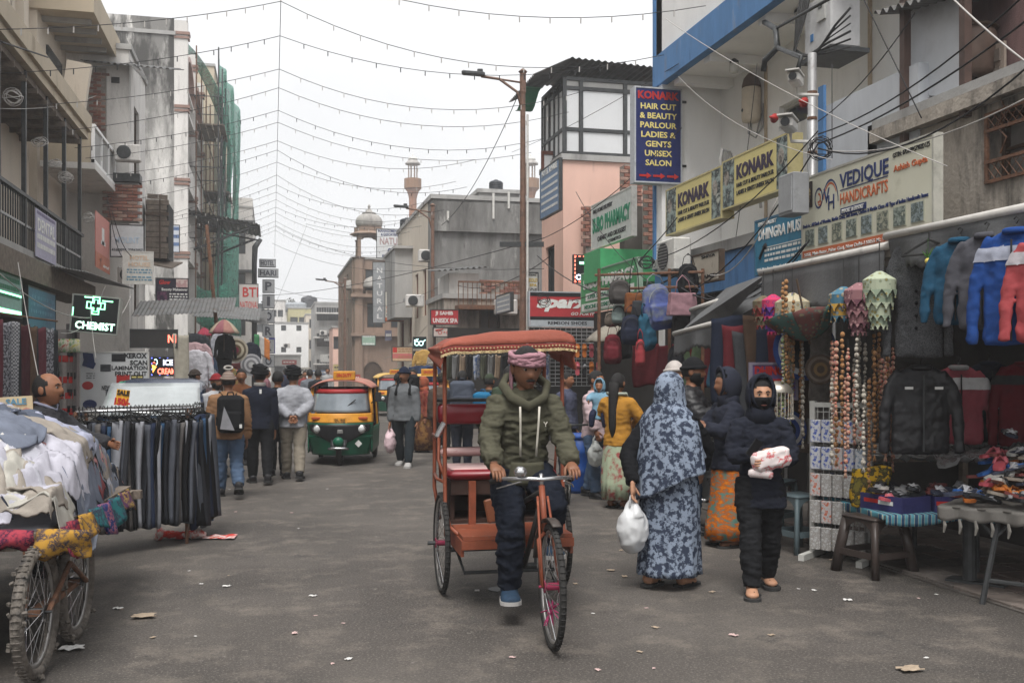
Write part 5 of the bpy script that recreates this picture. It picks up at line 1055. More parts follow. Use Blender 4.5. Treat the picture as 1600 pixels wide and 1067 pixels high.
def chem_r(t, w_, h_, y):
 led_dots(t, w_, h_, y, LEDR, 7, .03); b = MB(); b.bx(-.03, .03, y-.012, y, -.02, h_*.36).bx(-.2, .2, y-.013, y-.001, .10, .15); obj('cross', b, LEDG, t)
sign('black CHEMIST neon sign with thin green cross and red border lights', frect(895, 398, 943, 444, 19.5), 'F', BLK, STEEL, [('CHEMIST', 0, -.28, .84, .2, LEDW, .04)], extra=chem_r)
def chem_l(t, w_, h_, y):
 b = MB(); a, k, z = .055, .15, .19*h_+.03; P = [(-a, k), (a, k), (a, a), (k, a), (k, -a), (a, -a), (a, -k), (-a, -k), (-a, -a), (-k, -a), (-k, a), (-a, a)]
 b.tube([(x, y-.006, z+q) for x, q in P], .014, 5, closed=True).tube([(x*.55, y-.006, z+q*.7) for x, q in P], .008, 5, closed=True); obj('cross', b, LEDG, t)
 b = MB(); b.bx(-.2, -.03, y-.01, y, h_*.42, h_*.45).bx(.1, .28, y-.01, y, h_*.36, h_*.39).bx(-w_*.47, -w_*.45, y-.01, y, -.05, .1); obj('border_lights', b, LEDG, t, kind='stuff')
cs = sign('black CHEMIST neon sign with glowing green outlined cross', frect(113, 462, 188, 522, 19.2), 'F', BLK, mat('frame_pale', (.32, .33, .30), rough=.5), [('CHEMIST', .02, -.30, .82, .2, glow('led_mint', (.55, 1, .75), 1.1), .03)], dep=.3, extra=chem_l, roll=R(5))
for lab, pl, t_, b_, pr, mm, bm in (('green lit shop sign hanging under the balcony, nearest of the pair', -30, 404, 486, 31, pt(150, 186, 180, .8), LEDG), ('blue shop sign hanging under the balcony beside the green one', 40, 445, 512, 84, pt(70, 130, 160, .8), None)):
 def ex(t, w_, h_, y, bm=bm):
  print_lines(t, -.42*w_, .42*w_, [.22*h_, .05*h_, -.12*h_], .09*h_, y, INKC if bm is None else INKG, 8)
  if bm: strip(t, 'light_strip', -.47*w_, .47*w_, -.45*h_, -.36*h_, y, bm); strip(t, 'light_strip', -.47*w_, .47*w_, -.05*h_, -.01*h_, y, bm)
 sign(lab, xrect(pl, t_, b_, pr, -3.9), 'E', mm, STEEL, (), extra=ex, group='lit signs under the balcony')
# boards along the left
WHS = mat('sign_white', (.60, .61, .62), rough=.45, var=.04, stain=((.42, .42, .41), .6, .85, 4))
def xerox(t, w_, h_, y):
 b = MB(); b.plate([(-.46*w_, y-.004, .26*h_), (-.30*w_, y-.004, .20*h_), (-.26*w_, y-.004, .30*h_), (-.43*w_, y-.004, .38*h_)], (0, .004, 0)).plate([(-.44*w_, y-.004, .37*h_), (-.28*w_, y-.004, .31*h_), (-.30*w_, y-.004, .46*h_), (-.45*w_, y-.004, .49*h_)], (0, .004, 0)); obj('laptop_print', b, INKB, t)
 strip(t, 'printer_print', -.04*w_, .16*w_, .33*h_, .46*h_, y, INK); strip(t, 'printer_print', -.2*w_, -.05*w_, .16*h_, .28*h_, y, pt(60, 64, 70)); disc(t, 'sticker', -.38*w_, -.08*h_, .07*h_, y, INKR, rx=1.3); disc(t, 'sticker', -.35*w_, -.40*h_, .08*h_, y, INKB, rx=1.4)
 strip(t, 'red_tag', .03*w_, .22*w_, -.12*h_, .10*h_, y, INKR); strip(t, 'black_tag', .24*w_, .42*w_, -.08*h_, .10*h_, y, INK); print_lines(t, .25*w_, .41*w_, [0, .05*h_], .025*h_, y-.006, INKY, 3)
 print_lines(t, -.40*w_, -.28*w_, [.12*h_, .08*h_, .04*h_], .012*h_, y, INK, 2)
 for z in (-.32, -.44): strip(t, 'grey_tab', -.02*w_, .46*w_, (z-.04)*h_, (z+.04)*h_, y, pt(70, 72, 80)); print_lines(t, 0, .44*w_, [(z-.025)*h_], .05*h_, y-.006, INKW, 6)
sign('white SCAN LAMINATION PRINT OUT board at the copy shop', frect(124, 549, 233, 640, 20.5), 'F', WHS, WPAINT, [('XEROX', .30, .43, .34, .09, INK, .04), ('SCAN', .35, .31, .25, .085, INK, .03), ('LAMINATION', .22, .22, .52, .07, INK, .03), ('PRINT OUT', .24, .12, .46, .08, INK, .03), ('NEW', -.12, -.12, .12, .08, INK, .03), ('HEADPHONES', .2, -.17, .52, .07, INKR), ('MO', -.10, -.44, .1, .08, INK, .03)], dep=.05, extra=xerox)
def ice(t, w_, h_, y):
 led_dots(t, w_, h_, y, LEDB, 4, .02); b = MB(); b.plate([(-.40*w_, y-.005, -.32*h_), (-.44*w_, y-.005, .10*h_), (-.26*w_, y-.005, .0)], (0, .005, 0)); obj('cone_light', b, glow('led_orange', (1, .4, .08), 1.1), t); disc(t, 'scoop_light', -.30*w_, .22*h_, .16*h_, y, LEDC, .11*h_, a0=-1.4, a1=2.4, rx=.6); disc(t, 'scoop_light', -.36*w_, .14*h_, .1*h_, y, LEDR, .07*h_, a0=0, a1=3, rx=.6)
sign('black ICE CREAM light sign with a glowing cone', frect(235, 557, 277, 588, 22.5), 'F', BLK, STEEL, [('ICE', .16, .2, .36, .3, LEDW, .03), ('CREAM', .10, -.24, .66, .3, LEDR, .03)], extra=ice)
sign('long dark LED display with red letters N I at its end', frect(203, 514, 278, 544, 21), 'F', mat('led_off', (.035, .033, .032), rough=.4), STEEL, [('NI', .38, 0, .17, .42, LEDR, .03)], dep=.1)
def glowb(t, w_, h_, y): strip(t, 'picture', .12*w_, .47*w_, .16*h_, .47*h_, y, pattern('print_rosy', (.42, .26, .26), (.55, .45, .42), 'noise', 8)); strip(t, 'picture', -.44*w_, -.15*w_, -.35*h_, -.02*h_, y, pattern('print_plum', (.12, .05, .09), (.03, .02, .04), 'noise', 8)); print_lines(t, -.08*w_, .46*w_, [-.12*h_, -.22*h_, -.32*h_], .05*h_, y, INKW, 3)
sign('dark Beauty Makeover sign with a rosy portrait print', frect(243, 434, 295, 477, 27), 'F', pt(44, 38, 54, .9), STEEL, [('Glow', -.22, .34, .34, .17, INKR, .03, .2), ('Beauty Makeover', .08, .06, .78, .13, INKW, .02)], extra=glowb)
sign('grey white hotel board with a phone number', frect(172, 350, 226, 403, 26.2), 'F', pt(196, 200, 202, .85), STEEL, [('MOUNT', 0, .02, .7, .2, pt(170, 190, 206, .9)), ('41680028, 23562057', .0, -.28, .9, .1, INK)], dep=.06)
def cream_ex(t, w_, h_, y): print_lines(t, -.35*w_, .45*w_, [-.08*h_, -.16*h_, -.30*h_, -.38*h_], .04*h_, y, INKC, 7)
sign('cream white board with faded orange heading below the phone number board', frect(191, 392, 240, 445, 26.0), 'F', pt(214, 214, 206, .85), WPAINT, [('HOTEL', .05, .3, .6, .13, pt(220, 190, 160, .9)), ('HOUSE', .05, .1, .7, .13, pt(220, 190, 160, .9))], dep=.06, extra=cream_ex)
def bwex(t, w_, h_, y):
 for k in range(3): strip(t, 'blue_band', -.48*w_, .48*w_, (.30-.28*k)*h_, (.42-.28*k)*h_, y, pt(100, 126, 170, .85))
sign('narrow blue and white striped sign on the peeling building', frect(260, 351, 281, 395, 38), 'F', pt(200, 206, 216, .85), STEEL, (), extra=bwex)
def purpb(t, w_, h_, y): print_lines(t, -.42*w_, .42*w_, [-.1*h_, -.28*h_], .1*h_, y, INKW, 9); print_lines(t, -.42*w_, .42*w_, [.38*h_], .06*h_, y, pt(120, 110, 150), 9)
sign('faded lilac banner tied to the steel balcony railing', xrect(55, 322, 402, 88, -3.97), 'E', pt(176, 172, 196, .85), None, [('DENTAL', 0, .18, .8, .26, INKW, .02)], dep=.02, extra=purpb, name='banner')
def pinkb(t, w_, h_, y): b = MB(); b.ob((0, y, .12*h_), (.16*w_, .006, .3*h_)).ob((.02, y, .0), (.3*w_, .006, .07*h_)); obj('white_mark', b, INKW, t); disc(t, 'white_swirl', -.15*w_, -.38*h_, .09*h_, y, INKW, .055*h_, a0=.5, a1=4.5); strip(t, 'orange_part', -.5*w_, .5*w_, -.5*h_, -.22*h_, y+.004, pt(196, 112, 84, .85))
sign('tall salmon pink hanging banner with white marks', xrect(149, 327, 417, 171, -3.9), 'E', pt(214, 136, 124, .85), None, [('airtel', .2, -.40, .4, .06, INKW)], dep=.03, extra=pinkb, name='banner')
sign('white sign with two lines of red letters beside the netting', frect(373, 443, 404, 488, 43.5), 'F', pt(200, 192, 186, .85), STEEL, [('BTI', .1, .2, .8, .34, INKR, .02), ('NATIONAL', .03, -.25, .92, .26, INKR, .01)])
GB = pt(182, 184, 188, .8)
hp = thing('sign_pole', 'dark bent pole carrying the tall vertical hotel sign', 'pole', (onY(404, 575, 49).x-.2, 49.4, 0)); b = MB(); b.tube([(0, 0, 0), (0, 0, 6.6), (.03, 0, 7.4), (.3, 0, 7.8)], [.13, .12, .14, .1], 10); obj('shaft', b, STEEL, hp, True)
for s_, pl, pr, t_, b_, fr_ in (('HOTEL', 405, 431, 405, 418, 0), ('HARI', 403, 435, 420, 434, 0), ('P', 410, 429, 437, 458, 1), ('I', 410, 429, 460, 482, 1), ('O', 410, 429, 484, 505, 1), ('R', 410, 429, 507, 528, 1), ('K', 410, 429, 530, 552, 1), ('O', 410, 429, 554, 574, 1)):
 sign({'HOTEL': 'small box reading HOTEL at the head of the vertical sign', 'HARI': 'wide four letter box second from the top of the vertical sign'}.get(s_, 'square letter box %s of the tall vertical hotel sign' % (s_ if s_ != 'O' else 'O, between I and R' if t_ < 520 else 'O, lowest of all')), frect(pl, t_, pr, b_, 49), 'F', GB, STEEL, [(s_, 0, 0, .8 if len(s_) > 1 else (.55 if s_ != 'I' else .25), .66, pt(70, 72, 84, .9), .03)], dep=.3, fw=.02, group='letter boxes of the vertical hotel sign')
# far right boards
sign('white hotel board on the roof line with blue lower lettering', frect(588, 357, 642, 405, 45), 'F', WHS, STEEL, [('MANAGEMENT', -.15, .42, .6, .09, INKB), ('& EXPORTERS', -.12, .30, .5, .09, INKB), ('NATURAL', .02, .08, .84, .24, pt(170, 140, 140, .9), .02), ('OTHER', .08, -.25, .52, .2, INKB, .03), ('EXCEPTION', .0, -.42, .66, .09, INKB)])
nv = sign('tall grey vertical board with letters running downwards', frect(582, 409, 602, 505, 44.5), 'F', pt(160, 164, 168, .85), STEEL, [(s_, .05, .36-.125*i, .42, .08, pt(226, 226, 226, .9), .02) for i, s_ in enumerate('NATURAL')])
def orng(t, w_, h_, y): disc(t, 'round_logo', 0, .13*h_, .19*h_, y, INKO, .10*h_); strip(t, 'logo_bar', -.42*w_, .42*w_, -.06*h_, .0, y-.005, INKO); disc(t, 'logo_arc', 0, .12*h_, .27*h_, y-.004, INKO, .23*h_, a0=.6, a1=2.6); strip(t, 'orange_band', -.48*w_, .48*w_, -.48*h_, -.36*h_, y, INKO)
sign('white exporters sign with round orange logo and orange foot band', frect(601, 455, 632, 503, 42), 'F', pt(216, 212, 200, .85), STEEL, [('8', 0, .13, .28, .2, INKO, .04), ('GINEH EXPORTS', 0, -.16, .84, .10, INKO), ('MANUFACTURERS', 0, -.28, .84, .06, INK)], extra=orng)
sign('red UNISEX SPA sign', frect(672, 483, 717, 508, 27), 'F', RED, STEEL, [('JI SAHIB', -.02, .22, .62, .3, INKW, .03), ('UNISEX SPA', .02, -.22, .86, .3, INKW, .03)])
def specs(col):
 def ex(t, w_, h_, y):
  for x in (-.22, .1): disc(t, 'lens_light', x*w_, -.05*h_, .2*h_, y, col, .14*h_)
  b = MB(); b.tube([(-.4*w_, y-.004, .22*h_), (-.32*w_, y-.004, .1*h_)], .012, 5).tube([(.24*w_, y-.004, .05*h_), (.42*w_, y-.004, .24*h_)], .012, 5).tube([(-.08*w_, y-.004, .0), (-.02*w_, y-.004, 0)], .012, 5).tube([(-.36*w_, y-.004, .2*h_), (-.1*w_, y-.004, .3*h_)], .012, 5); obj('frame_light', b, col, t)
 return ex
sign('upper black neon sign with glowing spectacles', frect(645, 526, 666, 545, 27.2), 'F', pt(30, 52, 52, .9), STEEL, (), extra=specs(LEDC), group='optician neon signs')
sign('lower black neon sign with glowing spectacles', frect(645, 548, 667, 566, 27.2), 'F', pt(30, 52, 52, .9), STEEL, (), extra=specs(LEDC), group='optician neon signs')
sign('pale optician sign with red spectacles under the red spa sign', frect(676, 511, 716, 527, 27), 'F', pt(206, 190, 182, .85), STEEL, (), extra=specs(INKR))
def trav(t, w_, h_, y): strip(t, 'pink_band', -.48*w_, .48*w_, -.28*h_, .02*h_, y, pt(206, 110, 110, .85)); strip(t, 'picture', -.45*w_, -.25*w_, .1*h_, .42*h_, y, INKR); print_lines(t, -.2*w_, .44*w_, [.3*h_, .14*h_, -.2*h_], .07*h_, y-.005, pt(180, 130, 90), 5)
sign('small sand coloured travel sign with a pink band, leaning on a lamp', frect(612, 541, 645, 565, 34), 'F', pt(206, 176, 142, .85), STEEL, (), extra=trav)
def plain(c_, n=4):
 def ex(t, w_, h_, y): print_lines(t, -.42*w_, .42*w_, [(.34-.74*k/max(1, n-1))*h_ for k in range(n)], .3*h_/n, y, c_, 3)
 return ex
sign('steel blue slanted board on the pink house corner', xrect(846, 268, 345, 876, 6.0), 'W', pt(112, 140, 176, .85), STEEL, [('HOTEL SUNRISE', 0, .4, .8, .12, INKW)], extra=lambda t, w_, h_, y: print_lines(t, -.42*w_, .42*w_, [.2*h_, .06*h_, -.08*h_, -.22*h_, -.36*h_], .05*h_, y, INKW, 5))
sign('small white board with gold lettering wired up beside the lamp post', frect(813, 425, 841, 457, 21.0), 'F', pt(204, 204, 196, .85), STEEL, [('THE GOLD', .0, .1, .86, .18, pt(206, 170, 60, .9)), ('SPA', .2, -.14, .4, .14, pt(206, 170, 60, .9)), ('FOR BOOKING', 0, .36, .7, .09, INK)], extra=lambda t, w_, h_, y: print_lines(t, -.4*w_, .4*w_, [-.34*h_, -.42*h_], .04*h_, y, INK, 3))
sign('tilted grey blue board above the ruined house terrace', xrect(777, 463, 492, 800, 5.6), 'W', pt(168, 174, 186, .85), STEEL, (), extra=plain(INKW, 4))
sign('brown faded board behind the hanging handbags', xrect(1085, 400, 446, 1128, 6.0), 'W', pt(186, 176, 160, .8), WOODD, [('SHIVA', .1, .36, .5, .1, INK), ('PYRAMID', .0, -.3, .8, .12, INK)])
sign('pale green small board on the sandstone building', frect(565, 524, 587, 540, 55), 'F', pt(150, 180, 160, .85), STEEL, (), extra=plain(INKW, 2))
sign('grey hotel name strip on the far grey hotel', frect(505, 527, 532, 534, 91), 'F', pt(60, 62, 66, .8), None, [('KRISHNA INN', 0, 0, .86, .6, INKW)], dep=.05)
sign('white shop board on the ground floor of the far grey hotel', frect(500, 553, 535, 566, 90.5), 'F', pt(196, 196, 192, .85), None, [('BALAJI', .1, .1, .5, .4, INK)], dep=.05)
# ------------------------------------------------------------------ wheels and vehicles
TYRE = mat('tyre_rubber', (.028, .027, .026), rough=.85, var=.3, scale=20, bump=.3, stain=((.12, .105, .09), .6, .75, 12))
CHROME = mat('chrome', (.55, .55, .56), rough=.22, metal=.9, var=.1); RIMM = mat('rim_steel', (.34, .33, .32), rough=.4, metal=.7, var=.2, stain=((.12, .09, .07), .6, .75, 30))
COPPER = mat('paint_orange_frame', srgb(156, 86, 62, .62), rough=.5, var=.2, scale=12, stain=[((.06, .045, .038), .6, .72, 16), (srgb(196, 128, 98, .8), .6, .75, 9)])
def wheel(parent, c, r, M_=None, n=28, tr=.02, name='wheel', tyre=TYRE, hub=STEEL, spokes=True):
 """spoked wheel in the local YZ plane"""
 ring = lambda rr, k=40: [(0, rr*math.cos(2*math.pi*i/k), rr*math.sin(2*math.pi*i/k)) for i in range(k)]
 b = MB(); b.tube(ring(r-tr), tr, 8, closed=True)
 for i in range(60): a = 2*math.pi*i/60; b.ob((0, (r-.001)*math.cos(a), (r-.001)*math.sin(a)), (tr*1.3, .008, .006), Matrix.Rotation(a, 3, 'X'))
 w_ = obj(name, MB(), tyre, parent, loc=c); obj('tyre', b, tyre, w_, True)
 b = MB(); b.tube(ring(r-tr*2.1), [(.010, .015)]*40, 6, closed=True, ref=(1, 0, 0)); obj('rim', b, RIMM, w_, True)
 b = MB(); b.cyl((-.045, 0, 0), (.045, 0, 0), .022, 12).cyl((-.045, 0, 0), (-.04, 0, 0), .036, 12).cyl((.04, 0, 0), (.045, 0, 0), .036, 12).cyl((-.075, 0, 0), (.075, 0, 0), .008, 8); obj('hub', b, hub, w_)
 if spokes:
  b = MB()
  for i in range(n):
   a = 2*math.pi*i/n; s_ = 1 if i % 2 else -1; a2 = a+(.5 if i % 4 < 2 else -.5); b.tube([(s_*.04, .034*math.cos(a2), .034*math.sin(a2)), (0, (r-tr*2.2)*math.cos(a), (r-tr*2.2)*math.sin(a))], .0022, 4)
  obj('spokes', b, CHROME, w_, kind='stuff')
 return w_
# ---- cycle rickshaw coming towards the camera
gf, gr_ = onZ(862, 1013), onZ(690, 925); Dv = gf-gr_; TR = .43
LW = math.sqrt(Dv.length**2-TR*TR); RY = math.atan2(Dv.y, Dv.x)-math.atan2(LW, -TR)
mid = gr_-Matrix.Rotation(RY, 3, 'Z')@V((TR, 0, 0))
rk_ = thing('cycle_rickshaw', 'orange framed cycle rickshaw with red hood and worn red seat', 'cycle rickshaw', mid, RY)
WR = .355
for x_ in (-TR, TR): wheel(rk_, (x_, 0, WR), WR, hub=mat('hub_pink', srgb(150, 50, 80, .8), var=.3))
wf = wheel(rk_, (0, LW, WR), WR, hub=mat('hub_pink', (.3, .05, .1))); wf.rotation_euler = (0, 0, R(-3))
b = MB()
for k in range(26): a = k*.8; b.tube([(0, LW, WR-.13), (rnd.uniform(-.05, .05), LW+.07*math.cos(a), WR-.15+.07*math.sin(a))], [.006, .003], 4)
obj('pink_tassel', b, pt(170, 50, 100, .8), rk_, kind='stuff')
hd, ht = V((0, LW-.16, .62)), V((0, LW-.25, .90))
b = MB(); b.tube([hd, ht], .019, 8).tube([hd+V((0, 0, .02)), hd+V((.045, .02, -.02)), V((.05, LW-.02, WR))], .012, 6).tube([hd+V((0, 0, .02)), hd+V((-.045, .02, -.02)), V((-.05, LW-.02, WR))], .012, 6)
b.tube([ht+V((.03, .02, -.06)), V((.055, LW+.01, WR))], .008, 5).tube([ht+V((-.03, .02, -.06)), V((-.055, LW+.01, WR))], .008, 5); obj('fork', b, COPPER, rk_, True)
bbk = V((0, LW-.74, .33)); sdl = V((0, LW-.86, .86))
b = MB(); b.tube([ht-V((0, .02, .1)), bbk], .018, 8).tube([ht-V((0, 0, .03)), sdl-V((0, -.03, .14))], .016, 8).tube([bbk, sdl], .016, 8).tube([bbk, V((.03, .2, .33)), V((.03, 0, .355))], .014, 6).tube([bbk, V((-.03, .2, .33)), V((-.03, 0, .355))], .014, 6); obj('main_frame', b, mat('paint_dark_frame', (.035, .032, .03), rough=.5, var=.3), rk_, True)
b = MB(); b.tube([bbk+V((0, .02, .02)), V((0, LW-.9, .62)), V((0, .52, .52))], .02, 6); obj('stay', b, COPPER, rk_, True)
b = MB(); b.cyl((-.53, 0, WR), (.53, 0, WR), .014, 8).tube([(.35, .1, .36), (.33, .42, .22), (-.33, .42, .22), (-.35, .1, .36)], .013, 8).cyl((-.4, .2, .34), (.4, .2, .34), .018, 6); obj('axle', b, STEEL, rk_)
b = MB(); b.tube([ht, ht+V((0, -.02, .07))], .013, 8).tube([(-.25, LW-.50, .905), (-.21, LW-.36, .935), (-.1, LW-.25, .945), (0, LW-.23, .94), (.1, LW-.25, .945), (.21, LW-.36, .935), (.25, LW-.50, .905)], .012, 8); hb = obj('handlebar', b, CHROME, rk_, True)
for x_ in (-1, 1): b = MB(); b.tube([(x_*.235, LW-.44, .915), (x_*.252, LW-.53, .90)], .017, 8); obj('grip', b, RUB, hb); b = MB(); b.tube([(x_*.13, LW-.22, .93), (x_*.2, LW-.3, .90), (x_*.24, LW-.42, .87)], .005, 5); obj('brake_lever', b, CHROME, hb)
b = MB(); b.sph((.13, LW-.25, .985), (.04, .04, .035), 14, 8); obj('bell', b, CHROME, rk_, True)
b = MB(); b.ob(sdl+V((0, .01, .0)), (.19, .26, .06), bev=.025).tube([sdl+V((0, .08, -.01)), sdl+V((0, .2, .0))], [(.03, .06), (.02, .025)], 8); obj('saddle', b, RUB, rk_, True)
b = MB(); b.cyl((-.08, bbk.y, bbk.z), (.08, bbk.y, bbk.z), .02, 8).tube([(.075, bbk.y, bbk.z), (.085, bbk.y+.04, bbk.z-.16)], .010, 6).tube([(-.075, bbk.y, bbk.z), (-.085, bbk.y-.04, bbk.z+.16)], .010, 6); b.lathe([(.09, 0), (.09, .006)], 24); obj('crank', b, STEEL, rk_)
for s_, p in ((1, (.13, bbk.y+.04, bbk.z-.165)), (-1, (-.13, bbk.y-.04, bbk.z+.165))): b = MB(); b.ob(p, (.09, .08, .025), bev=.005); obj('pedal', b, RUB, rk_)
b = MB(); b.tube([(0, LW-.37*math.cos(a), WR+.385*math.sin(a)) for a in [R(15+i*12) for i in range(9)]], [(.006, .03)]*9, 8, ref=(0, 0, 1)); obj('mudguard', b, mat('mudguard_dark', (.05, .04, .035), rough=.5), rk_, True)
# carriage
OR_B = mat('paint_orange_board', srgb(164, 90, 64, .6), rough=.55, var=.2, scale=7, stain=[((.08, .05, .04), .58, .72, 9), ((.30, .2, .15), .6, .75, 14)])
b = MB(); b.bx(-.37, .37, .08, .62, .47, .495); obj('footboard', b, OR_B, rk_)
b = MB(); b.bx(-.38, .38, .60, .625, .41, .468).bx(-.38, -.36, -.25, .6, .36, .468).bx(.36, .38, -.25, .6, .36, .468); obj('footboard_edge', b, COPPER, rk_)
b = MB(); b.bx(-.37, .37, .02, .06, .70, .80).bx(-.37, .37, -.38, .06, .495, .52).bx(-.37, -.34, -.38, .018, .52, .80).bx(.34, .37, -.38, .018, .52, .80).bx(-.34, .34, -.40, -.37, .52, .80); obj('seat_box', b, mat('board_brown_shaded', srgb(70, 48, 40, .6), var=.3, scale=5, stain=((.04, .03, .025), .55, .7, 7)), rk_)  # brown darkened to stand for the shade under the seat
for x_ in (-.33, .20): b = MB(); b.bx(x_, x_+.05, .072, .11, .495, .80); obj('seat_support', b, COPPER, rk_)
b = MB(); b.ob((.02, .09, .60), (.22, .03, .17), (0, .2, 0), bev=.01); obj('hanging_pouch', b, pt(130, 76, 50, .8), rk_)
SEATR = mat('vinyl_red', srgb(150, 36, 48, .7), rough=.35, var=.15, spec=.5, stain=(srgb(110, 30, 36, .7), .6, .8, 6))
SEATW = mat('vinyl_worn_pink', srgb(224, 186, 182, .8), rough=.4, var=.1, spec=.5, stain=(srgb(180, 90, 96, .8), .6, .78, 7))
b = MB(); b.ob((0, -.16, .842), (.80, .50, .075), bev=.03); sc_ = obj('seat', b, SEATR, rk_, True)
b = MB(); b.ob((0, -.15, .879), (.74, .42, .012), bev=.005); obj('seat_top', b, SEATW, sc_, True)
b = MB(); b.ob((0, -.44, .965), (.78, .07, .07), bev=.025); obj('seat_bolster', b, SEATW, rk_, True)
b = MB(); b.ob((0, -.47, 1.25), (.80, .06, .155), (R(-8), 0, 0), bev=.02); br_ = obj('backrest', b, mat('vinyl_maroon', srgb(140, 28, 42, .75), rough=.3, spec=.5, stain=(srgb(90, 24, 30, .7), .6, .8, 5)), rk_, True)
b = MB(); b.cyl((-.42, -.48, 1.355), (.42, -.48, 1.355), .014, 8); obj('back_bar', b, STEEL, br_)
for s_ in (-1, 1):
 b = MB(); x_ = s_*.425; b.tube([(x_, .12, 1.70), (x_, .13, 1.3), (x_, .14, .82), (x_, .16, .60), (x_*.95, .24, .50), (x_*.86, .40, .475)], .0145, 8).tube([(x_, -.42, 1.74), (x_, -.44, 1.2), (x_, -.46, .7), (x_*.95, -.3, .48)], .0145, 8); obj('hood_post', b, COPPER, rk_, True)
 b = MB(); b.tube([(x_, .13, 1.18), (x_*1.06, -.1, 1.10), (x_*1.03, -.44, 1.10)], .013, 6).tube([(x_, .14, .80), (x_*1.06, -.1, .80), (x_, -.45, .80)], .013, 6).tube([(x_, -.1, .8), (x_*1.04, -.1, 1.1)], .01, 6).tube([(x_, .14, .83), (x_*1.08, .05, .95), (x_*1.05, -.02, 1.1)], .012, 6); obj('arm_rail', b, COPPER, rk_, True)
b = MB(); b.ob((.46, .15, 1.17), (.035, .03, .12), (.0, -.5, 0), bev=.008); obj('hood_hinge', b, CHROME, rk_)
HOODR = mat('hood_canvas', srgb(168, 92, 74, .66), rough=.75, var=.14, scale=4, bump=.2, bscale=50, stain=[(srgb(140, 52, 44, .75), .56, .74, 3), (srgb(190, 130, 110, .7), .60, .78, 5)])
def hood(u, v):
 a = -1+2*u; f_ = min(1, v/.16); e_ = max(0, abs(a)-.80)/.20; z = 1.765+.075*math.sin(f_*1.57)-.02*a-.045*e_**1.5*(.4+.6*f_)-.05*max(0, a-.2)*f_
 return V((a*(.455+.02*(1-f_)), .32-.05*f_-.82*max(0, (v-.16)/.84), z+.012*math.sin(v*math.pi)+.008*NZ.noise(V((u*6, v*5, 1)))))
b = MB(); b.grid(hood, 36, 22, .008); ho = obj('hood', b, HOODR, rk_, True)
b = MB(); b.grid(lambda u, v: hood(u, 0)+V((0, .004+.004*v, -.002-.042*v)), 60, 3, .006); obj('hood_valance', b, mat('valance_red', srgb(138, 58, 52, .7), var=.25, scale=18), ho, True)
b = MB(); gold = mat('trim_gold', srgb(196, 172, 130, .8), var=.4, scale=60)
for i in range(120): u = i/119; p = hood(u, 0)+V((0, .012, -.048)); b.ob(p, (.009, .008, .012+.012*rnd.random()), (rnd.uniform(-.4, .4), rnd.uniform(-.5, .5), 0))
for i in range(40): u = i/39; p = hood(u, 0)+V((0, .014, -.02)); b.ob(p, (.010, .006, .010), (0, .8, 0))
obj('hood_fringe', b, gold, ho, kind='stuff')
for s_ in (-1, 1):
 b = MB(); b.grid(lambda u, v: (s_*(.47+.01*math.sin(v*9)), (.30-.75*u), 1.755-(.17-.10*u)*v), 12, 6, .008); obj('hood_flap', b, HOODR, ho, True)
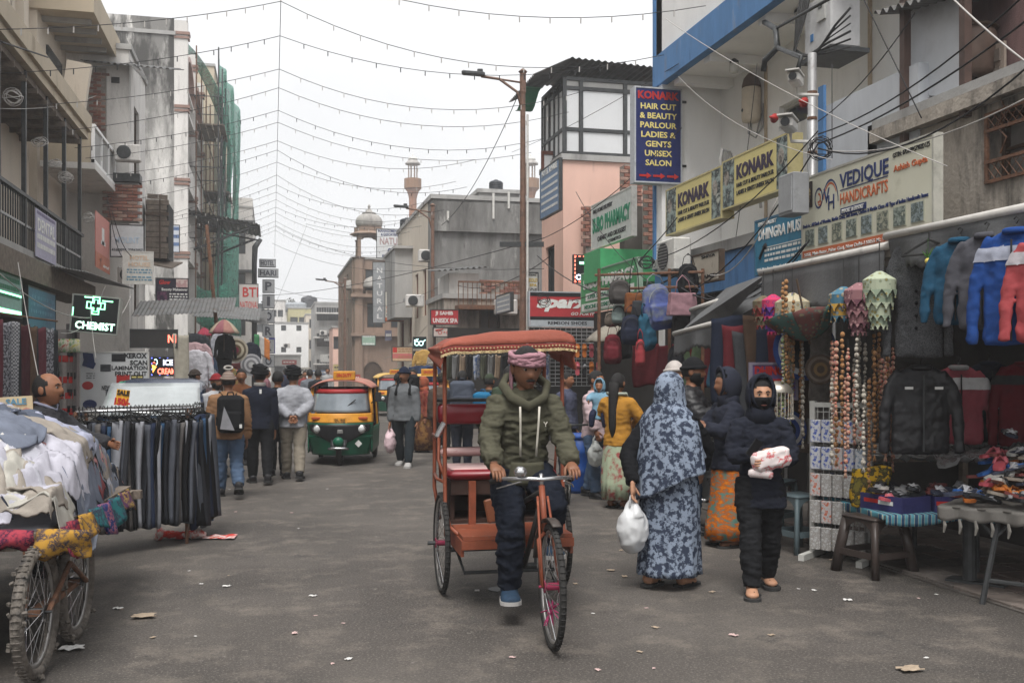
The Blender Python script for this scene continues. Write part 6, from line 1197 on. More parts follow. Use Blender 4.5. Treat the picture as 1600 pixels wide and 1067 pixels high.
# ---- auto rickshaw
def auto(label, p, yaw, roofm, sc_=1.0, plate='DL 1RX 2375'):
 t = thing('auto_rickshaw', label, 'auto rickshaw', p, yaw, None, sc_); G_ = pt(22, 104, 76, .75, .35); Y_ = pt(226, 152, 44, .85, .35); K_ = mat('plastic_black', (.015, .015, .017), rough=.45)
 W_ = .52
 def front(z0, z1, y_, off=0.0, w0=None, w1=None):
  def f(u, v):
   a = -1+2*u; z = z0+(z1-z0)*v; ww = (w0 or W_)+((w1 or w0 or W_)-(w0 or W_))*v; bul = .30*(1-abs(a)**2.4)
   yy = y_(z)-.30+bul+off; return (a*ww, yy, z)
  return f
 prof = lambda z: 1.02+.10*math.sin(min(1, max(0, (z-.2)/.5))*math.pi*.5) if z < .7 else 1.12-(z-.7)*.34
 for nm, z0, z1, m_, w0, w1 in (('lower_panel', .17, .50, G_, .46, .52), ('front_mask', .50, .70, G_, .52, .53), ('yellow_band', .70, .85, Y_, .53, .53)):
  b = MB(); b.grid(front(z0, z1, prof, 0, w0, w1), 24, 8, .02); obj(nm, b, m_, t, True)
 b = MB(); b.grid(lambda u, v: (lambda a, w: (a*w, prof(.38+.30*v)-.30+.30*(1-abs(a*w/.53)**2.4)+.012, .38+.30*v))(-1+2*u, .12+.36*min(1, v*1.5)), 20, 8, .02); obj('black_grille', b, K_, t, True)
 b = MB(); b.grid(front(.87, 1.24, prof, -.005, .48, .44), 16, 8, .008); ws = obj('windscreen', b, mat('windscreen', (.22, .25, .28), rough=.08, spec=.8, var=.2, scale=3), t, True)
 b = MB(); b.grid(front(1.18, 1.25, prof, .004, .45, .44), 16, 2, .006); obj('windscreen_band', b, pt(176, 40, 44, .8), ws, True)
 for s_ in (-1, 1):
  b = MB(); b.tube([(s_*.52, prof(.85)-.27, .84), (s_*.47, prof(1.26)-.27, 1.27)], .03, 8); obj('windscreen_pillar', b, Y_, t, True)
  b = MB(); b.sph((s_*.36, prof(.6)-.09, .60), (.075, .045, .075), 16, 8); hl = obj('headlight', b, CHROME, t, True); b = MB(); b.sph((s_*.36, prof(.6)-.055, .60), (.055, .03, .055), 14, 8); obj('lens', b, mat('lamp_lens', (.5, .5, .5), rough=.1), hl, True)
  b = MB(); b.ob((s_*.38, prof(.77)-.10, .775), (.16, .05, .05), (0, 0, -s_*.35), bev=.012); obj('indicator', b, pt(190, 84, 36, .8), t)
  b = MB(); b.tube([(s_*.5, prof(1)-.25, 1.02), (s_*.6, prof(1)-.2, 1.08)], .008, 5).ob((s_*.62, prof(1)-.2, 1.12), (.10, .02, .16), bev=.008); obj('mirror', b, K_, t)
  b = MB(); b.grid(lambda u, v: (s_*(.52+.05*math.sin(u*2.4)*(.5+.5*v)), .80-1.75*u, .20+.42*v), 16, 4, .02); obj('side_panel', b, G_, t, True)
  b = MB(); b.grid(lambda u, v: (s_*(.54-.04*v), -.30-.65*u, .62+.66*v), 6, 6, .01); obj('side_curtain', b, RUB, t, True)
  b = MB(); b.tube([(s_*.545, -.28, .6), (s_*.5, -.28, 1.28)], .018, 6); obj('side_post', b, Y_, t)
  wheel(t, (s_*.48, -.62, .20), .20, tr=.045, spokes=False)
 b = MB(); b.bx(-.53, .53, -.97, -.93, .2, 1.26).bx(-.5, .5, -.92, .75, .2, .25); obj('rear_panel', b, RUB, t)
 b = MB(); b.bx(-.5, .5, -.9, -.45, .25, .62).bx(-.5, .5, -.92, -.8, .62, .95).bx(-.25, .25, .05, .3, .25, .55); obj('bench', b, SEATR, t)
 def roof(u, v):
  a = -1+2*u; y_ = .86-1.85*v; return (a*(.50+.03*math.sin(v*3)), y_-.10*a*a*(1-v), 1.26+.155*(1-abs(a)**3.2)*(.78+.22*math.sin(min(1, v*3)*math.pi*.5))+.006*NZ.noise(V((u*5, v*6, 2))))
 b = MB(); b.grid(roof, 24, 20, .015); obj('roof', b, roofm, t, True)
 b = MB(); b.ob((-.06, .78, 1.475), (.36, .10, .15), bev=.012); sg = obj('duty_box', b, Y_, t); o = letters(sg, 'ON DUTY', -.06, 1.48, .25, .06, INKR, y=.834, bold=.04); o.rotation_euler = (0, 0, R(180))
 b = MB(); b.ob((-.02, prof(.72)+.01, .735), (.22, .012, .11)); pl = obj('number_plate', b, pt(236, 160, 50, .9), t); s1, s2 = plate[:6], plate[6:]
 for s_, z in ((s1, .755), (s2.strip(), .715)): o = letters(pl, s_, -.02, z, .17, .032, INK, y=prof(.72)+.019); o.rotation_euler = (0, 0, R(180))
 b = MB(); b.ob((-.02, prof(.55)+.03, .565), (.10, .02, .07), bev=.01); obj('badge', b, RIMM, t)
 b = MB(); b.ob((-.31, prof(.33)-.045, .36), (.085, .014, .085), (0, R(45), R(20))); obj('diamond_sticker', b, INKW, t)
 wheel(t, (0, .98, .20), .20, tr=.045, spokes=False)
 b = MB(); b.grid(lambda u, v: (-.13+.26*u, .98+.24*math.cos(R(20)+v*R(130)), .22+.24*math.sin(R(20)+v*R(130))), 6, 12, .015); obj('mudguard', b, K_, t, True)
 b = MB(); b.sph((0, 1.22, .40), (.09, .07, .085), 14, 8); obj('horn_cover', b, G_, t, True); b = MB(); b.tube([(-.16, 1.2, .29), (-.1, 1.25, .30), (.1, 1.25, .30), (.16, 1.2, .29)], .022, 6); obj('bumper', b, CHROME, t, True)
 b = MB(); b.tube([(.05, prof(.88)-.02, .865), (-.12, prof(1.0)-.01, .99)], .006, 5).tube([(-.1, prof(1.0), .95), (-.26, prof(1.04)-.04, 1.08)], .009, 5); obj('wiper', b, K_, ws); return t
pa = onZ(531, 727); auto('green and yellow auto rickshaw with ON DUTY box driving up the street', pa+V((.15, .97, 0)), R(171), mat('roof_faded_red', srgb(196, 130, 116, .75), rough=.7, var=.15, scale=3, stain=[(srgb(150, 140, 118, .7), .5, .66, 2.2), ((.1, .08, .07), .64, .78, 5)]))
p = at(664, 575, 23.5); p.z = 0; auto('second auto rickshaw with yellow roof, half hidden behind pedestrians', p, R(174), pt(222, 178, 84, .85), 1.02, 'DL 1RT 7840')
p = at(610, 575, 34); p.z = 0; auto('distant auto rickshaw with yellow roof far down the street', p, R(180), pt(222, 178, 84, .85), 1.0, 'DL 1RN 1192')
# ---- parked car
CARB = mat('car_paint_blue', (.018, .032, .07), rough=.22, spec=.6, var=.1, stain=((.06, .065, .07), .6, .85, 2))
cr_ = thing('parked_car', 'dark blue car with pale reflecting windscreen parked behind the clothes rail', 'car', (-1.62, 15.4, 0), R(180))
def section(hw, z0, z1, y, n=20, e=3.2): return [(hw*(1 if math.cos(a) >= 0 else -1)*abs(math.cos(a))**(2/e), y, (z0+z1)/2+(z1-z0)/2*(1 if math.sin(a) >= 0 else -1)*abs(math.sin(a))**(2/e)) for a in [2*math.pi*k/n for k in range(n)]]
def loftsec(mb, secs):
 n = len(secs[0]); vs = [p for s_ in secs for p in s_]; fs = [(i*n+k, i*n+(k+1) % n, i*n+n+(k+1) % n, i*n+n+k) for i in range(len(secs)-1) for k in range(n)]
 fs += [tuple(range(n-1, -1, -1)), tuple((len(secs)-1)*n+k for k in range(n))]; return mb.add(vs, fs)
b = MB(); loftsec(b, [section(hw, z0, z1, y) for y, hw, z0, z1 in ((-2.0, .70, .35, .85), (-1.9, .80, .25, .95), (-.6, .84, .2, .95), (.6, .84, .2, .94), (1.2, .83, .22, .90), (1.7, .80, .26, .80), (1.92, .70, .32, .68))]); obj('body', b, CARB, cr_, True)
b = MB(); loftsec(b, [section(hw, .7, z1, y, e=4.5) for y, hw, z1 in ((-1.85, .66, 1.0), (-1.6, .66, 1.34), (-.8, .67, 1.45), (.0, .66, 1.44), (.25, .66, 1.36), (.95, .72, .93))]); obj('cabin', b, CARB, cr_, True)
b = MB(); b.grid(lambda u, v: ((-1+2*u)*(.66-.06*v), .985-.68*v+.10*(1-(-1+2*u)**2), .95+.43*v), 12, 6, .01); obj('windscreen', b, mat('windscreen_painted_reflection', (.42, .45, .46), rough=.06, spec=1, var=.25, scale=1.5), cr_, True)  # pale base colour of the glass stands for a sky reflection
for s_ in (-1, 1):
 b = MB(); b.ob((s_*.60, 1.76, .66), (.24, .16, .15), (0, 0, -s_*.45), bev=.04); obj('headlight', b, mat('lamp_lens', (.5, .5, .5)), cr_, True)
 b = MB(); b.ob((s_*.90, .75, .98), (.14, .09, .10), bev=.03); obj('mirror', b, CARB, cr_, True)
 b = MB(); b.bx(s_*.675-.008, s_*.675+.008, -1.4, .25, .97, 1.30); obj('side_window', b, GLASS, cr_)
 for y_ in (-1.3, 1.2): wheel(cr_, (s_*.76, y_, .30), .30, tr=.085, spokes=False)
b = MB(); b.ob((0, 1.88, .52), (.8, .06, .12), bev=.02).ob((0, 1.86, .34), (1.1, .08, .08), bev=.02); obj('radiator_grille', b, RUB, cr_); b = MB(); b.tube([(-.5, 1.03, .97), (.1, 1.06, 1.02)], .012, 5).tube([(.0, 1.05, .97), (.5, 1.02, 1.02)], .012, 5); obj('wiper', b, RUB, cr_)
# ---- parked two wheelers
bk = thing('motorcycle', 'parked black motorcycle behind the woman in the orange wrap', 'motorcycle', at(1108, 575, 9.9)-V((0, 0, 1.6)), R(200))
for y_ in (-.6, .62): wheel(bk, (0, y_, .30), .30, tr=.045)
b = MB(); b.ob((0, .1, .78), (.24, .42, .2), bev=.07); obj('fuel_tank', b, mat('bike_black', (.015, .015, .017), rough=.3), bk, True)
b = MB(); b.ob((0, -.38, .80), (.24, .62, .09), bev=.03); obj('seat', b, RUB, bk, True)
b = MB(); b.ob((0, .02, .42), (.22, .36, .3), bev=.04); obj('engine', b, STEELG, bk)
b = MB(); b.tube([(.05, .62, .3), (.05, .42, .95)], .02, 6).tube([(-.05, .62, .3), (-.05, .42, .95)], .02, 6).tube([(-.34, .3, 1.02), (0, .42, .98), (.34, .3, 1.02)], .014, 6); obj('fork', b, CHROME, bk, True)
b = MB(); b.sph((0, .55, .88), (.09, .08, .09), 14, 8); obj('headlight', b, CHROME, bk, True); b = MB(); b.tube([(.14, .1, .3), (.16, -.5, .32), (.16, -.8, .36)], [.02, .035, .04], 8); obj('exhaust', b, CHROME, bk, True)
bc = thing('bicycle', 'bicycle standing beside the blue barrel behind the rickshaw', 'bicycle', at(884, 575, 11.3)-V((0, 0, 1.6)), R(160))
for y_ in (-.5, .5): wheel(bc, (0, y_, .34), .34)
b = MB(); b.tube([(0, -.5, .34), (0, -.1, .3), (0, .36, .78), (0, -.2, .8), (0, -.1, .3)], .016, 6).tube([(0, -.5, .34), (0, -.2, .8), (0, -.22, .9)], .013, 6).tube([(0, .5, .34), (0, .36, .78), (0, .33, .95)], .014, 6).tube([(-.26, .2, .97), (0, .33, .97), (.26, .2, .97)], .012, 6); obj('frame', b, STEEL, bc, True); b = MB(); b.ob((0, -.22, .93), (.15, .24, .05), bev=.02); obj('saddle', b, RUB, bc, True)
br2 = thing('barrel', 'blue plastic barrel on the road behind the rickshaw', 'barrel', at(908, 575, 12.9)-V((0, 0, 1.6))); b = MB(); b.lathe([(.22, 0), (.25, .05), (.25, .25), (.265, .28), (.25, .31), (.25, .5), (.265, .53), (.25, .56), (.24, .72), (.2, .74)], 24); obj('drum', b, pt(30, 84, 170, .8, .4), br2, True); b = MB(); b.lathe([(.26, .70), (.265, .715), (.265, .745), (.25, .75)], 24); obj('lid', b, pt(30, 84, 170, .8, .4), br2, True)
# ------------------------------------------------------------------ the people
def ypx(px, py): return onZ(px, py)
TOCAM = math.atan2(0, -1)
def face(p, dx=0): # yaw so that local +Y looks at the camera, turned by dx
 return math.atan2(-p[1], -p[0])-math.pi/2+dx
Rz = lambda a: Matrix.Rotation(a, 3, 'Z')
# rickshaw driver
OLIVE = mat('fleece_olive', srgb(104, 102, 86, .62), rough=.95, var=.16, scale=10, bump=.5, bscale=220, spec=.08)
dp_ = mid+Rz(RY)@V((0, LW-.84, 0))
drv, JD = person('rickshaw driver in an olive hooded fleece with pink cloth round his head', (dp_.x, dp_.y, 0), RY, 1.72, OLIVE, cl(32, 38, 52, .62), mat('shoe_blue', srgb(52, 80, 108, .45), var=.35, scale=30), 'hair', None, SKIN_D, lean=.20, hturn=R(4), htilt=.10, hscale=1.05, ease=.010, hem=.475, fold=.010,
 seat=(((.055, 0, .525), (.074, .16, .35), (.068, .11, .125)), ((-.055, 0, .525), (-.074, .225, .455), (-.07, .14, .29))), armR=((.140, .09, .672), (.142, .205, .585)), armL=((-.140, .09, .672), (-.142, .205, .585)),
 palm={1: V((0, -.35, -1)), -1: V((0, -.35, -1))}, handm={1: V((-.05, 1, -.42)), -1: V((.05, 1, -.42))}, curl=.75, face=True, moust=True, fat=.95, vox=.009)
h_ = JD['h']; hw_ = JD['hw']
PINKC = mat('cloth_dusty_pink', srgb(176, 132, 142, .8), rough=.9, var=.2, scale=14, bump=.4, bscale=90)
b = MB()
for j in range(5): b.tube([hw_((1.13*math.cos(a), 1.12*math.sin(a), .30+.095*j+.05*math.sin(a*2+j)+.04*math.cos(a*3+j*2)-.10*(math.sin(a) < 0)*abs(math.sin(a)))) for a in [2*math.pi*i/28 for i in range(28)]], [.0105*h_*(.85+.3*((i*7+j*3) % 5)/5) for i in range(28)], 6, closed=True)
hbd = obj('headcloth', b, PINKC, drv, True)
b = MB(); b.grid(lambda u, v: hw_((.95+.1*math.sin(u*7), -.1-.5*u, .3-1.5*v)), 5, 8, .01); obj('cloth_tail', b, PINKC, hbd, True)
b = MB(); U_ = JD['U']
b.tube([U_((x, y, z)) for x, y, z in ((0, .085, .795), (.062, .06, .825), (.085, .0, .86), (.06, -.06, .875), (0, -.085, .87), (-.06, -.06, .875), (-.085, .0, .86), (-.062, .06, .825))], [(.020*h_, .015*h_)]*8, 10, closed=True); obj('hood', b, OLIVE, drv, True)
CORD = pt(206, 200, 186, .85)
for s_ in (1, -1): b = MB(); b.tube([U_((s_*.036, .098, .80)), U_((s_*.034, .106, .74)), U_((s_*.031, .108, .66)), U_((s_*.030, .106, .615))], .0042*h_, 6); obj('drawstring', b, CORD, drv, True)
b = MB(); b.grid(lambda u, v: U_(((-1+2*u)*(.074-.014*v), .100+.012*(1-(-1+2*u)**2)-.004*v, .505+.085*v)), 10, 6, .004); obj('pouch_pocket', b, OLIVE, drv, True)
b = MB(); c_ = U_((-.06, .108, .735)); b.tube([c_+V((-.012, 0, .016)), c_], .003, 4).tube([c_+V((.012, 0, .016)), c_, c_+V((0, 0, -.014))], .003, 4); obj('chest_mark', b, CORD, drv)
# woman in flowered veil
BURQ = pattern('cloth_floral', srgb(58, 66, 84, .75), srgb(140, 152, 170, .8), 'noise', 24, None, .46, .54)
p = onZ(1046, 915); hB = 1.55; ya_ = face(p, R(150))
bw, JB = person('woman wrapped in a long blue grey flowered veil carrying a white bag', p, ya_, hB, cl(26, 27, 31), None, 'sandal', 'none', None, SKIN_L, legs=((.10, .05), (-.10, .16)), armR=((.14, .10, .66), (.10, .13, .545)), armL=((-.15, -.13, .63), (-.07, -.215, .50)), ease=.014, hem=.44, hturn=.3, handm={-1: V((.1, -.1, -1))},
 skirt=dict(name='gown', mat=BURQ, z=[(.065, .150, .15, -.01, .08), (.09, .148, .145, -.01, .08), (.2, .145, .135, 0, .06), (.35, .145, .125, 0, .035), (.5, .145, .12, 0, .02), (.6, .12, .095, 0, .01), (.72, .11, .08, 0, 0)]))
wR = JB['wL']
mb = MB(); n, m_ = 64, 40
def veil(u, v):
 q = 2*math.pi*u; fx, fy = math.cos(q), math.sin(q)       # fy = +1 at the front
 pr = [(1.015, .004, .004), (1.005, .035, .04), (.975, .058, .07), (.93, .066, .082), (.885, .068, .08), (.85, .08, .08), (.815, .125, .085), (.77, .148, .10), (.68, .160, .12), (.58, .168, .135), (.50, .175, .145), (.44, .18, .15)]
 k = v*(len(pr)-1); i = min(int(k), len(pr)-2); f = k-i; z, rx, ry = [pr[i][j]+(pr[i+1][j]-pr[i][j])*f for j in range(3)]
 low = max(0, v-.6)/.4; z += low*(.16*max(0, fy)**1.0-.05*max(0, -fx)+.10*max(0, fx)); pl = 1+.05*low*math.sin(q*7+2)+.03*low*math.sin(q*13)+.03*NZ.noise(V((fx*2, fy*2, z*6)))
 return V((fx*rx*pl, fy*ry*pl-.012+.014*(z > .86), z))*hB
mb.grid(veil, n, m_); drop = set()
fs = []
for f in mb.f:
 c_ = sum((V(mb.v[i]) for i in f), V((0, 0, 0)))/len(f)/hB
 if c_.y > .045 and abs(c_.x) < .036 and .885 < c_.z < .965: continue
 fs.append(f)
mb.f = fs; vo = obj('veil', mb, BURQ, bw, True); md = vo.modifiers.new('thick', 'SOLIDIFY'); md.thickness = .006
def carrier_bag(label, J, key, m, w_=.24, hgt=.30, yaw=0, full=True, off=(0, 0, -.07), contents=None):
 p = J['w'](J[key])+V(off); t = thing('carrier_bag', label, 'bag', p, yaw)
 b = MB(); b.sph((0, 0, -.10-hgt/2), (w_/2, w_*.36, hgt/2), 20, 14); b.tube([(0, 0, -.05), (0, 0, -.16)], [(.02, .03), (.07, .09)], 12)
 me = remesh(b, .010, 3); folds(me, .012, 12, 9, rnd.random()*30); me.materials.append(m); obj('bag_body', me, None, t)
 for s_ in (-1, 1): b = MB(); b.tube([(s_*.035, s_*.012, -.1), (s_*.03, s_*.01, -.03), (0, s_*.006, .02), (-s_*.012, s_*.006, .03)], [(.012, .004)]*4, 6); obj('handle', b, m, t, True)
 if contents: b = MB(); b.sph((0, .0, -.12-hgt*.62), (w_*.40, w_*.29, hgt*.26), 14, 9); obj('contents', b, contents, t, True)
 return t
PLW = mat('plastic_bag_white', (.62, .63, .64), rough=.35, var=.08, scale=6, spec=.5, trans=.0, alpha=.86)
carrier_bag('white plastic carrier bag with dark contents held by the veiled woman', JB, 'wL', PLW, .25, .33, .4, contents=cl(60, 60, 66))
# girl in navy hoodie
p = onZ(1188, 925); hG = 1.53; NAVJ = cl(42, 46, 60, .6); yg = face(p, R(10))
gl, JG = person('girl in a navy hooded jacket and black face mask clutching a parcel', p, yg, hG, NAVJ, BLACKC, 'sandal', 'hood', NAVJ, SKIN_L, legs=((.24, .05), (-.16, .22)), armR=((.135, .03, .64), (.03, .125, .645)), armL=((-.138, .035, .635), (-.02, .135, .62)), ease=.011, hscale=1.05, fat=.88, hem=.41, face=True, hturn=.05, palm={1: V((0, -1, .2)), -1: V((0, -1, .1))}, curl=.45, vox=.009, fold=.008)
mk = head_mb(JG['hc']+JG['hrot']@V((0, .003, 0)), JG['hr'], JG['hrot'], 1.07, lambda x, y, z: y > .15 and -.8 < z < -.06, .8); obj('face_mask', mk, BLACKC, gl, True)
PB = pattern('parcel_print', (.62, .55, .54), (.5, .06, .07), 'noise', 16, (.6, .6, .6), .55, .6)
pc = thing('parcel', 'red and white printed parcel in plastic held to the chest of the girl', 'parcel', JG['w'](V((-.02, .155, .635))*hG), yg); b = MB(); b.ob((0, 0, 0), (.27, .08, .14), (0, .25, 0), bev=.03); me = remesh(b, .010, 3); folds(me, .008, 14, 14, 3); me.materials.append(PB); obj('wrapping', me, None, pc); b = MB(); b.ob((.07, .0, -.10), (.17, .04, .06), (0, -.1, 0), bev=.015); obj('flap', b, PB, pc, True)
ph = one('phone', 'black phone held above the parcel', 'phone', MB().ob((0, 0, 0), (.07, .01, .13), (.3, .5, 0), bev=.004), mat('phone_black', (.01, .01, .012), rough=.2), loc=JG['w'](V((.055, .165, .685))*hG))
# person with orange wrap
p = onZ(1138, 852); ORW = pattern('cloth_orange_print', srgb(218, 128, 34, .85), srgb(190, 96, 30, .8), 'noise', 14, srgb(96, 140, 130, .75), .36, .48, (1, 1, 2.5))
person('person in a quilted navy hooded jacket with an orange printed wrap skirt', p, face(p, R(-62)), 1.56, cl(50, 54, 70, .62), None, 'sandal', 'hood', cl(54, 58, 74, .62), SKIN_D, armR=((.13, .10, .66), (.05, .17, .69)), armL=((-.13, .10, .66), (-.05, .17, .69)), ease=.016, hem=.44, fold=.008, hscale=1.08,
 skirt=dict(name='wrap_skirt', mat=ORW, z=[(.045, .125, .12, .02, .05), (.12, .13, .115, .015, .05), (.28, .12, .10, .0, .04), (.42, .115, .09, 0, .02), (.52, .10, .08, 0, 0)]))
# woman in mustard with the child
p = onZ(966, 793); MUST = cl(196, 134, 40, .8); FLOR = pattern('cloth_green_floral', srgb(180, 194, 164, .82), srgb(176, 186, 160, .8), 'noise', 9, srgb(168, 84, 82, .8), .36, .50); ym = face(p, R(150))
mw, JM = person('woman in a mustard cardigan and pale green flowered dress carrying a toddler', p, ym, 1.53, MUST, None, 'sandal', 'long', None, SKIN, armL=((-.17, .03, .675), (-.12, .15, .63)), armR=((.17, .04, .67), (.05, .16, .62)), ease=.016, hem=.46, lean=-.03,
 skirt=dict(name='dress', mat=FLOR, z=[(.07, .125, .12, .0, .08), (.2, .13, .115, 0, .06), (.35, .125, .1, 0, .04), (.46, .115, .09, 0, .02), (.54, .10, .08, 0, 0)]))
b = MB(); U_ = JM['U']; b.tube([U_((-.05, .06, .80)), U_((-.075, -.01, .85)), U_((0, -.065, .85)), U_((.075, -.01, .85)), U_((.05, .06, .80))], [(.02, .03)]*5, 8); obj('scarf', b, cl(176, 186, 170), mw, True)
SKY_B = cl(120, 166, 192, .82); pt_ = JM['w'](V((-.185, .04, .0))*1.53)
person('toddler in a pale blue hooded jacket carried on the arm of a woman', (pt_.x, pt_.y, .80), ym+R(200), .70, SKY_B, cl(40, 46, 74), None, 'hood', SKY_B, SKIN, seat=(((.06, 0, .42), (.10, .16, .38), (.11, .15, .16)), ((-.06, 0, .42), (-.10, .16, .38), (-.11, .15, .16))), armR=((.17, .05, .66), (.16, .15, .6)), armL=((-.17, .05, .66), (-.16, .15, .6)), hscale=1.5, fat=1.3, ease=.03, hem=.38, vox=.014)
# man in pink
p = onZ(928, 777)
mp, JP = person('young man in a pale pink sweatshirt and jeans looking sideways', p, face(p, R(62)), 1.56, cl(206, 178, 182, .8), DENIM, SHOE_K, 'hair', None, SKIN, legs=((.12, .05), (-.14, .12)), armR=((.15, .05, .66), (.16, .10, .54)), armL=((-.13, .13, .73), (-.07, .16, .86)), ease=.018, lean=.02)
carrier_bag('clear carrier bag with pale packets hanging from the hand of the man in pink', JP, 'wR', mat('plastic_bag_clear', (.55, .57, .55), rough=.3, alpha=.75, var=.2, scale=20), .2, .26)
# bearded man and companion
p = at(1080, 575, 9.7); p.z = 0; BKJ = mat('jacket_black_puffer', (.018, .018, .02), rough=.45, var=.2, bump=.2); person('bearded man in black cap and black puffer jacket behind the veiled woman', p, face(p, R(80)), 1.68, BKJ, DENIM, SHOE_K, 'beanie', BLACKC, SKIN, beard=True, ease=.026, fold=.009, armL=((-.15, .08, .67), (-.1, .2, .7)), armR=((.15, .08, .67), (.1, .2, .7)))
p = at(1052, 575, 10.3); p.z = 0; person('man in a white skull cap beside the bearded man in black', p, face(p, R(40)), 1.65, cl(70, 74, 86), BLACKC, SHOE_K, 'beanie', cl(206, 196, 190), SKIN_L, beard=True, ease=.02)
# men on the left walking away
def walker(label, px, py, htop, top, bot, yaw_off=0, d=None, **kw):
 p = onZ(px, py); return person(label, p, face(p, R(180)+yaw_off), htop, top, bot, **kw)
TAN = cl(170, 124, 86, .7)
bm, JT = walker('man in a tan jacket, striped knit cap and jeans walking away', 357, 776, 1.55, TAN, DENIM, R(6), skin=SKIN_D, head='beanie', headm=pattern('knit_stripes', srgb(110, 96, 84, .8), srgb(150, 62, 58, .8), 'Z', 16, srgb(170, 160, 150, .8), .35, .5), legs=((-.22, .55), (.16, .0)), ease=.022, armR=(.0, .16, .25), armL=(.05, .16, .2), fat=1.08, fold=.009)
b = MB(); c_ = JT['hw']((0, -.1, 1.3)); b.tube([c_+V((.05*math.cos(a), .02*math.sin(a), .022+.022*math.sin(a))) for a in [2*math.pi*i/14 for i in range(14)]], .012, 6, closed=True); obj('cap_bobble', b, cl(190, 184, 176), bm, True)
bpk = backpack(JT, 'black backpack with a grey triangle on the back of the man in tan', BLACKC, BLACKC, .32, .46, .17, (0, -.155, .67)); b = MB(); b.plate([(-.14, -.165, -.17), (.03, -.165, -.19), (-.09, -.135, .10)], (0, .01, 0)); obj('grey_triangle', b, cl(150, 150, 156), bpk); b = MB(); b.ob((.1, -.165, -.14), (.03, .01, .045)); obj('tag', b, INKW, bpk)
nv_, JN = walker('tall man in a navy sweater and black turban walking away', 406, 755, 1.62, cl(40, 46, 64, .6), BLACKC, R(4), skin=SKIN, head='turban', headm=BLACKC, legs=((-.2, .25), (.16, 0)), ease=.012, armR=(.02, .10, .12), armL=(.0, .12, .15), collar=cl(196, 190, 184), fold=.005); b = MB(); b.ob(JN['U']((0, -.076, .79)), (.03, .012, .06)); obj('neck_label', b, INKW, nv_)
walker('man in a grey sweatshirt and black turban with hands clasped behind him', 458, 749, 1.61, cl(168, 170, 178, .8), cl(146, 136, 120, .8), R(0), skin=SKIN, head='turban', headm=BLACKC, legs=((-.2, .28), (.18, 0)), ease=.016, armR=((.155, -.05, .665), (.03, -.10, .565)), armL=((-.155, -.05, .665), (-.03, -.10, .565)), fat=1.1, palm={1: V((0, -1, 0)), -1: V((0, -1, 0))}, fold=.005)
p = onZ(434, 742); person('man with black hair half hidden between two turbaned men', (p.x, p.y, 0), face(p, R(180)), 1.55, BLACKC, BLACKC, ease=.02)
p = at(377, 575, 16.5); p.z = 0; person('man with a moustache looking back past the navy sweater', p, face(p), 1.58, cl(120, 70, 40), BLACKC, moust=True, ease=.02)
p = at(337, 575, 14.6); p.z = 0; person('grey bearded man in a red knit cap beside the car', p, face(p, R(30)), 1.50, cl(196, 196, 200), BLACKC, head='beanie', headm=cl(160, 44, 50), beard=True, ease=.02)
p = at(303, 575, 17.6); p.z = 0; person('man in a brown cap standing behind the parked car', p, face(p, R(120)), 1.56, cl(70, 72, 78), BLACKC, head='beanie', headm=cl(70, 60, 54), ease=.02)
# seller behind the rail
p = at(72, 575, 7.75); p.z = 0
sl, JS = person('balding stall keeper in a dark grey jacket reaching over the clothes rail', p, face(p, R(58)), 1.54, cl(62, 62, 66), BLACKC, SHOE_K, 'bald', None, SKIN, armL=((-.13, .13, .68), (-.07, .30, .655)), armR=((.15, .10, .66), (.12, .22, .64)), ease=.018, moust=True, face=True, htilt=-.12, fat=1.05, hscale=1.12, vox=.011)
b = MB(); b.tube([JS['U']((x, y, z)) for x, y, z in ((0, .055, .82), (.05, .03, .845), (.04, -.035, .860), (-.04, -.035, .860), (-.05, .03, .845))], .012, 8, closed=True); obj('collar', b, cl(150, 152, 176), sl, True)
# man with rucksack in the middle
p = onZ(632, 728); gh, JH = person('man in a grey hooded sweatshirt and navy beanie walking with a pink bag', p, face(p, R(-14)), 1.63, cl(112, 116, 120, .78), cl(42, 50, 56, .8), mat('shoe_pale', (.35, .34, .33)), 'beanie', cl(36, 44, 66), SKIN, legs=((-.20, .16), (.30, .02)), stance=.07, armR=(-.02, .16, .18), armL=(.05, .14, .15), ease=.018, moust=True, hturn=R(-18))
backpack(JH, 'big black hiking rucksack on the man in the grey sweatshirt', BLACKC, BLACKC, .36, .62, .22, (0, -.15, .74))
carrier_bag('pale pink carrier bag held by the man with the rucksack', JH, 'wR', mat('bag_pink', srgb(206, 180, 186, .85), rough=.5), .24, .34, 1.0)
# people in the middle distance
MAR = pattern('sari_maroon', srgb(126, 56, 50, .75), srgb(150, 84, 66, .75), 'noise', 12)
def far(label, px, d, h, top, bot, off=0, **kw):
 p = at(px, 575, d); p.z = 0; return person(label, p, face(p, R(off)), h, top, bot, **kw)
far('woman in an orange headscarf and maroon sari seen from the side', 663, 19.0, 1.42, MAR, None, -70, head='scarf', headm=cl(176, 88, 60), ease=.02, skirt=dict(name='sari', mat=pattern('sari_gold', srgb(150, 110, 66, .7), srgb(96, 60, 44, .7), 'noise', 9), z=[(.03, .16, .15, 0, .05), (.25, .13, .12, 0, .04), (.5, .12, .1, 0, .02), (.6, .1, .08, 0, 0)]))
far('person in a brown quilted coat at the post of the rickshaw', 690, 17.5, 1.5, cl(88, 76, 68), BLACKC, 180, head='cap', headm=cl(60, 56, 50), ease=.03)
far('man looking over the shoulder of the sari woman', 646, 21, 1.57, cl(44, 46, 52), cl(48, 52, 62), -20, ease=.02)
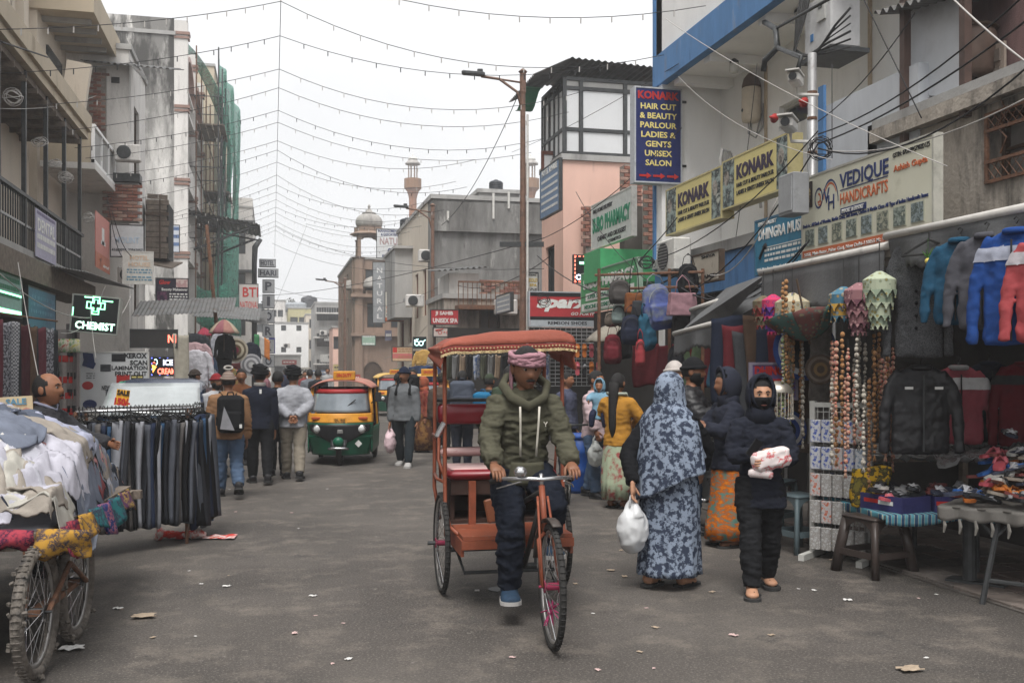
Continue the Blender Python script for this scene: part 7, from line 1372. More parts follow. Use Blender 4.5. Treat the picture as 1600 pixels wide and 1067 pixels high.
_, Jq = far('traveller with a grey rucksack seen through the rickshaw', 722, 15.8, 1.55, cl(70, 74, 84), cl(52, 58, 72), 180, ease=.02, armR=(.3, .2, 1.4), armL=(.3, .2, 1.4)); backpack(Jq, 'bulky blue grey rucksack seen through the rickshaw', cl(84, 92, 108), cl(70, 76, 90), .38, .56, .24, (0, -.15, .72))
_, Jq = far('shopper with a green cap and bright blue backpack', 764, 15.2, 1.5, cl(60, 60, 50), cl(44, 50, 66), 150, head='cap', headm=cl(70, 80, 64), ease=.02); backpack(Jq, 'bright blue backpack behind the rickshaw driver', cl(34, 120, 170), cl(30, 100, 150), .3, .44, .16)
far('man in a green vest over a yellow shirt seen from behind', 796, 14.0, 1.62, cl(66, 80, 62), cl(50, 54, 70), 170, ease=.03)
far('man in a blue checked shirt behind the right rickshaw post', 885, 14.4, 1.53, cl(84, 88, 112), cl(50, 54, 66), 60, ease=.02)
far('distant man in a black jacket walking away near the auto rickshaw', 497, 24, 1.58, cl(40, 44, 50), DENIM, 180, legs=((.2, 0), (-.2, .2)), ease=.02)
far('distant man in blue jeans beside the man in the black jacket', 484, 26, 1.58, cl(120, 126, 136), DENIM, 175, legs=((-.2, .3), (.2, .0)), ease=.02)
far('pedestrian in pale trousers behind the man with the rucksack', 621, 21, 1.5, cl(60, 60, 64), cl(120, 124, 134), 160, legs=((-.2, .3), (.2, .0)), ease=.02)
far('far man in a white shirt in the crowd down the street', 512, 40, 1.6, cl(170, 170, 170), BLACKC, 0)
far('far woman in red in the crowd down the street', 476, 34, 1.5, cl(150, 60, 60), BLACKC, 20)
far('far man in brown in the crowd down the street', 468, 44, 1.62, cl(96, 76, 60), BLACKC, 180)
far('far man in dark blue near the left stalls', 446, 38, 1.6, cl(48, 54, 80), BLACKC, 180)
far('far man in a pinkish shirt at the stalls on the left', 416, 27, 1.55, cl(150, 100, 110), BLACKC, 90)
# ------------------------------------------------------------------ goods
def crumple(w_, l_, base, amp, m, name='garment', nu=22, nv=22, seed=0, yaw=0, th=.006, parent=None):
 """a garment thrown down: base(x,y)->point gives the heap it lies on"""
 c_, s_ = math.cos(yaw), math.sin(yaw); mb = MB()
 def f(u, v):
  ed = 1+.16*NZ.noise(V((u*3+seed, v*3, 7))); x, y = (u-.5)*w_*ed, (v-.5)*l_*ed; n1 = NZ.noise(V((x*4.5+seed, y*4.5, seed))); n2 = 1-abs(NZ.noise(V((x*6+y*4+seed*2, y*3, 3))))*2; n3 = NZ.noise(V((x*15, y*15, seed)))
  n4 = 1-abs(NZ.noise(V((x*11-seed, y*7+x*5, 9))))*2; p = base(c_*x-s_*y+.06*n1, s_*x+c_*y+.06*n2); return p+V((0, 0, amp*(.7*n1+.8*n2+.45*n4+.3*n3+1.0)))
 mb.grid(f, nu, nv, th, (0, 0, 1)); return mb
# ---- hand cart
HC = thing('hand_cart', 'mud caked wooden hand cart carrying a heap of second hand clothes', 'hand cart', (-1.75, 6.0, 0), R(-4))
MUD = mat('tyre_muddy', (.13, .115, .10), rough=.95, var=.45, scale=18, bump=.8, bscale=40, stain=((.045, .042, .04), .55, .65, 7))
CZ = .72
BO = .58
for x_ in (-.58, .60):
 for y_ in (-.40, .36):
  w_ = wheel(HC, (x_, y_, .345), .345, tr=.034, tyre=MUD)
  if x_ > 0:
   b = MB()
   for k in range(46): a = rnd.random()*6.283; r_ = .335+rnd.uniform(-.02, .015); s_ = rnd.uniform(.008, .02); b.ob((rnd.uniform(-.04, .04), r_*math.cos(a), r_*math.sin(a)), (s_, s_*1.4, s_), (rnd.random()*3, rnd.random()*3, rnd.random()*3))
   obj('mud_clod', b, MUD, w_, kind='stuff')
b = MB(); b.bx(.57, .63, -.44, .40, .33, .36).tube([(.66, -.4, .345), (.66, .0, .52), (.66, .36, .345)], .014, 6).bx(.54, .56, -.42, -.38, .34, .66).bx(.54, .56, .34, .38, .34, .66); obj('axle_bracket', b, RUST, HC)
b = MB(); b.bx(-.72, .72, BO-.95, BO-.88, CZ-.06, CZ).bx(-.72, .72, BO+1.05, BO+1.12, CZ-.06, CZ).bx(-.70, -.63, BO-.88, BO+1.05, CZ-.06, CZ).bx(.60, .67, BO-.88, BO+1.05, CZ-.06, CZ); obj('bed_frame', b, WOODG, HC)
for k in range(9): b = MB(); b.bx(-.70+k*.15, -.56+k*.15, BO-.97, BO+1.12, CZ+.002, CZ+.028); obj('bed_plank', b, WOODG, HC)
b = MB(); b.bx(-.9, .5, BO-.98, BO-.9, .66, .72); b.tube([(.30, BO-1.14, .66), (.30, BO-.6, .67)], .032, 6); obj('handle_beam', b, WOODG, HC)
for z_ in (.34, .2): b = MB(); b.cyl((-.72, -.78, z_), (.5, -.78, z_), .012, 6); obj('hanging_rail', b, RUST, HC)
PATCH = pattern('cloth_patchwork', srgb(196, 66, 84, .8), srgb(40, 64, 130, .8), 'check', 3.1, srgb(214, 164, 60, .85), .2, .5); EMB = [pattern('cloth_patch%d' % i, srgb(*a, .62), srgb(*b_, .6), 'noise', 16, srgb(*a, .7), .40, .43) for i, (a, b_) in enumerate((((176, 70, 84), (50, 40, 70)), ((196, 150, 66), (50, 60, 90)), ((48, 62, 116), (190, 120, 130)), ((52, 118, 122), (70, 50, 80)), ((90, 58, 88), (190, 160, 80))))]
for k in range(6):
 b = MB(); x0 = -.75+k*.27
 b.grid(lambda u, v: (x0+.27*u, BO-1.0-.03*math.sin(u*3+v*4+k), CZ+.05-(.10+.04*(k == 5)+.02*math.sin(u*9))*v), 6, 6, .006); o = tag(obj('cloth_panel', b, EMB[k % 4], HC, True), '', ''); del o['label']; del o['category']
 pass
for k, (y0, m_) in enumerate(((-1.0, EMB[0]), (-.72, EMB[1]), (-.45, EMB[3]), (-.2, EMB[2]), (.1, EMB[3]), (.4, EMB[4]))):
 b = MB(); b.grid(lambda u, v: (.72+.05*v+.02*math.sin(u*7+k), BO+y0+.28*u, CZ+.06-(.15+.05*math.sin(k*2.1+u*2))*v), 6, 6, .006); obj('cloth_panel', b, m_, HC, True)
# ---- the heap
def heap(x, y):
 X, Y = x, y; dx = max(0, X-.62); dy = max(0, -.95-Y); X2, Y2 = min(X, .62)+dx*.30, max(Y, -.95)-dy*.25
 r = ((X2+.15)/.95)**2+((Y2-.25)/1.35)**2; z = CZ+.05+.44*max(0, 1-r)**.7 - min(.30, dx*.95)-min(.12, dy*.7)
 return V((-1.75+X2, 6.0+BO+Y2, z))
PALE = [cl(214, 212, 226, .68), cl(204, 204, 216, .66), cl(190, 194, 220, .66), cl(222, 220, 216, .7), cl(206, 202, 190, .66), cl(210, 208, 222, .62)]; GREYS = [cl(120, 128, 146), cl(140, 146, 160), cl(96, 104, 122)]; DKS = [cl(52, 58, 72), cl(44, 46, 54), cl(60, 68, 84)]; REDS = [cl(176, 96, 96), cl(150, 70, 74), cl(206, 140, 140)]; BEI = [cl(168, 158, 146), cl(184, 176, 164), cl(140, 128, 116)]
CN = {id(m): n for ms, n in ((PALE, 'white'), (GREYS, 'grey blue'), (DKS, 'dark navy'), (REDS, 'dull red'), (BEI, 'beige')) for m in ms}
spots = []
for k in range(22): spots.append((rnd.uniform(-.5, .7), rnd.uniform(.6, 1.25), rnd.choice(DKS+GREYS+REDS+BEI)))
for k in range(26): spots.append((rnd.uniform(.38, .84), rnd.uniform(-.4, 1.1), rnd.choice(BEI+REDS+GREYS+DKS+PALE[:2])))
for k in range(16): spots.append((rnd.uniform(-.6, .5), rnd.uniform(.15, .6), rnd.choice(DKS+GREYS+GREYS+PALE[:2])))
for k in range(48): spots.append((rnd.uniform(-.8, .6), rnd.uniform(-1.0, .25), rnd.choice(PALE+PALE+GREYS+GREYS[:2]+BEI[:1]+DKS[:1])))
b = MB(); b.grid(lambda u, v: heap(-.75+1.5*u, -.98+2.1*v)-V((0, 0, .012)), 20, 24, .01, (0, 0, 1)); one('clothes_bundle', 'grey bundle of packed clothes at the core of the cart heap', 'bundle', b, PALE[1], smooth=True)
for k, (x, y, m_) in enumerate(spots):
 mb = crumple(rnd.uniform(.28, .46), rnd.uniform(.34, .54), lambda a, c_: heap(x+a, y+c_)+V((0, 0, .0009*k)), .048, m_, nu=30, nv=30, seed=k*3.7, th=.011, yaw=rnd.uniform(0, 6.28))
 col = CN[id(m_)]; where = 'at the back of' if y > .6 else 'on the road side of' if x > .5 else 'in the middle of' if y > .15 else 'on the near end of'
 one('garment', '%s crumpled garment %s the heap on the hand cart' % (col, where), 'garment', mb, m_, '%s garments %s the cart heap' % (col, where), True)
# ---- hanging garments
def hang_shape(kind, w_, l_, seed):
 b = MB()
 if kind == 'trousers':
  return MB().grid(lambda u, v: ((u-.5)*w_*(1-.12*v)+.012*math.sin(v*5+seed), .016*math.sin(u*8+v*3+seed)+.02*v*math.sin(seed*3), -.10-l_*v-.02*math.sin(u*5+seed)), 8, 16, .028)
 tk = w_*.13
 tk *= .72; b.tube([(0, 0, -.03), (0, 0, -.07), (0, 0, -.16), (0, 0, -l_*.6), (0, 0, -l_+.03), (0, 0, -l_)], [(tk*.5, w_*.12), (tk*.7, w_*.30), (tk, w_*.43), (tk*1.1, w_*.42), (tk*1.1, w_*.43), (tk*.8, w_*.41)], 18, ref=(0, 1, 0))
 for s_ in (1, -1): b.tube([(s_*w_*.30, 0, -.085), (s_*w_*.45, -.005, -.20), (s_*w_*.54, -.02, -.40), (s_*w_*.56, -.035, -l_*.99)], [(w_*.06, w_*.085), (w_*.055, w_*.10), (w_*.045, w_*.085), (w_*.035, w_*.07)], 12, ref=(0, 1, 0))
 me = remesh(b, .012, 2); folds(me, .010, 7, 6, seed); folds(me, .006, 16, 14, seed+4); folds(me, .003, 34, 40, seed, False); return me
SHP = {}
def hang(label, p, yaw, kind, m, w_=.5, l_=.7, group=None, name=None, var=0, cat='garment', hanger=True, extra=None):
 k = (kind, w_, l_, var)
 if k not in SHP:
  s_ = hang_shape(kind, w_, l_, var*5.3+1); SHP[k] = s_ if isinstance(s_, bpy.types.Mesh) else mesh_of(s_, 'cloth', None, True)
 t = thing(name or kind, label, cat, p, yaw, group); me = SHP[k].copy(); me.materials.clear(); me.materials.append(m); obj('cloth', me, None, t)
 if hanger:
  if 'hg' not in SHP: b = MB(); b.tube([(.0, 0, .0), (.018, 0, .03), (0, 0, .045), (-.015, 0, .03)], .004, 4).tube([(0, 0, 0), (0, 0, -.03), (.18, 0, -.085), (-.18, 0, -.085), (0, 0, -.03)], .006, 5); SHP['hg'] = mesh_of(b, 'hanger', RUB, True)
  obj('hanger', SHP['hg'], None, t)
 if extra: extra(t, w_, l_)
 return t
# rail of trousers behind the cart
rl = thing('clothes_rail', 'chrome clothes rail crowded with trousers behind the hand cart', 'clothes rail', (0, 0, 0))
ra, rb = at(118, 648, 8.4), at(292, 645, 9.1); rb.z = ra.z = 1.23
b = MB(); b.tube([ra, rb, rb+V((.10, .18, 0)), rb+V((-.02, .50, 0)), ra+V((0, .55, 0))], .014, 8); obj('rail', b, CHROME, rl, True)
for q in (ra, rb, ra+V((0, .5, 0)), rb+V((0, .45, 0))): b = MB(); b.cyl((q.x, q.y, 0), (q.x, q.y, 1.23), .016, 8); obj('post', b, RUST, rl)
TRC = [BLACKC, cl(50, 52, 58, .9), cl(86, 90, 100, .9), cl(44, 54, 78, .9), cl(156, 158, 166, .8), cl(48, 80, 114, .9), cl(104, 100, 98, .9), cl(64, 66, 72, .9), cl(60, 84, 128, .8), cl(42, 44, 50, .9)]
TN = ['black', 'charcoal', 'slate grey', 'navy', 'light grey', 'blue', 'brown grey', 'dark grey', 'bright blue', 'soot black']
ry_ = math.atan2(rb.y-ra.y, rb.x-ra.x)
for k in range(30):
 f = k/29; q = ra.lerp(rb, f); j = [0, 4, 1, 2, 3, 6, 0, 4, 5, 9, 2, 7, 6][k % 13]
 t = hang('%s trousers on the rail among its %s neighbours' % (TN[j], 'left hand' if f < .35 else 'middle' if f < .7 else 'right hand'), q+V((0, -.02*(k % 3), 0)), ry_+R(90)+rnd.uniform(-.35, .35), 'trousers', TRC[j], .36, .92, 'trousers on the rail', var=k % 4); t.rotation_euler = (rnd.uniform(-.03, .03), R(-4*f)+rnd.uniform(-.04, .04), t.rotation_euler[2])
 if k % 4 == 1:
  for d_ in (.10, -.10): b = MB(); b.grid(lambda u, v: (.19*(1-.12*v)+.006, d_*.12-.012+(u-.5)*.014, -.12-.86*v), 1, 6, .003); obj('side_stripe', b, INKW, t)
for k in range(14):
 a = k/13; q = rb+V((.10*math.sin(a*3.1)+.03, .55*a-.03, 0)); j = [3, 5, 0, 4, 2, 1, 7, 5, 0, 4, 6, 9, 3, 2][k]
 t = hang('%s track trousers fanned out at the round end of the rail' % TN[j], q, R(62+50*a)+rnd.uniform(-.25, .25), 'trousers', TRC[j], .40, .98, 'trousers at the end of the rail', var=k % 4); t.rotation_euler = (rnd.uniform(-.04, .04), R(-10+9*a), t.rotation_euler[2])
 if j in (4, 0, 2): b = MB(); b.grid(lambda u, v: ((u-.5)*.03, -.03, -.12-.84*v), 1, 8, .002); obj('side_stripe', b, INKW, t)
def card(label, pl, pt0, pr, pb, Y, m, lines, tilt=0): t = sign(label, frect(pl, pt0, pr, pb, Y), R(13), m, None, lines, dep=.012, name='price_card'); t.rotation_euler[1] = tilt; return t
card('yellow SALE 150/- price card standing on the clothes rail', 176, 604, 207, 638, 8.6, pt(236, 170, 40, .9), [('SALE', .0, .22, .62, .24, INK, .04), ('150/-', .02, -.2, .8, .36, INKR, .05)], R(8))
card('worn cream SALE 150 card wrapped in plastic over the heap', -6, 614, 57, 659, 7.6, mat('card_cream', srgb(216, 196, 158, .85), rough=.3, stain=(srgb(180, 150, 100, .8), .55, .8, 6), spec=.5), [('SALE', .0, .2, .5, .22, INKC, .03), ('150', .05, -.18, .6, .34, pt(206, 150, 130, .85), .04)], R(-3))
# clothes hung under the cart and along the left shops
for k in range(8): hang(('dark', 'checked grey', 'white checked', 'black', 'navy', 'charcoal', 'grey', 'blue')[k]+' shirt hanging under the near end of the cart bed', (-2.35+k*.13, 5.5, .70), R(80), 'trousers', [BLACKC, cl(90, 92, 100), cl(170, 172, 186), BLACKC, cl(44, 50, 70), cl(60, 62, 70), cl(110, 112, 120), cl(70, 84, 120)][k], .3, .36, 'shirts hung under the cart', var=k % 4)
b = MB(); b.cyl((-3.4, 12.5, 2.28), (-3.4, 17.5, 2.36), .016, 6); one('hanging_pole', 'rusty pole under the lit signs with scarves hung on it', 'pole', b, RUST)
SCF = [cl(110, 84, 66), cl(64, 66, 70), cl(120, 60, 70), pattern('scarf_check', (.30, .30, .32), (.05, .05, .06), 'noise', 30), pattern('scarf_knit', (.36, .36, .37), (.10, .10, .11), 'check', 40), cl(50, 52, 56), cl(90, 44, 50)]
for k in range(13): hang('%s scarf hanging from the pole under the lit signs' % ['brown', 'grey', 'maroon', 'mottled', 'pale knitted', 'dark', 'plum'][k % 7], (-3.4, 12.9+k*.36, 2.3), R(70)+rnd.uniform(-.4, .4), 'trousers', SCF[k % 7], .34, 1.15, 'scarves under the lit signs', var=k % 4, hanger=False, name='scarf')
for lab, px, py, d, kind, m_, w_, l_, yw in (('long white T shirt hung over a pink hooded top', 305, 545, 20.5, 'shirt', cl(206, 204, 212), .62, .9, 0), ('pink hooded top behind the white T shirt', 303, 533, 20.8, 'shirt', cl(196, 160, 164), .66, .9, 0), ('dark grey jacket on the stall roof edge', 304, 519, 21, 'shirt', cl(60, 64, 70), .6, .5, 0), ('cream shawl hanging beside the LED display', 283, 515, 20, 'scarf', cl(196, 188, 170), .3, 1.0, .4), ('white shirts bunched on the bamboo pole', 342, 518, 23, 'shirt', cl(200, 202, 214), .34, .6, 0), ('black tracksuit with white stripes at the stall', 352, 520, 22.8, 'shirt', BLACKC, .4, .6, .3), ('black trousers hung under the white shirts', 345, 548, 22.9, 'trousers', BLACKC, .5, .62, 0), ('blue and yellow sports shirt at the stall', 325, 553, 22.5, 'shirt', cl(60, 80, 110), .36, .5, .5), ('grey patterned shirt low at the stall', 327, 572, 22.4, 'shirt', cl(130, 134, 146), .36, .4, .5), ('dark blue bag shaped shirt beside the woven disc', 391, 533, 24, 'shirt', cl(42, 46, 60), .44, .5, 0), ('maroon cloth behind the woven disc', 366, 560, 23.6, 'trousers', cl(96, 44, 44), .4, .9, 0), ('pink and yellow feather cloth below the woven disc', 371, 570, 23.4, 'trousers', pattern('cloth_feather', srgb(206, 110, 140, .8), srgb(214, 190, 80, .8), 'noise', 8, srgb(90, 130, 190, .8), .4, .55), .34, .5, 0)):
 hang(lab, at(px, py, d), -TH+yw, kind if kind != 'scarf' else 'trousers', m_, w_, l_, name=kind, var=px % 4, hanger=kind == 'shirt')
def woven(label, p, r, yaw, cols, cat='wall plate'):
 t = thing('woven_disc', label, cat, p, yaw)
 for i, (rr, m_) in enumerate(zip((1, .84, .66, .46, .26), cols)): b = MB(); b.lathe([(r*rr*.99, 0), (r*rr, .01+.004*i), (r*rr*.96, .012+.004*i)], 30); b.xf(Matrix.Rotation(R(90), 4, 'X')); obj('ring', b, m_, t)
 return t
woven('round woven wall disc with dark centre among the left stall goods', at(369, 547, 23), .28, -TH, [cl(190, 180, 160), cl(110, 96, 76), cl(196, 186, 160), cl(120, 96, 70), cl(150, 60, 80)])
woven('white ribbed round disc below the dark shirt at the left stall', at(393, 570, 23.5), .26, -TH, [cl(180, 180, 184), cl(120, 122, 128), cl(196, 196, 200), cl(130, 130, 134), cl(190, 190, 190)])
fl = thing('flag', 'small orange white and green flag over the left stalls', 'flag', at(397, 522, 25), -TH)
for k, m_ in enumerate((cl(70, 140, 90), cl(206, 204, 200), cl(222, 130, 60))): b = MB(); b.grid(lambda u, v: ((k+u)*.13, .02*math.sin((k+u)*2.6), -.50*v-.05*(k+u)*(k+u)*.4), 6, 8, .004); obj('stripe', b, m_, fl, True)
def umbrella(label, p, r, h, cols, yaw=0, name='parasol'):
 t = thing(name, label, name.replace('_', ' '), p, yaw); n = 8
 for k in range(n): a0, a1 = 2*math.pi*k/n, 2*math.pi*(k+1)/n; b = MB(); b.grid(lambda u, v: (r*v*math.cos(a0+(a1-a0)*u)*(1-.08*math.sin(u*math.pi)*v), r*v*math.sin(a0+(a1-a0)*u)*(1-.08*math.sin(u*math.pi)*v), h*(1-v**1.7)-.02*math.sin(u*math.pi)*v), 4, 6, .004); obj('segment', b, cols[k % len(cols)], t, True)
 b = MB(); b.cyl((0, 0, -h*1.4), (0, 0, h+.03), .01, 6); obj('stick', b, WOODD, t); return t
umbrella('pink and orange paper parasol over the left stalls', at(350, 520, 22.5), .34, .30, [cl(176, 124, 112), cl(190, 170, 146), cl(160, 96, 104)])
umbrella('small crimson parasol right of the grey jacket', at(319, 524, 23), .18, .18, [cl(180, 60, 84), cl(190, 70, 90)])
for lab, a_, u_, v_ in (('corrugated tin sheet over the copy shop, buckled', at(205, 494, 23), (1.9, 0, .12), (0, 1.6, .45)), ('rusty tin awning over the hanging clothes', at(262, 488, 25), (1.6, 0, .05), (0, 2.2, .5)), ('long grey tin roof over the far left stalls', at(300, 494, 29), (1.9, 0, -.1), (0, 6, .7)), ('dark tin awning at the end of the left stalls', at(375, 500, 34), (.9, 0, -.15), (0, 3, .6)), ('dark awning board over the lit chemist sign', at(40, 524, 17.5)+V((0, 0, 1.3)), (1.0, 0, -.16), (0, 6.5, .2))):
 b = MB(); wavy(b, a_, u_, v_, 20, .012); one('tin_awning', lab, 'awning', b, TIN, 'tin awnings on the left')
bp = thing('bamboo_pole', 'tall leaning rusty pole in front of the left stalls', 'pole', onZ(350, 668)); b = MB(); q0, q1 = onZ(350, 668), at(323, 352, 24.4); b.tube([(0, 0, 0), (q1-q0)*.5+V((.03, 0, 0)), q1-q0], [.06, .05, .04], 8); obj('shaft', b, RUST, bp, True)
# near black panels carry the shade of the shop openings on the left
for k, (y0, y1) in enumerate(((5, 10.5), (11, 16), (16.4, 19.6), (20, 23.6))): b = MB(); b.bx(-5.19, -5.12, y0, y1, .1, 2.95); one('shop_shade_panel', 'near black panel painted as a shaded shop opening under the balcony, %s' % ('beside the cart', 'behind the stall keeper', 'behind the scarves', 'behind the copy shop board')[k], 'shop front', b, DARK)
for k, (px, w_, h_, m_) in enumerate(((76, .5, 1.6, pt(150, 160, 156)), (103, .32, 1.9, pt(170, 160, 156)), (112, .2, 2.0, pt(120, 110, 110)), (60, .4, 1.2, pt(96, 92, 90)))):
 q = at(px, 575, 18); q.z = 0; t = thing('display_cabinet', ('pale green cupboard door', 'narrow poster covered door leaf', 'brown door post', 'low grey cabinet')[k]+' at the shop behind the stall keeper', 'cabinet', q, -TH); b = MB(); b.bx(-w_/2, w_/2, 0, .1, 0, h_+.4); obj('body', b, m_, t); print_lines(t, -w_*.4, w_*.4, [h_*.9, h_*.7, h_*.55, h_*.4], h_*.06, -.003, INKR if k == 1 else INK, k)
for k, px in enumerate((84, 100, 116)):
 t = thing('snack_packet', ('green striped', 'round orange', 'round red')[k]+' packet hung above the stall keeper', 'packet', at(px, 540, 17), -TH); b = MB(); b.ob((0, 0, 0), (.2, .04, .24), bev=.018); obj('packet', b, pattern('packet%d' % k, srgb(120, 160, 110, .8), srgb(214, 206, 190, .85), 'noise', 12, (srgb(210, 120, 50, .8), srgb(170, 60, 40, .8), srgb(200, 190, 60, .8))[k], .4, .5), t, True)
# people-high clutter of shops in the middle right
for k in range(15): hang('%s garment in the row hung across the middle shop' % ['olive', 'grey', 'sand', 'dark', 'blue print'][k % 5], at(700+k*11, 548, 21+.05*k), -TH+R(70), 'trousers', [cl(90, 92, 76), cl(130, 130, 130), cl(176, 150, 124), BLACKC, pattern('cloth_blueprint', (.32, .34, .38), (.06, .10, .22), 'noise', 18)][k % 5], .3, .5+.2*(k > 8), 'garments hung across the middle shop', var=k % 4)
hang('mustard shirt hanging by the optician', at(662, 545, 26), -TH, 'shirt', cl(206, 160, 80), .5, .8, var=1); hang('pale coat hanging beside the mustard shirt', at(681, 548, 25.6), -TH, 'shirt', cl(176, 168, 156), .4, .7, var=2)
for k in range(4): hang('blue jeans in a stack hung under the optician signs', at(650+k*9, 566, 25.5), -TH, 'trousers', [cl(50, 66, 100), cl(60, 80, 116), cl(40, 50, 80), cl(70, 90, 130)][k], .4, .6, 'jeans under the optician signs', var=k)
b = MB(); p, q = onY(700, 530, 25.8), onY(862, 600, 25.8); b.bx(p.x, q.x+.5, 25.8, 25.9, 0, p.z+.3); one('middle_shop_shade', 'near black panel painted as the shaded open front of the clothes shop behind the rickshaw', 'shop front', b, DARK)  # solid panel, the shade inside the shop put into its colour
b = MB(); p = onY(830, 512, 21.2); q = onY(985, 600, 21.2); b.bx(p.x, q.x, 21.2, 21.3, 0, p.z); one('shoe_shop_shade', 'near black panel painted as the shaded open front of the shoe shop under the red sign', 'shop front', b, DARK)  # closed panel coloured near black to stand for the shaded shop
sg_ = thing('wire_grid', 'black wire grid in the shoe shop front', 'wire grid', onY(880, 560, 20.9)); b = MB()
for k in range(16): b.cyl((-.9+k*.12, 0, -.6), (-.9+k*.12, 0, .7), .008, 4).cyl((-.9, .01, -.6+k*.085), (.9, .01, -.6+k*.085), .008, 4)
obj('grid', b, STEELG, sg_)
# ---- footwear
SL = []
def slipper_mesh(c0, c1):
 o_ = [(-.038, -.12), (-.045, -.06), (-.036, .0), (-.048, .07), (-.038, .125), (-.01, .14), (.02, .135), (.044, .10), (.046, .05), (.036, -.02), (.042, -.08), (.03, -.125), (0, -.135)]
 b = MB(); b.plate([(x, y, 0) for x, y in reversed(o_)], (0, 0, .022)); s1 = mesh_of(b, 'sole', c0)
 b = MB(); b.tube([(-.045, .0, .018), (-.03, .05, .05), (0, .085, .035), (.03, .05, .05), (.045, .0, .018)], [(.004, .014)]*5, 6, ref=(0, .3, 1)).tube([(-.046, .03, .012), (0, .06, .055), (.046, .03, .012)], [(.004, .03)]*3, 6, ref=(0, .4, 1)); return s1, mesh_of(b, 'strap', c1, True)
FC = [((40, 42, 46), (150, 150, 152), 'black and silver'), ((186, 184, 178), (40, 40, 44), 'white soled'), ((40, 92, 160), (60, 110, 180), 'bright blue'), ((204, 116, 48), (210, 130, 60), 'orange'), ((120, 60, 56), (90, 44, 44), 'maroon'), ((150, 140, 128), (170, 160, 150), 'beige'), ((60, 66, 84), (200, 200, 204), 'navy and white'), ((196, 90, 100), (206, 110, 120), 'pink')]
SLM = [(slipper_mesh(mat('sole_%d' % i, srgb(*a, .85), rough=.6), mat('strap_%d' % i, srgb(*b_, .85), rough=.5)), n) for i, (a, b_, n) in enumerate(FC)]
def slipper(i, p, rot, lab, grp):
 (s1, s2), n = SLM[i]; t = thing('slipper', n+' '+lab, 'slipper', p, 0, n+' '+grp); t.rotation_euler = rot; obj('sole', s1, None, t); obj('strap', s2, None, t); return t
tz = .63; AY = math.atan2(-.8, .6)
ST = thing('shoe_table', 'low trestle table with fringed grey cloth heaped with slippers', 'table', (4.55, 6.06, 0), AY)
b = MB(); b.bx(0, 1.5, 0, 1.7, tz-.04, tz); obj('table_top', b, WOODG, ST)
b = MB(); b.grid(lambda u, v: (-.02+1.54*u, -.02-.015*math.sin(u*60), tz+.012-(.09+.012*math.sin(u*45))*v), 80, 4, .006).grid(lambda u, v: (-.02-.01*math.sin(u*30), 1.5*u, tz+.012-.09*v), 30, 4, .006).bx(-.02, 1.5, -.02, 1.6, tz+.002, tz+.012); obj('table_cloth', b, cl(128, 124, 118), ST, True)
b = MB()
for k in range(15): x_ = .02+k*.103; b.tube([(x_, -.03, tz-.07), (x_+.01, -.032, tz-.12), (x_, -.03, tz-.17)], [.008, .012, .006], 5)
obj('tassel', b, cl(150, 146, 138), ST, kind='stuff')
b = MB(); b.tube([(.36, .03, tz-.05), (.27, -.03, 0)], .020, 6).tube([(.30, -.01, .16), (1.4, 0, .16)], .016, 6).tube([(.34, .02, tz-.18), (.46, .03, tz-.04)], .012, 5).tube([(.34, .02, tz-.18), (.2, .03, tz-.04)], .012, 5); obj('trestle_leg', b, STEEL, ST)
b = MB(); b.cyl((.05, .5, 0), (.05, .5, tz-.04), .05, 12).bx(-.1, .3, .42, .58, 0, .05); obj('leg', b, STEEL, ST)
q_ = Matrix.Translation((4.55, 6.06, 0))@Matrix.Rotation(AY, 4, 'Z')
for k in range(170):
 lay = k/170; a = q_@V((rnd.uniform(.05, 1.15), rnd.uniform(.06, 1.5)*(1-.1*lay), 0)); w_ = (q_.inverted()@a).y; z = tz+.02+.24*max(0, w_-.15)*(.3+lay)+.06*lay+.03*rnd.random()
 slipper(rnd.choice([0, 0, 1, 1, 2, 3, 4, 5, 5, 6, 6, 7]), (a.x, a.y, z), (rnd.uniform(-.3, .3), rnd.uniform(-.3, .3), R(-60)+rnd.gauss(0, .8)), 'slipper in the heap on the fringed table', 'slippers heaped on the table')
tz = .50; BA = -.16
BT = thing('box_table', 'small board with a turquoise cloth resting on stools, carrying shallow blue cartons', 'table', (4.48, 6.62, 0), BA)
b = MB(); b.bx(0, .9, 0, 1.25, tz-.035, tz-.01); obj('table_top', b, WOODG, BT)
b = MB(); b.grid(lambda u, v: (-.01-.01*math.sin(u*40), 1.25*u, tz-.002-(.04+.03*math.sin(u*3)**2)*v), 30, 3, .005).grid(lambda u, v: (.9*u, -.012-.008*math.sin(u*50), tz-.002-(.07+.02*math.sin(u*7))*v), 30, 3, .005).bx(0, .9, 0, 1.25, tz-.009, tz-.001); obj('table_cloth', b, pattern('cloth_turquoise', srgb(90, 150, 166, .8), srgb(190, 186, 160, .8), 'X', 6, srgb(50, 80, 110, .8), .35, .55), BT, True)
for x_, y_ in ((.1, 1.15), (.8, 1.15), (.8, .15)): b = MB(); b.cyl((x_, y_, 0), (x_, y_, tz-.035), .022, 8); obj('leg', b, STEEL, BT)
BOXB = pt(56, 56, 110, .85)
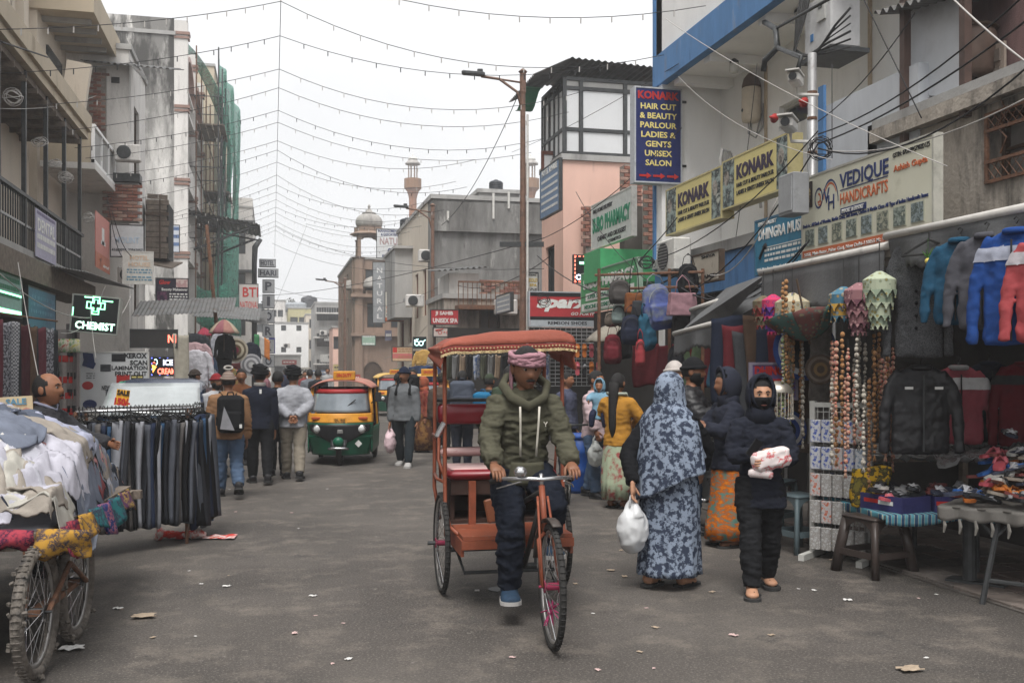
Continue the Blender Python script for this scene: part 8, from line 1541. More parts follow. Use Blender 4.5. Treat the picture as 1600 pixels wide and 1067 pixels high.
for k, (x, y, lab) in enumerate(((.17, .98, 'shallow blue carton at the far end of the little table'), (.20, .26, 'shallow blue carton at the near corner of the little table'), (.62, .2, 'shallow blue carton beside the near corner carton'))):
 bp_ = Matrix.Translation(BT.location)@Matrix.Rotation(BA, 4, 'Z')@V((x, y, tz)); ya = BA+(R(-68) if k < 2 else R(-6)); t = thing('carton', lab, 'carton', bp_, ya, 'blue cartons'); L_, D_, H_ = (.42, .30, .12) if k < 2 else (.36, .3, .12); b = MB(); b.bx(-L_/2, L_/2, -D_/2, -D_/2+.006, 0, H_).bx(-L_/2, L_/2, D_/2-.006, D_/2, 0, H_).bx(-L_/2, -L_/2+.006, -D_/2+.006, D_/2-.006, 0, H_).bx(L_/2-.006, L_/2, -D_/2+.006, D_/2-.006, 0, H_).bx(-L_/2+.006, L_/2-.006, -D_/2+.006, D_/2-.006, 0, .006); obj('sides', b, BOXB, t)
 strip(t, 'red_label', -.17, -.03, .055, .085, -D_/2-.001, INKR, .002); strip(t, 'white_label', -.025, .12, .05, .08, -D_/2-.001, INKW, .002)
 for j in range(12): slipper(rnd.choice([0, 0, 1, 6, 7, 4]), (bp_.x+rnd.uniform(-.10, .10), bp_.y+rnd.uniform(-.10, .10), tz+.07+.008*j), (rnd.uniform(-.2, .2), rnd.uniform(-.2, .2), rnd.uniform(0, 6)), 'slipper packed in the blue cartons', 'slippers in the cartons')
tz = .63
PLS = mat('plastic_sheet', (.34, .34, .34), rough=.2, spec=.7, var=.3, scale=9, alpha=.6)
one('plastic_sheet', 'clear plastic sheet rumpled over the slippers', 'sheet', crumple(.9, 1.0, lambda x, y: V((5.5+x, 7.2+y, tz+.16+.1*x)), .07, PLS, seed=3), PLS, smooth=True)
def stool(label, p, yaw, m, s_=1.0, h=.46):
 t = thing('plastic_stool', label, 'stool', p, yaw, 'plastic stools'); t.scale = (s_, s_, 1); b = MB(); b.ob((0, 0, h-.015), (.30, .30, .03), bev=.012); obj('seat', b, m, t, True)
 for k in range(4):
  sx, sy = ((1, 1), (-1, 1), (-1, -1), (1, -1))[k]; b = MB(); b.tube([(sx*.12, sy*.12, h-.03), (sx*.145, sy*.145, h*.5), (sx*.17, sy*.17, 0)], [(.022, .034), (.024, .034), (.028, .036)], 8, ref=(sx, -sy, 0)); obj('leg', b, m, t, True)
  a = Matrix.Rotation(R(90)*k, 4, 'Z'); b = MB(); n = 12; P0 = [(-.115+.23*i/n, h-.045-.11*(1-math.sin(math.pi*i/n)**.5)) for i in range(n+1)]; b.plate([(x, -.142, z) for x, z in P0]+[(.14, -.142, h-.02), (-.14, -.142, h-.02)], (0, .014, 0)); b.xf(a); obj('arched_apron', b, m, t)
  b = MB(); b.bx(-.15, .15, -.168, -.155, .14, .19); b.xf(a); obj('cross_rail', b, m, t)
 return t
GST = pt(104, 122, 128, .75, .35); BST = pt(70, 60, 56, .8, .35)
p1 = onZ(1250, 862); stool('grey green plastic stool nearest the white display rack', p1+V((.02, .06, 0)), .2, GST, .95, .50); p2 = onZ(1222, 830); stool('grey green plastic stool behind the other grey stool', p2+V((.0, .1, 0)), .5, GST, .95, .50); p3 = onZ(1385, 903); stool('big brown plastic stool under the carton table', p3+V((.03, .20, 0)), .22, BST, 1.2, .455)
# ---- white rack of carded trinkets
wr = thing('display_rack', 'white wire display rack on feet hung with carded trinkets', 'display rack', onZ(1314, 874), R(-52)); WHR = pt(206, 206, 200, .85)
b = MB()
for x_ in (-.24, .24): b.bx(x_-.022, x_+.022, -.022, .022, 0, 1.32)
b.bx(-.26, .26, -.018, .018, 1.27, 1.31).bx(-.24, .24, -.015, .015, .10, .13); obj('frame', b, WHR, wr)
for x_ in (-.24, .24): b = MB(); b.bx(x_-.025, x_+.025, -.26, .26, 0, .05); obj('foot', b, WHR, wr)
b = MB()
for k in range(9): b.cyl((-.2+k*.05, 0, .13), (-.2+k*.05, 0, 1.27), .004, 4)
for k in range(16): b.cyl((-.22, .006, .18+k*.07), (.22, .006, .18+k*.07), .004, 4)
obj('wire_grid', b, WHR, wr)
PKM = [pattern('packet_%d' % i, c0, c1, 'noise', 34, c2, .40, .52) for i, (c0, c1, c2) in enumerate((((.06, .10, .36), (.55, .56, .58), (.5, .5, .52)), ((.5, .5, .5), (.28, .26, .24), (.6, .6, .6)), ((.45, .36, .24), (.6, .58, .54), (.2, .2, .2)), ((.5, .14, .08), (.55, .55, .55), (.3, .3, .3)), ((.2, .26, .34), (.55, .57, .6), (.5, .5, .52))))]
pb = MB(); pb.ob((0, -.012, -.09), (.085, .022, .19), bev=.006); pkm = [mesh_of(pb, 'card', m_) for m_ in PKM]; hk = MB(); hk.cyl((0, -.03, .012), (0, .02, .012), .003, 4); hkm = mesh_of(hk, 'hook', CHROME)
for r_ in range(5):
 for c_ in range(5):
  for dpt in range(2):
   i = (0 if r_ < 2 else 1) if rnd.random() < .55 else rnd.choice([1, 2, 3, 4]); w_ = wr.location+Rz(R(-52))@V((-.19+c_*.095, -.03-.035*dpt, 1.16-r_*.225)); t = thing('trinket_card', 'carded trinket packet on row %s of the white rack' % ['one at the top', 'two', 'three', 'four', 'five at the foot'][r_], 'packet', w_, R(-52)+rnd.uniform(-.15, .15), 'trinket packets on rack row %d' % (r_+1)); obj('card', pkm[i], None, t); obj('hook', hkm, None, t)
# ---- awnings on the right
CANV = mat('canvas_grey', (.10, .102, .105), rough=.85, var=.22, scale=2.5, bump=.25, bscale=40, stain=[((.07, .07, .07), .55, .75, 2), ((.18, .18, .18), .62, .8, 3)], streak=True)
PIPE = pt(196, 192, 186, .85)
def awning(label, A_, B_, back, m, val, wv=.02, sag=.03, pipe=True, seed=0):
 A_, B_, bk = V(A_), V(B_), V(back); t = thing('awning', label, 'awning', (0, 0, 0))
 b = MB(); b.grid(lambda u, v: A_.lerp(B_, u)+bk*v+V((0, 0, -sag*math.sin(v*math.pi)+.012*NZ.noise(V((u*5, v*4, seed))))), 18, 10, .008); obj('canopy', b, m, t, True)
 b = MB(); b.grid(lambda u, v: A_.lerp(B_, u)+V((-.03-wv*math.sin(u*14+seed)*v, 0, -.012-(val+.03*math.sin(u*9+seed)+.012*math.sin(u*70))*v)), 50, 5, .005); obj('valance', b, m, t, True)
 if pipe: b = MB(); b.cyl(A_-(B_-A_)*.03+V((-.02, 0, .015)), B_+(B_-A_)*.03+V((-.02, 0, .015)), .032, 10); obj('front_pipe', b, PIPE, t, True)
 for q in (A_, B_): b = MB(); b.cyl((q.x+1.3, q.y, 0), (q.x+1.3, q.y, q.z+.1), .022, 8); obj('pole', b, STEELG, t)
 return t
awning('grey canvas awning over the handicrafts stall, with hanging front flap', onX(1196, 428, 4.6), onX(1388, 388, 4.6), (1.8, 0, .42), CANV, .42, .03, seed=1)
awning('grey canvas awning over the jackets at the near end of the row', onX(1394, 372, 4.55), onX(1640, 322, 4.55), (1.9, 0, .25), CANV, .24, .05, seed=4)
awning('lower sloping grey awning with dirty white flap beside the bags', onX(1058, 523, 4.75), onX(1134, 503, 4.75), (1.3, -.1, .75), CANV, .22, seed=7)
awning('small grey awning above the sloping one', onX(1083, 486, 5.2), onX(1122, 473, 5.2), (1.0, 0, .5), CANV, .14, seed=9)
b = MB(); b.plate([onX(1064, 519, 4.78), onX(1136, 500, 4.78), onX(1198, 430, 4.62), onX(1134, 452, 5.7)], (0, 0, .012)); one('canvas_sheet', 'grey canvas slope joining the lower awning to the handicrafts awning', 'canvas', b, CANV)
umbrella('beige stall umbrella under the pharmacy fascia', at(955, 533, 15.6), .42, .26, [cl(160, 152, 138), cl(150, 142, 130)], .4, 'stall_umbrella')
# ---- jackets on the right
def zip_(m_):
 def ex(t, w_, l_): b = MB(); b.tube([(0, -w_*.16, -.1), (0, -w_*.165, -l_*.5), (0, -w_*.16, -l_+.02)], .006, 5); obj('zip', b, m_, t); b = MB(); b.tube([(w_*.14*math.cos(a), -w_*.02+w_*.10*math.sin(a), -.045) for a in [i*.6283 for i in range(10)]], .022, 6, closed=True); obj('collar', b, t.children[0].data.materials[0], t, True)
 return ex
def block_(cm, z0, z1, nm):
 def ex(t, w_, l_):
  me = t.children[0].data; b = MB(); b.v = [tuple(v.co+v.normal*.007) for v in me.vertices]; b.f = [tuple(p.vertices) for p in me.polygons if -z1*l_/.72 < p.center.z < -z0*l_/.72]; ii = {}; vs = []
  for f in b.f:
   for i in f:
    if i not in ii: ii[i] = len(vs); vs.append(b.v[i])
  b.f = [tuple(ii[i] for i in f) for f in b.f]; b.v = vs; obj(nm, b, cm, t, True); zip_(RUB)(t, w_, l_)
 return ex
RW = R(-62)
for lab, px, py, X, m_, w_, l_, ex in (('petrol blue fleece jacket, first on the front pipe', 1500, 366, 4.5, cl(36, 86, 118, .75), .42, .60, zip_(RUB)), ('slate grey jacket, second on the front pipe', 1542, 358, 4.5, cl(88, 88, 96), .44, .64, zip_(RUB)), ('royal blue sports jacket with red and pale shoulder panels', 1588, 350, 4.45, cl(36, 78, 158, .75), .46, .74, block_(cl(180, 186, 206), .13, .22, 'shoulder_panel')), ('red and white windcheater at the edge of the stall', 1640, 358, 4.45, cl(190, 76, 80, .75), .44, .66, block_(cl(206, 200, 206), .14, .22, 'shoulder_panel'))):
 hang(lab, onX(px, py, X), RW, 'jacket', m_, w_, l_, extra=ex, var=px % 3)
cv = hang('charcoal tweed waistcoat hanging over the jackets stall', onX(1436, 366, 4.62), RW, 'waistcoat', pattern('tweed', (.035, .036, .039), (.075, .077, .082), 'noise', 120), .42, .90, name='waistcoat')
for k in range(4): b = MB(); b.sph((.01, -.066, -.42-.09*k), .012, 8, 6); obj('button', b, BLACKC, cv)
for lab, px, py, d, m_, w_, l_, ex in (('bulky black padded jacket with two chest labels', 1438, 565, 7.6, mat('nylon_black', (.014, .014, .016), rough=.38, var=.3, bump=.3, bscale=14), .50, .70, zip_(STEEL)), ('pink jacket with white chest band and mustard yoke', 1497, 566, 8.1, cl(168, 74, 86), .46, .66, block_(cl(206, 206, 206), .14, .24, 'chest_band')), ('navy jacket with a diagonal pale band', 1545, 560, 8.2, cl(30, 34, 46), .46, .68, block_(cl(150, 150, 160), .36, .44, 'diagonal_band')), ('dark red jacket with black and white shoulder band', 1600, 560, 8.0, cl(110, 30, 40), .46, .7, block_(cl(60, 60, 62), .14, .22, 'shoulder_band'))):
 t = hang(lab, at(px, py, d), R(-18), 'jacket', m_, w_, l_, extra=ex, var=(px+1) % 3)
 if 'chest labels' in lab:
  for s_ in (-1, 1): b = MB(); b.ob((s_*.11, -.085, -.2), (.06, .008, .02)); obj('label', b, INKW, t)
 if 'mustard' in lab: block_(cl(180, 116, 46), .06, .135, 'yoke')(t, .46, .66)
hgr = MB(); hgr.tube([(0, 0, .05), (0, 0, 0), (.2, 0, -.1), (-.2, 0, -.1), (0, 0, 0)], .010, 6); one('coat_hanger', 'empty black coat hanger on the front pipe', 'hanger', hgr, RUB, loc=onX(1452, 374, 4.48), rot=(0, 0, RW))
ch_ = thing('lemon_charm', 'lemon and chilli charm hanging below the empty hanger', 'charm', onX(1450, 408, 4.45)); b = MB(); b.sph((0, 0, 0), .022, 10, 8); obj('lemon', b, pt(220, 200, 90, .9), ch_, True)
for k in range(5): b = MB(); b.tube([(0, 0, .02), (.04*math.cos(k*1.3), .03*math.sin(k*1.3), .05+.01*k)], [.008, .002], 5).cyl((0, 0, .02), (0, 0, .16), .002, 4); obj('chilli', b, pt(70, 120, 50, .9), ch_)
cnt = thing('wooden_counter', 'long wooden counter behind the slippers below the jackets', 'counter', (5.6, 8.5, 0)); b = MB(); b.bx(-.7, .9, -.3, .3, .80, .86); obj('counter_top', b, WOODD, cnt); b = MB(); b.bx(-.66, -.62, -.28, -.22, 0, .80).bx(.8, .86, -.28, -.22, 0, .80).bx(-.66, .86, -.29, -.27, .72, .798); obj('counter_leg', b, WOODG, cnt)
# ---- cloth lanterns and strings of the handicrafts stall
def lantern(label, p, r, tiers, cols, yaw=0):
 t = thing('cloth_lantern', label, 'lantern', p, yaw); z = 0
 b = MB(); b.cyl((0, 0, 0), (0, 0, .22), .004, 4); obj('cord', b, RUB, t)
 for k in range(tiers):
  rr = r*(1-.17*k); h1 = rr*.55; ti = obj('tier', MB().lathe([(rr*.18, z), (rr*.95, z-h1*(.9 if k == 0 else .3)), (rr, z-h1), (rr*.98, z-h1-rr*.62), (rr*.9, z-h1-rr*.62)], 20), cols[k % len(cols)], t); zz = z-h1-rr*.62; b = MB(); n = 9
  for i in range(n): a0, a1 = 2*math.pi*i/n, 2*math.pi*(i+1)/n; am = (a0+a1)/2; b.plate([(rr*math.cos(a0), rr*math.sin(a0), zz), (rr*math.cos(a1), rr*math.sin(a1), zz), (rr*.98*math.cos(am), rr*.98*math.sin(am), zz-rr*.45)], (.004*math.cos(am), .004*math.sin(am), 0)); b.sph((rr*.98*math.cos(am), rr*.98*math.sin(am), zz-rr*.47), .008, 6, 4)
  obj('fringe', b, cols[(k+1) % len(cols)], ti); z = zz-rr*.02+(rr*.2 if k == 0 else .0)
 return t
def lm(n, a, b_, c_): return [pattern('lantern_%s%d' % (n, k), srgb(*z, .8), srgb(*y, .8), 'vor', 26, srgb(*x, .85), .22, .32) for k, (x, y, z) in enumerate(((a, b_, c_), (b_, a, c_)))]
for lab, px, py, d, r_, tr_, cols in (('olive and red tiered cloth lantern at the left of the stall', 1193, 462, 9.2, .10, 3, lm('o', (110, 104, 84), (130, 60, 56), (90, 90, 70))), ('hot pink and purple tiered cloth lantern', 1208, 460, 8.9, .10, 4, lm('p', (196, 60, 100), (90, 56, 130), (200, 90, 110))), ('cream and blue cloth lantern with flat cone top', 1238, 458, 8.7, .15, 2, lm('c', (186, 176, 150), (100, 130, 140), (196, 160, 100))), ('blue and mustard tiered cloth lantern', 1318, 448, 8.0, .12, 2, lm('b', (80, 120, 140), (190, 150, 70), (150, 160, 160))), ('dusty pink mirrored cloth lantern with four tiers', 1342, 442, 7.8, .115, 4, lm('d', (150, 110, 114), (110, 74, 84), (190, 150, 150))), ('pale green cloth lantern with tall cone top, the largest', 1374, 424, 7.4, .12, 4, lm('g', (176, 184, 160), (140, 154, 134), (150, 140, 90)))):
 lantern(lab, at(px, py, d), r_, tr_, cols, rnd.random())
p = at(1256, 492, 8.3); cu = umbrella('patchwork cloth canopy hung upside down over the stall', p, .34, .22, lm('u', (120, 80, 76), (80, 110, 104), (150, 130, 100)), .3, 'cloth_canopy'); cu.rotation_euler = (R(172), R(-8), 0)
BM_ = [pattern('beads_%d' % i, c0, c1, 'noise', 60, c2, .4, .5) for i, (c0, c1, c2) in enumerate((((.22, .10, .04), (.40, .22, .10), (.10, .05, .03)), ((.36, .06, .06), (.40, .30, .20), (.3, .1, .1)), ((.28, .25, .2), (.45, .42, .36), (.12, .1, .09)), ((.06, .12, .3), (.30, .2, .08), (.1, .25, .12))))]
bms = []
for i in range(8):
 b = MB(); z = 0; l_ = .5+.1*(i % 4)
 while z < l_: s_ = rnd.uniform(.010, .022); b.sph((rnd.uniform(-.004, .004), rnd.uniform(-.004, .004), -z), (s_, s_, s_*1.1), 6, 4); z += s_*2.1+.004
 for k in range(4): b.tube([(0, 0, -l_), (.012*math.cos(k*1.57), .012*math.sin(k*1.57), -l_-.05)], [.004, .006], 4)
 bms.append(b)
bcache = {}
def bead(px, py, d, i, mi, lab, grp):
 k = (i, mi)
 if k not in bcache: bcache[k] = mesh_of(bms[i], 'beads', BM_[mi], True)
 t = thing('bead_string', lab, 'bead string', at(px, py, d), 0, grp); o = obj('beads', bcache[k], None, t, kind='stuff'); c_ = obj('cord', MB().cyl((0, 0, 0), (0, 0, .08), .002, 4), RUB, t); return t
for k in range(20): bead(1222+rnd.uniform(0, 34), 440+rnd.uniform(0, 130), rnd.uniform(8.2, 8.8), k % 8, [0, 0, 2, 3][k % 4], 'string of wooden beads in the bunch left of the tree trunk', 'bead strings left of the trunk')
for k in range(38): bead(1296+rnd.uniform(0, 100), 520+rnd.uniform(0, 90), rnd.uniform(7.5, 8.6), k % 8, [1, 2, 1, 0][k % 4], 'string of red and brass beads in the bunch beside the jackets', 'bead strings beside the jackets')
for k in range(10): bead(1190+rnd.uniform(0, 30), 610+rnd.uniform(0, 20), 8.6, k % 8, [2, 3, 1, 2][k % 4], 'silver bell string in front of the purple poster', 'bell strings by the poster')
tr_ = thing('bare_tree', 'rough bare tree trunk standing inside the handicrafts stall', 'tree', at(1283, 575, 9.0)-V((0, 0, 1.6))); b = MB(); b.tube([(0, 0, 0), (.02, 0, .8), (-.02, 0, 1.5), (.03, .02, 2.2)], [.12, .10, .09, .08], 12); me = remesh(b, .02, 1); folds(me, .02, 14, 5, 2); me.materials.append(mat('bark_grey', (.17, .155, .14), var=.4, scale=12, bump=.8)); obj('trunk', me, None, tr_)
woven('dark brown brass plate hanging on the tree trunk', at(1281, 577, 8.5), .13, -TH, [WOODD, WOODG, WOODD, mat('brass', (.2, .13, .06), rough=.4, metal=.7), WOODD], 'plate'); woven('grey ringed plate beside the white rack', at(1350, 680, 8.2), .11, -TH, [cl(80, 84, 88), BLACKC, cl(110, 112, 116), BLACKC, cl(90, 92, 96)], 'plate')
woven('blue and white evil eye disc behind the stall pole', at(1257, 545, 9.4), .3, -TH, [cl(40, 70, 140), cl(180, 184, 190), cl(60, 62, 66), cl(40, 42, 44), cl(30, 30, 32)], 'wall disc'); woven('large blue rimmed disc low behind the girl', at(1228, 672, 9.6), .2, -TH, [cl(50, 76, 150), cl(200, 200, 204), cl(40, 70, 150), BLACKC, BLACKC], 'wall disc')
bw_ = thing('bell_chandelier', 'silver fringed hanging ornament shaped like a bowl', 'ornament', at(1215, 612, 8.3)); b = MB(); b.lathe([(.02, .09), (.09, .06), (.13, .0), (.125, -.01)], 20); obj('bowl', b, mat('silver_dull', (.4, .37, .32), rough=.4, metal=.8), bw_, True); b = MB()
for k in range(24): a = k*.2618; b.tube([(.125*math.cos(a), .125*math.sin(a), 0), (.125*math.cos(a), .125*math.sin(a), -.2)], .004, 4).sph((.125*math.cos(a), .125*math.sin(a), -.22), .012, 6, 4)
obj('bells', b, BM_[2], bw_, kind='stuff')
sf_ = hang('yellow and black printed scarf draped over the counter end', at(1360, 710, 7.9), R(-40), 'trousers', pattern('scarf_yellow', srgb(200, 160, 40, .8), (.02, .02, .02), 'noise', 14, srgb(120, 110, 50, .8), .45, .5), .3, .3, hanger=False, name='scarf')
for k in range(5): t = thing('metal_bowl', ('topmost', 'second', 'third', 'fourth', 'lowest')[k]+' bowl of the stack on the counter end', 'bowl', at(1370, 700, 8.1)+V((0, 0, -.02*k))); b = MB(); b.lathe([(.05, 0), (.085, .02), (.09, .035), (.085, .035)], 18); obj('bowl', b, STEELG, t, True)
for k in range(8): hang('%s cloth hung in the dark of the handicrafts stall' % ['dark blue', 'wine red', 'grey', 'brown'][k % 4], at(1140+k*18, 480+(k % 3)*12, 10.4-.1*k), R(-30), 'trousers', [cl(36, 44, 64), cl(110, 36, 44), cl(70, 72, 76), cl(84, 64, 50)][k % 4], .4, .9, 'cloths in the dark of the stall', hanger=False, var=k % 4, name='cloth')
# ---- bags hung beside the pharmacy
def bag(label, px, py, d, m, w_, h_, dp=.16, kind='backpack', yaw=0, m2=None, roll=0, sl=.12):
 t = thing('handbag' if kind == 'handbag' else 'backpack', label, 'bag', at(px, py, d), yaw-TH); t.rotation_euler = (0, roll, yaw-TH); b = MB()
 if kind == 'handbag': b.add([(x*(1 if z else 1.0)*w_/2*(.86 if z else 1), y*dp/2, -h_*(1-z)) for z in (0, 1) for x, y in ((-1, -1), (1, -1), (1, 1), (-1, 1))], [(3, 2, 1, 0), (4, 5, 6, 7), (0, 1, 5, 4), (1, 2, 6, 5), (2, 3, 7, 6), (3, 0, 4, 7)])
 else: b.tube([(0, 0, 0), (0, 0, -h_*.12), (0, -.01, -h_*.5), (0, -.02, -h_*.85), (0, 0, -h_)], [(dp*.2, w_*.2), (dp*.4, w_*.40), (dp*.52, w_*.5), (dp*.52, w_*.5), (dp*.3, w_*.42)], 20, ref=(0, 1, 0)); b.ob((0, -dp*.5, -h_*.66), (w_*.7, dp*.3, h_*.4), bev=.02)
 me = remesh(b, .013, 3); folds(me, .008, 9, 11, rnd.random()*20, False); me.materials.append(m); obj('bag_body', me, None, t)
 for s_ in (-1, 1): b = MB(); b.tube([(s_*w_*.28, -.03, -.02), (s_*w_*.2, -.02, sl*.7), (0, 0, sl+.02), (-s_*.01, 0, sl)], [(.005, .013)]*4, 6); obj('strap', b, m2 or m, t, True)
 if kind != 'handbag': b = MB(); b.tube([(w_*.38*math.cos(a), -dp*.52-.005, -h_*.45+h_*.34*math.sin(a)) for a in [R(10+16*i) for i in range(11)]], .006, 5); obj('zip', b, m2 or RUB, t)
 return t
GRAYB = cl(84, 80, 78); pinkb = cl(176, 130, 140)
for a_ in (('brown grey rounded backpack at the top left of the bags', 968, 437, 14.2, GRAYB, .32, .34), ('tan and black handbag on a long strap', 990, 458, 14, cl(150, 88, 50), .26, .28, .12, 'handbag', .2, BLACKC, 0, .48), ('dark grey small handbag in front of the tan one', 999, 470, 13.8, cl(64, 66, 70), .22, .22, .1, 'handbag'), ('large blue and grey hiking backpack', 1022, 444, 13.6, pattern('bag_blue', srgb(84, 96, 150, .8), srgb(120, 126, 140, .8), 'noise', 4, srgb(70, 76, 84, .8), .45, .6), .46, .62, .26, 'backpack', .3, cl(150, 156, 160), R(-8)), ('pink leather handbag hung on the frame', 1066, 458, 13.2, pinkb, .40, .30, .14, 'handbag', .2, pinkb, 0, .22), ('dark grey tote behind the pink handbag', 1070, 492, 13.4, cl(56, 52, 52), .36, .34, .12, 'handbag', .1), ('navy backpack with a pale diamond emblem', 986, 492, 13.7, cl(40, 46, 66), .30, .40), ('teal blue drawstring backpack hanging sideways', 1006, 490, 13.5, cl(40, 96, 124), .30, .50, .16, 'backpack', .8, cl(30, 80, 104), R(-12)), ('small maroon backpack hanging lowest of the bags', 957, 522, 14.4, cl(128, 42, 52), .27, .42, .16, 'backpack', 0, cl(110, 36, 44)), ('black backpack behind the maroon one', 974, 515, 14.6, BLACKC, .26, .42), ('pale mint pouch among the bags', 966, 476, 14.3, cl(150, 170, 166), .2, .26, .1), ('black shoulder bag high on the bag frame', 1075, 412, 13.8, BLACKC, .3, .42, .14), ('furry beige pouch left of the navy backpack', 955, 488, 14.5, cl(130, 116, 104), .2, .2, .14), ('red strap bag below the teal backpack', 1000, 530, 13.4, cl(176, 60, 66), .14, .36, .1), ('dark bag low beside the teal backpack', 1056, 540, 13.5, cl(50, 50, 56), .24, .42, .12)):
 bag(*a_)
bf = thing('bag_frame', 'rusty iron frame that the bags hang from', 'frame', (0, 0, 0)); b = MB()
for (x0, y0, x1, y1) in ((930, 430, 1100, 425), (935, 452, 1090, 448), (960, 505, 1075, 495)): b.cyl(at(x0, y0, 14.7), at(x1, y1, 13.6), .02, 6)
for px in (936, 1046, 1098): q = at(px, 420, 14.1); b.cyl(q, (q.x, q.y, 0), .025, 6)
obj('pipe', b, RUST, bf)
for k, (px, m_, w_) in enumerate(((1008, cl(104, 30, 38), .4), (1042, cl(90, 28, 36), .4), (1080, cl(90, 110, 80), .3), (1098, cl(120, 40, 44), .4), (1116, cl(60, 110, 140), .25))): hang(('crimson', 'wine', 'green', 'rust red', 'sky blue')[k]+' cloth hanging in the shop behind the bags', at(px, 528, 14.9), -TH, 'trousers', m_, w_, .62, hanger=False, var=k % 4, name='cloth')
for k in range(8): slipper(rnd.choice([7, 1, 3, 0]), at(902+(k % 4)*11, 548+(k//4)*28, 19.8), (R(90), 0, 0), 'slipper pinned to the shoe shop front', 'slippers pinned up')
# ------------------------------------------------------------------ lamps, poles, wires, litter
LAMPP = mat('lamp_post_paint', (.15, .085, .06), rough=.6, var=.3, scale=10, stain=((.06, .05, .045), .55, .75, 8))
def lamp(label, px, py, d, reach):
 p = at(px, py, d); t = thing('street_lamp', label, 'street lamp', (p.x, p.y, 0), -TH, 'street lamps'); h = p.z
 b = MB(); b.lathe([(.10, 0), (.09, .5), (.065, h*.6), (.055, h-.55), (.068, h-.5), (.068, h-.1), (.1, h-.06), (.03, h)], 10); obj('post', b, LAMPP, t)
 b = MB(); b.tube([(0, 0, h-.95), (-.12, 0, h-.5), (-.45*reach, 0, h-.22), (-.8*reach, 0, h-.16)], .03, 6).tube([(0, 0, h-.3), (-.8*reach, 0, h-.16)], .022, 6); obj('arm', b, LAMPP, t, True)
 b = MB(); b.ob((-.95*reach, 0, h-.10), (.45*reach, .16, .08), (0, .08, 0), bev=.02).ob((-.82*reach, 0, h-.04), (.12, .12, .06), bev=.01); obj('lamp_head', b, STEEL, t); return t, p
L1, p1_ = lamp('tallest street lamp, beside the glazed pink house, leaning into the street', 817, 108, 21.4, 1.12)
b = MB(); b.tube([(.09, -.08, .3), (.1, -.08, p1_.z-1)], .025, 6); obj('conduit', b, WPAINT, L1)
b = MB(); z_ = onY(818, 382, L1.location.y).z; b.bx(-.5, .45, -.05, .05, z_-.05, z_+.05); obj('cross_arm', b, STEEL, L1)
lamp('street lamp in front of the blank wall house', 676, 318, 33, 1.1); lamp('small street lamp far off near the sandstone kiosk', 539, 434, 52, 1.3)
ep = onX(1269, 84, 6.14); PO = thing('camera_pole', 'grey steel pole in front of the salon terrace carrying cameras', 'pole', (ep.x, ep.y, 0)); b = MB(); b.tube([(0, 0, 0), (0, 0, ep.z)], .05, 12); obj('shaft', b, STEELG, PO, True)
for z_ in (3.7, 4.1, 4.5, 4.8): b = MB(); b.lathe([(.056, z_), (.056, z_+.03)], 12); obj('clamp', b, RUST, PO)
def cctv(label, px, py, s_=1.0):
 p = onX(px, py, 5.75); t = thing('security_camera', label, 'camera', p, R(-40), 'security cameras'); t.scale = (s_,)*3; b = MB(); b.ob((0, 0, 0), (.13, .30, .11), bev=.02); obj('casing', b, WPAINT, t); b = MB(); b.ob((0, -.02, .068), (.15, .36, .015)); obj('visor', b, WPAINT, t)
 b = MB(); b.lathe([(.045, 0), (.045, .012)], 14); b.xf(Matrix.Translation((0, -.165, 0))@Matrix.Rotation(R(90), 4, 'X')); obj('lens', b, BLK, t); b = MB(); b.tube([(0, .1, -.05), (0, .14, -.13), (.22, .2, -.15)], .018, 6); obj('bracket', b, WPAINT, t)
cctv('white security camera with a dark round lens facing down the street', 1243, 125); cctv('bulky pale floodlight camera box below the lens camera', 1232, 196, 1.15)
for k, (px, py) in enumerate(((1210, 185), (1256, 160))): t = thing('horn_speaker', ('lower', 'upper')[k]+' small red horn by the terrace window', 'horn', onX(px, py, 5.8), R(-60), 'red horns'); b = MB(); b.lathe([(.015, .09), (.02, .04), (.058, 0), (.05, 0), (.015, .035)], 16); b.xf(Matrix.Rotation(R(90), 4, 'X')); obj('horn', b, pt(190, 50, 46, .8), t, True)
t = thing('junction_box', 'pale grey junction box strapped beside the camera pole', 'junction box', onX(1240, 305, 5.7), R(-90)); b = MB(); b.ob((0, 0, 0), (.34, .2, .46), bev=.01); obj('box', b, pt(150, 152, 154, .85), t); b = MB(); b.ob((0, -.105, 0), (.28, .01, .38)); obj('door', b, pt(160, 162, 164, .85), t)
b = MB(); b.tube([onX(1185, 30, 6.9), onX(1212, 45, 6.2), onX(1215, 75, 6.1), onX(1195, 95, 6.1), onX(1193, 112, 6.1)], .04, 6).tube([onX(1215, 75, 6.1), onX(1252, 90, 6.0), onX(1245, 115, 6.0)], .03, 6).tube([onX(1212, 45, 6.2), onX(1330, -20, 6.1)], .022, 6); one('bracket_arm', 'crooked rusty iron bracket jutting over the salon terrace', 'bracket', b, STEEL, smooth=True)
WIRE = mat('wire_black', (.02, .02, .022), rough=.6); WIREP = mat('wire_pale', (.42, .40, .38), rough=.6)
def cat_(a, b_, sag, n=14): return [V(a).lerp(V(b_), i/n)-V((0, 0, sag*4*(i/n)*(1-i/n))) for i in range(n+1)]
sp = thing('support_wire', 'long wire over the middle of the street carrying the light strings', 'wire'); b = MB(); b.tube([(.15, 13, 8.0), (.15, 60, 8.1)], .006, 4); obj('wire', b, WIRE, sp)
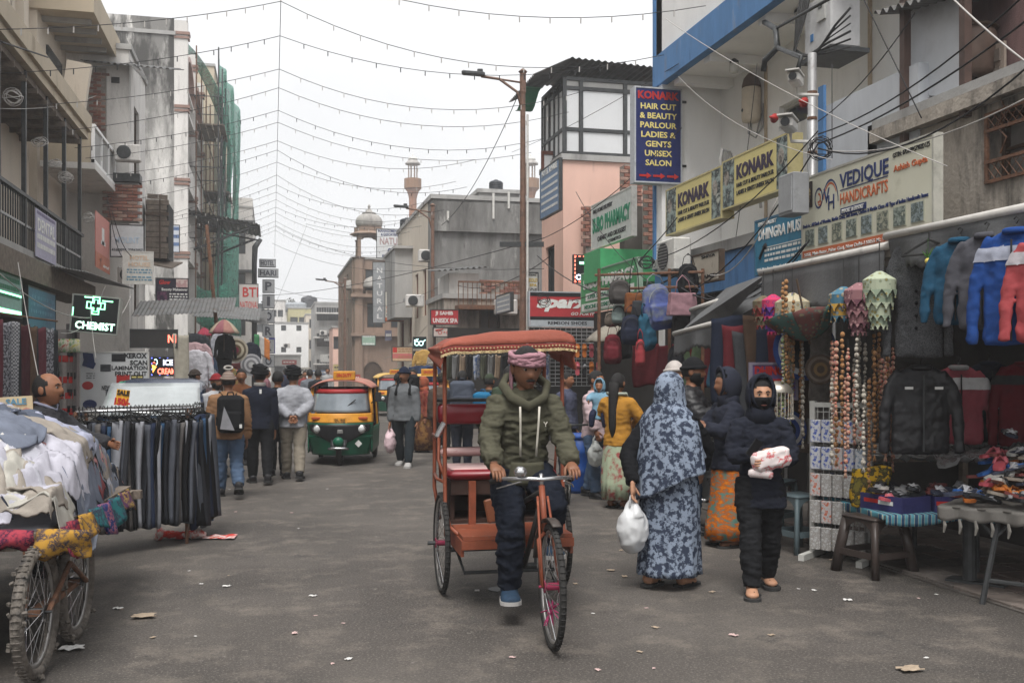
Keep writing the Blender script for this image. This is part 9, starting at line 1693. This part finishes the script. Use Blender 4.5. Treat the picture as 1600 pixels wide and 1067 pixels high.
for k in range(20):
 Y = 14.6+1.75*k+rnd.uniform(-.35, .35); t = thing('light_string', 'sagging string of small unlit bulbs across the street, %s counted from the camera' % 'first second third fourth fifth sixth seventh eighth ninth tenth eleventh twelfth thirteenth fourteenth fifteenth sixteenth seventeenth eighteenth nineteenth twentieth'.split()[k], 'light string', (0, 0, 0), 0, 'light strings over the street')
 ap = V((.15, Y, 8.0)); le = V((-3.95, Y-3.4, 5.9+rnd.uniform(-.2, .3))); re_ = V((6.4 if Y < 27 else 5.4, Y-2.2, 6.9+rnd.uniform(-.3, .5))); c1, c2 = cat_(le, ap, .12), cat_(ap, re_, .45+rnd.uniform(0, .2))
 b = MB(); b.tube(c1, .006, 4).tube(c2, .006, 4); obj('wire', b, WIRE, t); b = MB()
 for q in c1[1:-1]+c2[1:-1]: b.bx(q.x-.008, q.x+.008, q.y-.008, q.y+.008, q.z-.09, q.z)
 obj('bulbs', b, WIREP if k % 3 else WIRE, t, kind='stuff')
cab = [((810, 148, 21.3), (690, 352, 33), .4, 9, ''), ((400, 462, 50), (850, 372, 21.3), .3, 10, ''), ((430, 352, 45), (850, 420, 21.3), .6, 7, ''), ((478, 350, 50), (620, 372, 45), .1, 8, ''), ((425, 380, 45), (700, 420, 33), .5, 7, ''), ((430, 450, 45), (560, 468, 50), .2, 8, ''), ((420, 500, 40), (480, 350, 52), .1, 6, ''), ((1065, 200, 16), (850, 372, 21.2), .2, 8, ''), ((1060, 100, 16.2), (800, 238, 30), .1, 6, ''), ((840, 400, 21), (1000, 470, 15), .2, 10, ''), ((885, 470, 20), (1058, 340, 15.5), .3, 9, ''), ((900, 300, 22), (1060, 470, 14), .3, 7, ''),
 ((1040, 470, 14), (1278, 225, 11), .35, 9, ''), ((1040, 400, 15), (1278, 205, 11), .2, 8, ''), ((1278, 225, 11), (1620, 20, 7), .1, 9, ''), ((1278, 210, 11), (1620, -25, 7), .15, 8, ''), ((1278, 232, 11), (1620, 92, 7.5), .3, 9, ''), ((1278, 190, 11), (1430, 20, 9), .1, 6, ''), ((1290, 235, 11), (1610, 150, 7.5), .15, 6, 'p'), ((1350, 0, 9.5), (1440, 185, 9), .0, 6, ''), ((1300, 225, 10.8), (1300, 100, 11), .5, 5, ''), ((1183, 100, 13), (1150, 370, 14), .1, 5, ''), ((1060, 120, 16), (1300, 250, 10), .2, 4, 'p'), ((1040, 30, 12), (1480, 260, 8), .1, 4, 'p'), ((1480, -10, 7), (1620, 110, 6.4), .02, 7, 'p'), ((1065, 450, 13.5), (1260, 380, 10.5), .35, 11, ''), ((1070, 430, 13.5), (1265, 375, 10.5), .5, 8, ''), ((1110, 430, 13), (1215, 310, 11), .25, 7, 'p'), ((905, 445, 19), (1060, 428, 14.5), .25, 12, ''),
 ((0, 428, 13), (165, 492, 19), .25, 9, 'p'), ((165, 492, 19), (205, 460, 21), .25, 8, 'p'), ((0, 170, 15), (150, 150, 24), .1, 6, 'p'), ((60, 590, 12), (28, 410, 14), .05, 6, 'p'), ((150, 560, 16), (140, 470, 18), .1, 5, 'p'), ((95, 520, 16), (165, 445, 20), .3, 7, 'p'), ((175, 330, 23), (215, 400, 25), .35, 10, ''), ((168, 310, 23), (200, 400, 25), .5, 9, ''), ((0, 65, 14), (75, 90, 17), .0, 14, ''), ((310, 470, 40), (400, 440, 46), .3, 8, ''), ((240, 460, 27), (400, 470, 46), .5, 7, ''), ((545, 470, 52), (700, 440, 30), .5, 8, ''), ((700, 440, 30), (860, 400, 21), .4, 9, ''), ((600, 560, 45), (690, 480, 30), .3, 9, 'p')]
rnd.seed(5)
for (x0, y0, d0), (x1, y1, d1), sag, r_, k in cab:
 b = MB(); b.tube(cat_(at(x0, y0, d0), at(x1, y1, d1), sag, 12), r_/1000, 5); sd = 'left houses' if x1 < 320 else 'far end of the street' if x1 < 720 else 'blank wall and lamp post' if x1 < 900 else 'pharmacy' if x1 < 1120 else 'camera pole and salon' if x1 < 1320 else 'mouldy house'
 one('cable', '%s slack cable strung by the %s' % ('pale' if k else 'black', sd), 'cable', b, WIREP if k else WIRE, 'cables by the '+sd, True)
for k in range(9):
 px, py, d = [(20, 152, 15), (62, 222, 17), (85, 255, 18.5), (101, 275, 20), (103, 278, 19), (138, 340, 21), (850, 470, 20), (1010, 410, 14.5), (1282, 232, 11)][k]; b = MB()
 for j in range(6): a0 = rnd.random()*3; mm = Matrix.Rotation(a0, 3, 'X')@Matrix.Rotation(rnd.random()*3, 3, 'Z'); r_ = rnd.uniform(.08, .15); b.tube([mm@V((r_*math.cos(a), r_*math.sin(a), .02*math.sin(3*a))) for a in [i*.4488 for i in range(14)]], .006, 4, closed=True)
 one('wire_coil', 'tangled coil of pale wire hung on %s' % ['the nearest balcony post', 'the second balcony post', 'the third balcony post', 'the fourth balcony post', 'the balcony soffit', 'the salmon banner', 'the lamp post', 'the bag frame', 'the camera pole'][k], 'wire coil', b, WIREP if k < 6 else WIRE, smooth=True, loc=at(px, py, d))
PAPS = [mat('paper_white', (.6, .59, .57), var=.1), mat('paper_tan', (.34, .27, .2), var=.2), mat('paper_pink', (.5, .36, .34), var=.2)]; pms = []
for i in range(6):
 b = MB(); b.grid(lambda u, v: ((u-.5)*.12*(1+.4*NZ.noise(V((v*3, i, 0)))), (v-.5)*.08*(1+.4*NZ.noise(V((u*3, i, 5)))), .012+.018*NZ.noise(V((u*4, v*4, i*3)))), 5, 5, .002); pms.append(mesh_of(b, 'paper', PAPS[i % 3], False))
for k in range(75):
 px, py = rnd.uniform(150, 1500), 735+330*rnd.random()**1.3; p = onZ(px, py); o = bpy.data.objects.new('paper_scrap', pms[k % 6]); C.objects.link(o); o.location = (p.x, p.y, .004); o.rotation_euler = (0, 0, rnd.random()*6); s_ = rnd.uniform(.15, .5); o.scale = (s_, s_, s_); tag(o, '%s paper scrap trodden on the road %s' % (['white', 'tan', 'pinkish'][k % 3], 'near the camera' if py > 900 else 'farther up'), 'litter', '%s litter %s' % (['white', 'tan', 'pinkish'][k % 3], 'near' if py > 900 else 'far'))
for px, py, s_, m_, lab in ((225, 965, 1.1, 1, 'crumpled pale leaf shaped scrap between cart and rickshaw'), (1422, 1048, 1.0, 1, 'folded beige paper on the road at the lower right'), (113, 1015, 1.0, 0, 'white price tag lying beside the cart wheel')):
 p = onZ(px, py); o = one('paper_scrap', lab, 'litter', pms[m_].copy(), None, loc=(p.x, p.y, .006)); o.scale = (s_,)*3
p = onZ(300, 842); pk_ = thing('plastic_wrapper', 'twisted red and white plastic wrapper lying by the trousers rail', 'litter', p, -.1); b = MB(); b.tube([(-.32, 0, .06), (-.25, .02, .05), (-.1, -.02, .04), (.05, .02, .05), (.12, 0, .04)], [(.07, .09), (.03, .06), (.03, .05), (.04, .07), (.02, .03)], 12); me = remesh(b, .012, 2); folds(me, .014, 14, 14, 2); me.materials.append(pattern('wrapper', srgb(206, 60, 50, .85), srgb(222, 210, 206, .85), 'noise', 7, srgb(206, 90, 70, .85), .45, .55)); obj('wrapper', me, None, pk_)
b = MB(); b.grid(lambda u, v: (.1+.30*u, (v-.5)*.12*(1+u), .02+.02*NZ.noise(V((u*4, v*4, 1)))), 6, 4, .003); obj('loose_end', b, pattern('wrapper', None, None), pk_)
# ------------------------------------------------------------------ the dusty winter air
hz = MB(); hz.bx(-120, 120, -30, 330, -1.5, 40); hm_ = bpy.data.materials.new('haze'); hm_.use_nodes = True; t_ = hm_.node_tree; t_.nodes.clear(); o_ = t_.nodes.new('ShaderNodeOutputMaterial'); v_ = t_.nodes.new('ShaderNodeVolumePrincipled'); v_.inputs['Density'].default_value = .0021; v_.inputs['Color'].default_value = (.93, .94, .96, 1); v_.inputs['Anisotropy'].default_value = .2; t_.links.new(v_.outputs[0], o_.inputs['Volume'])
ho_ = obj('haze', hz, hm_, kind='stuff')
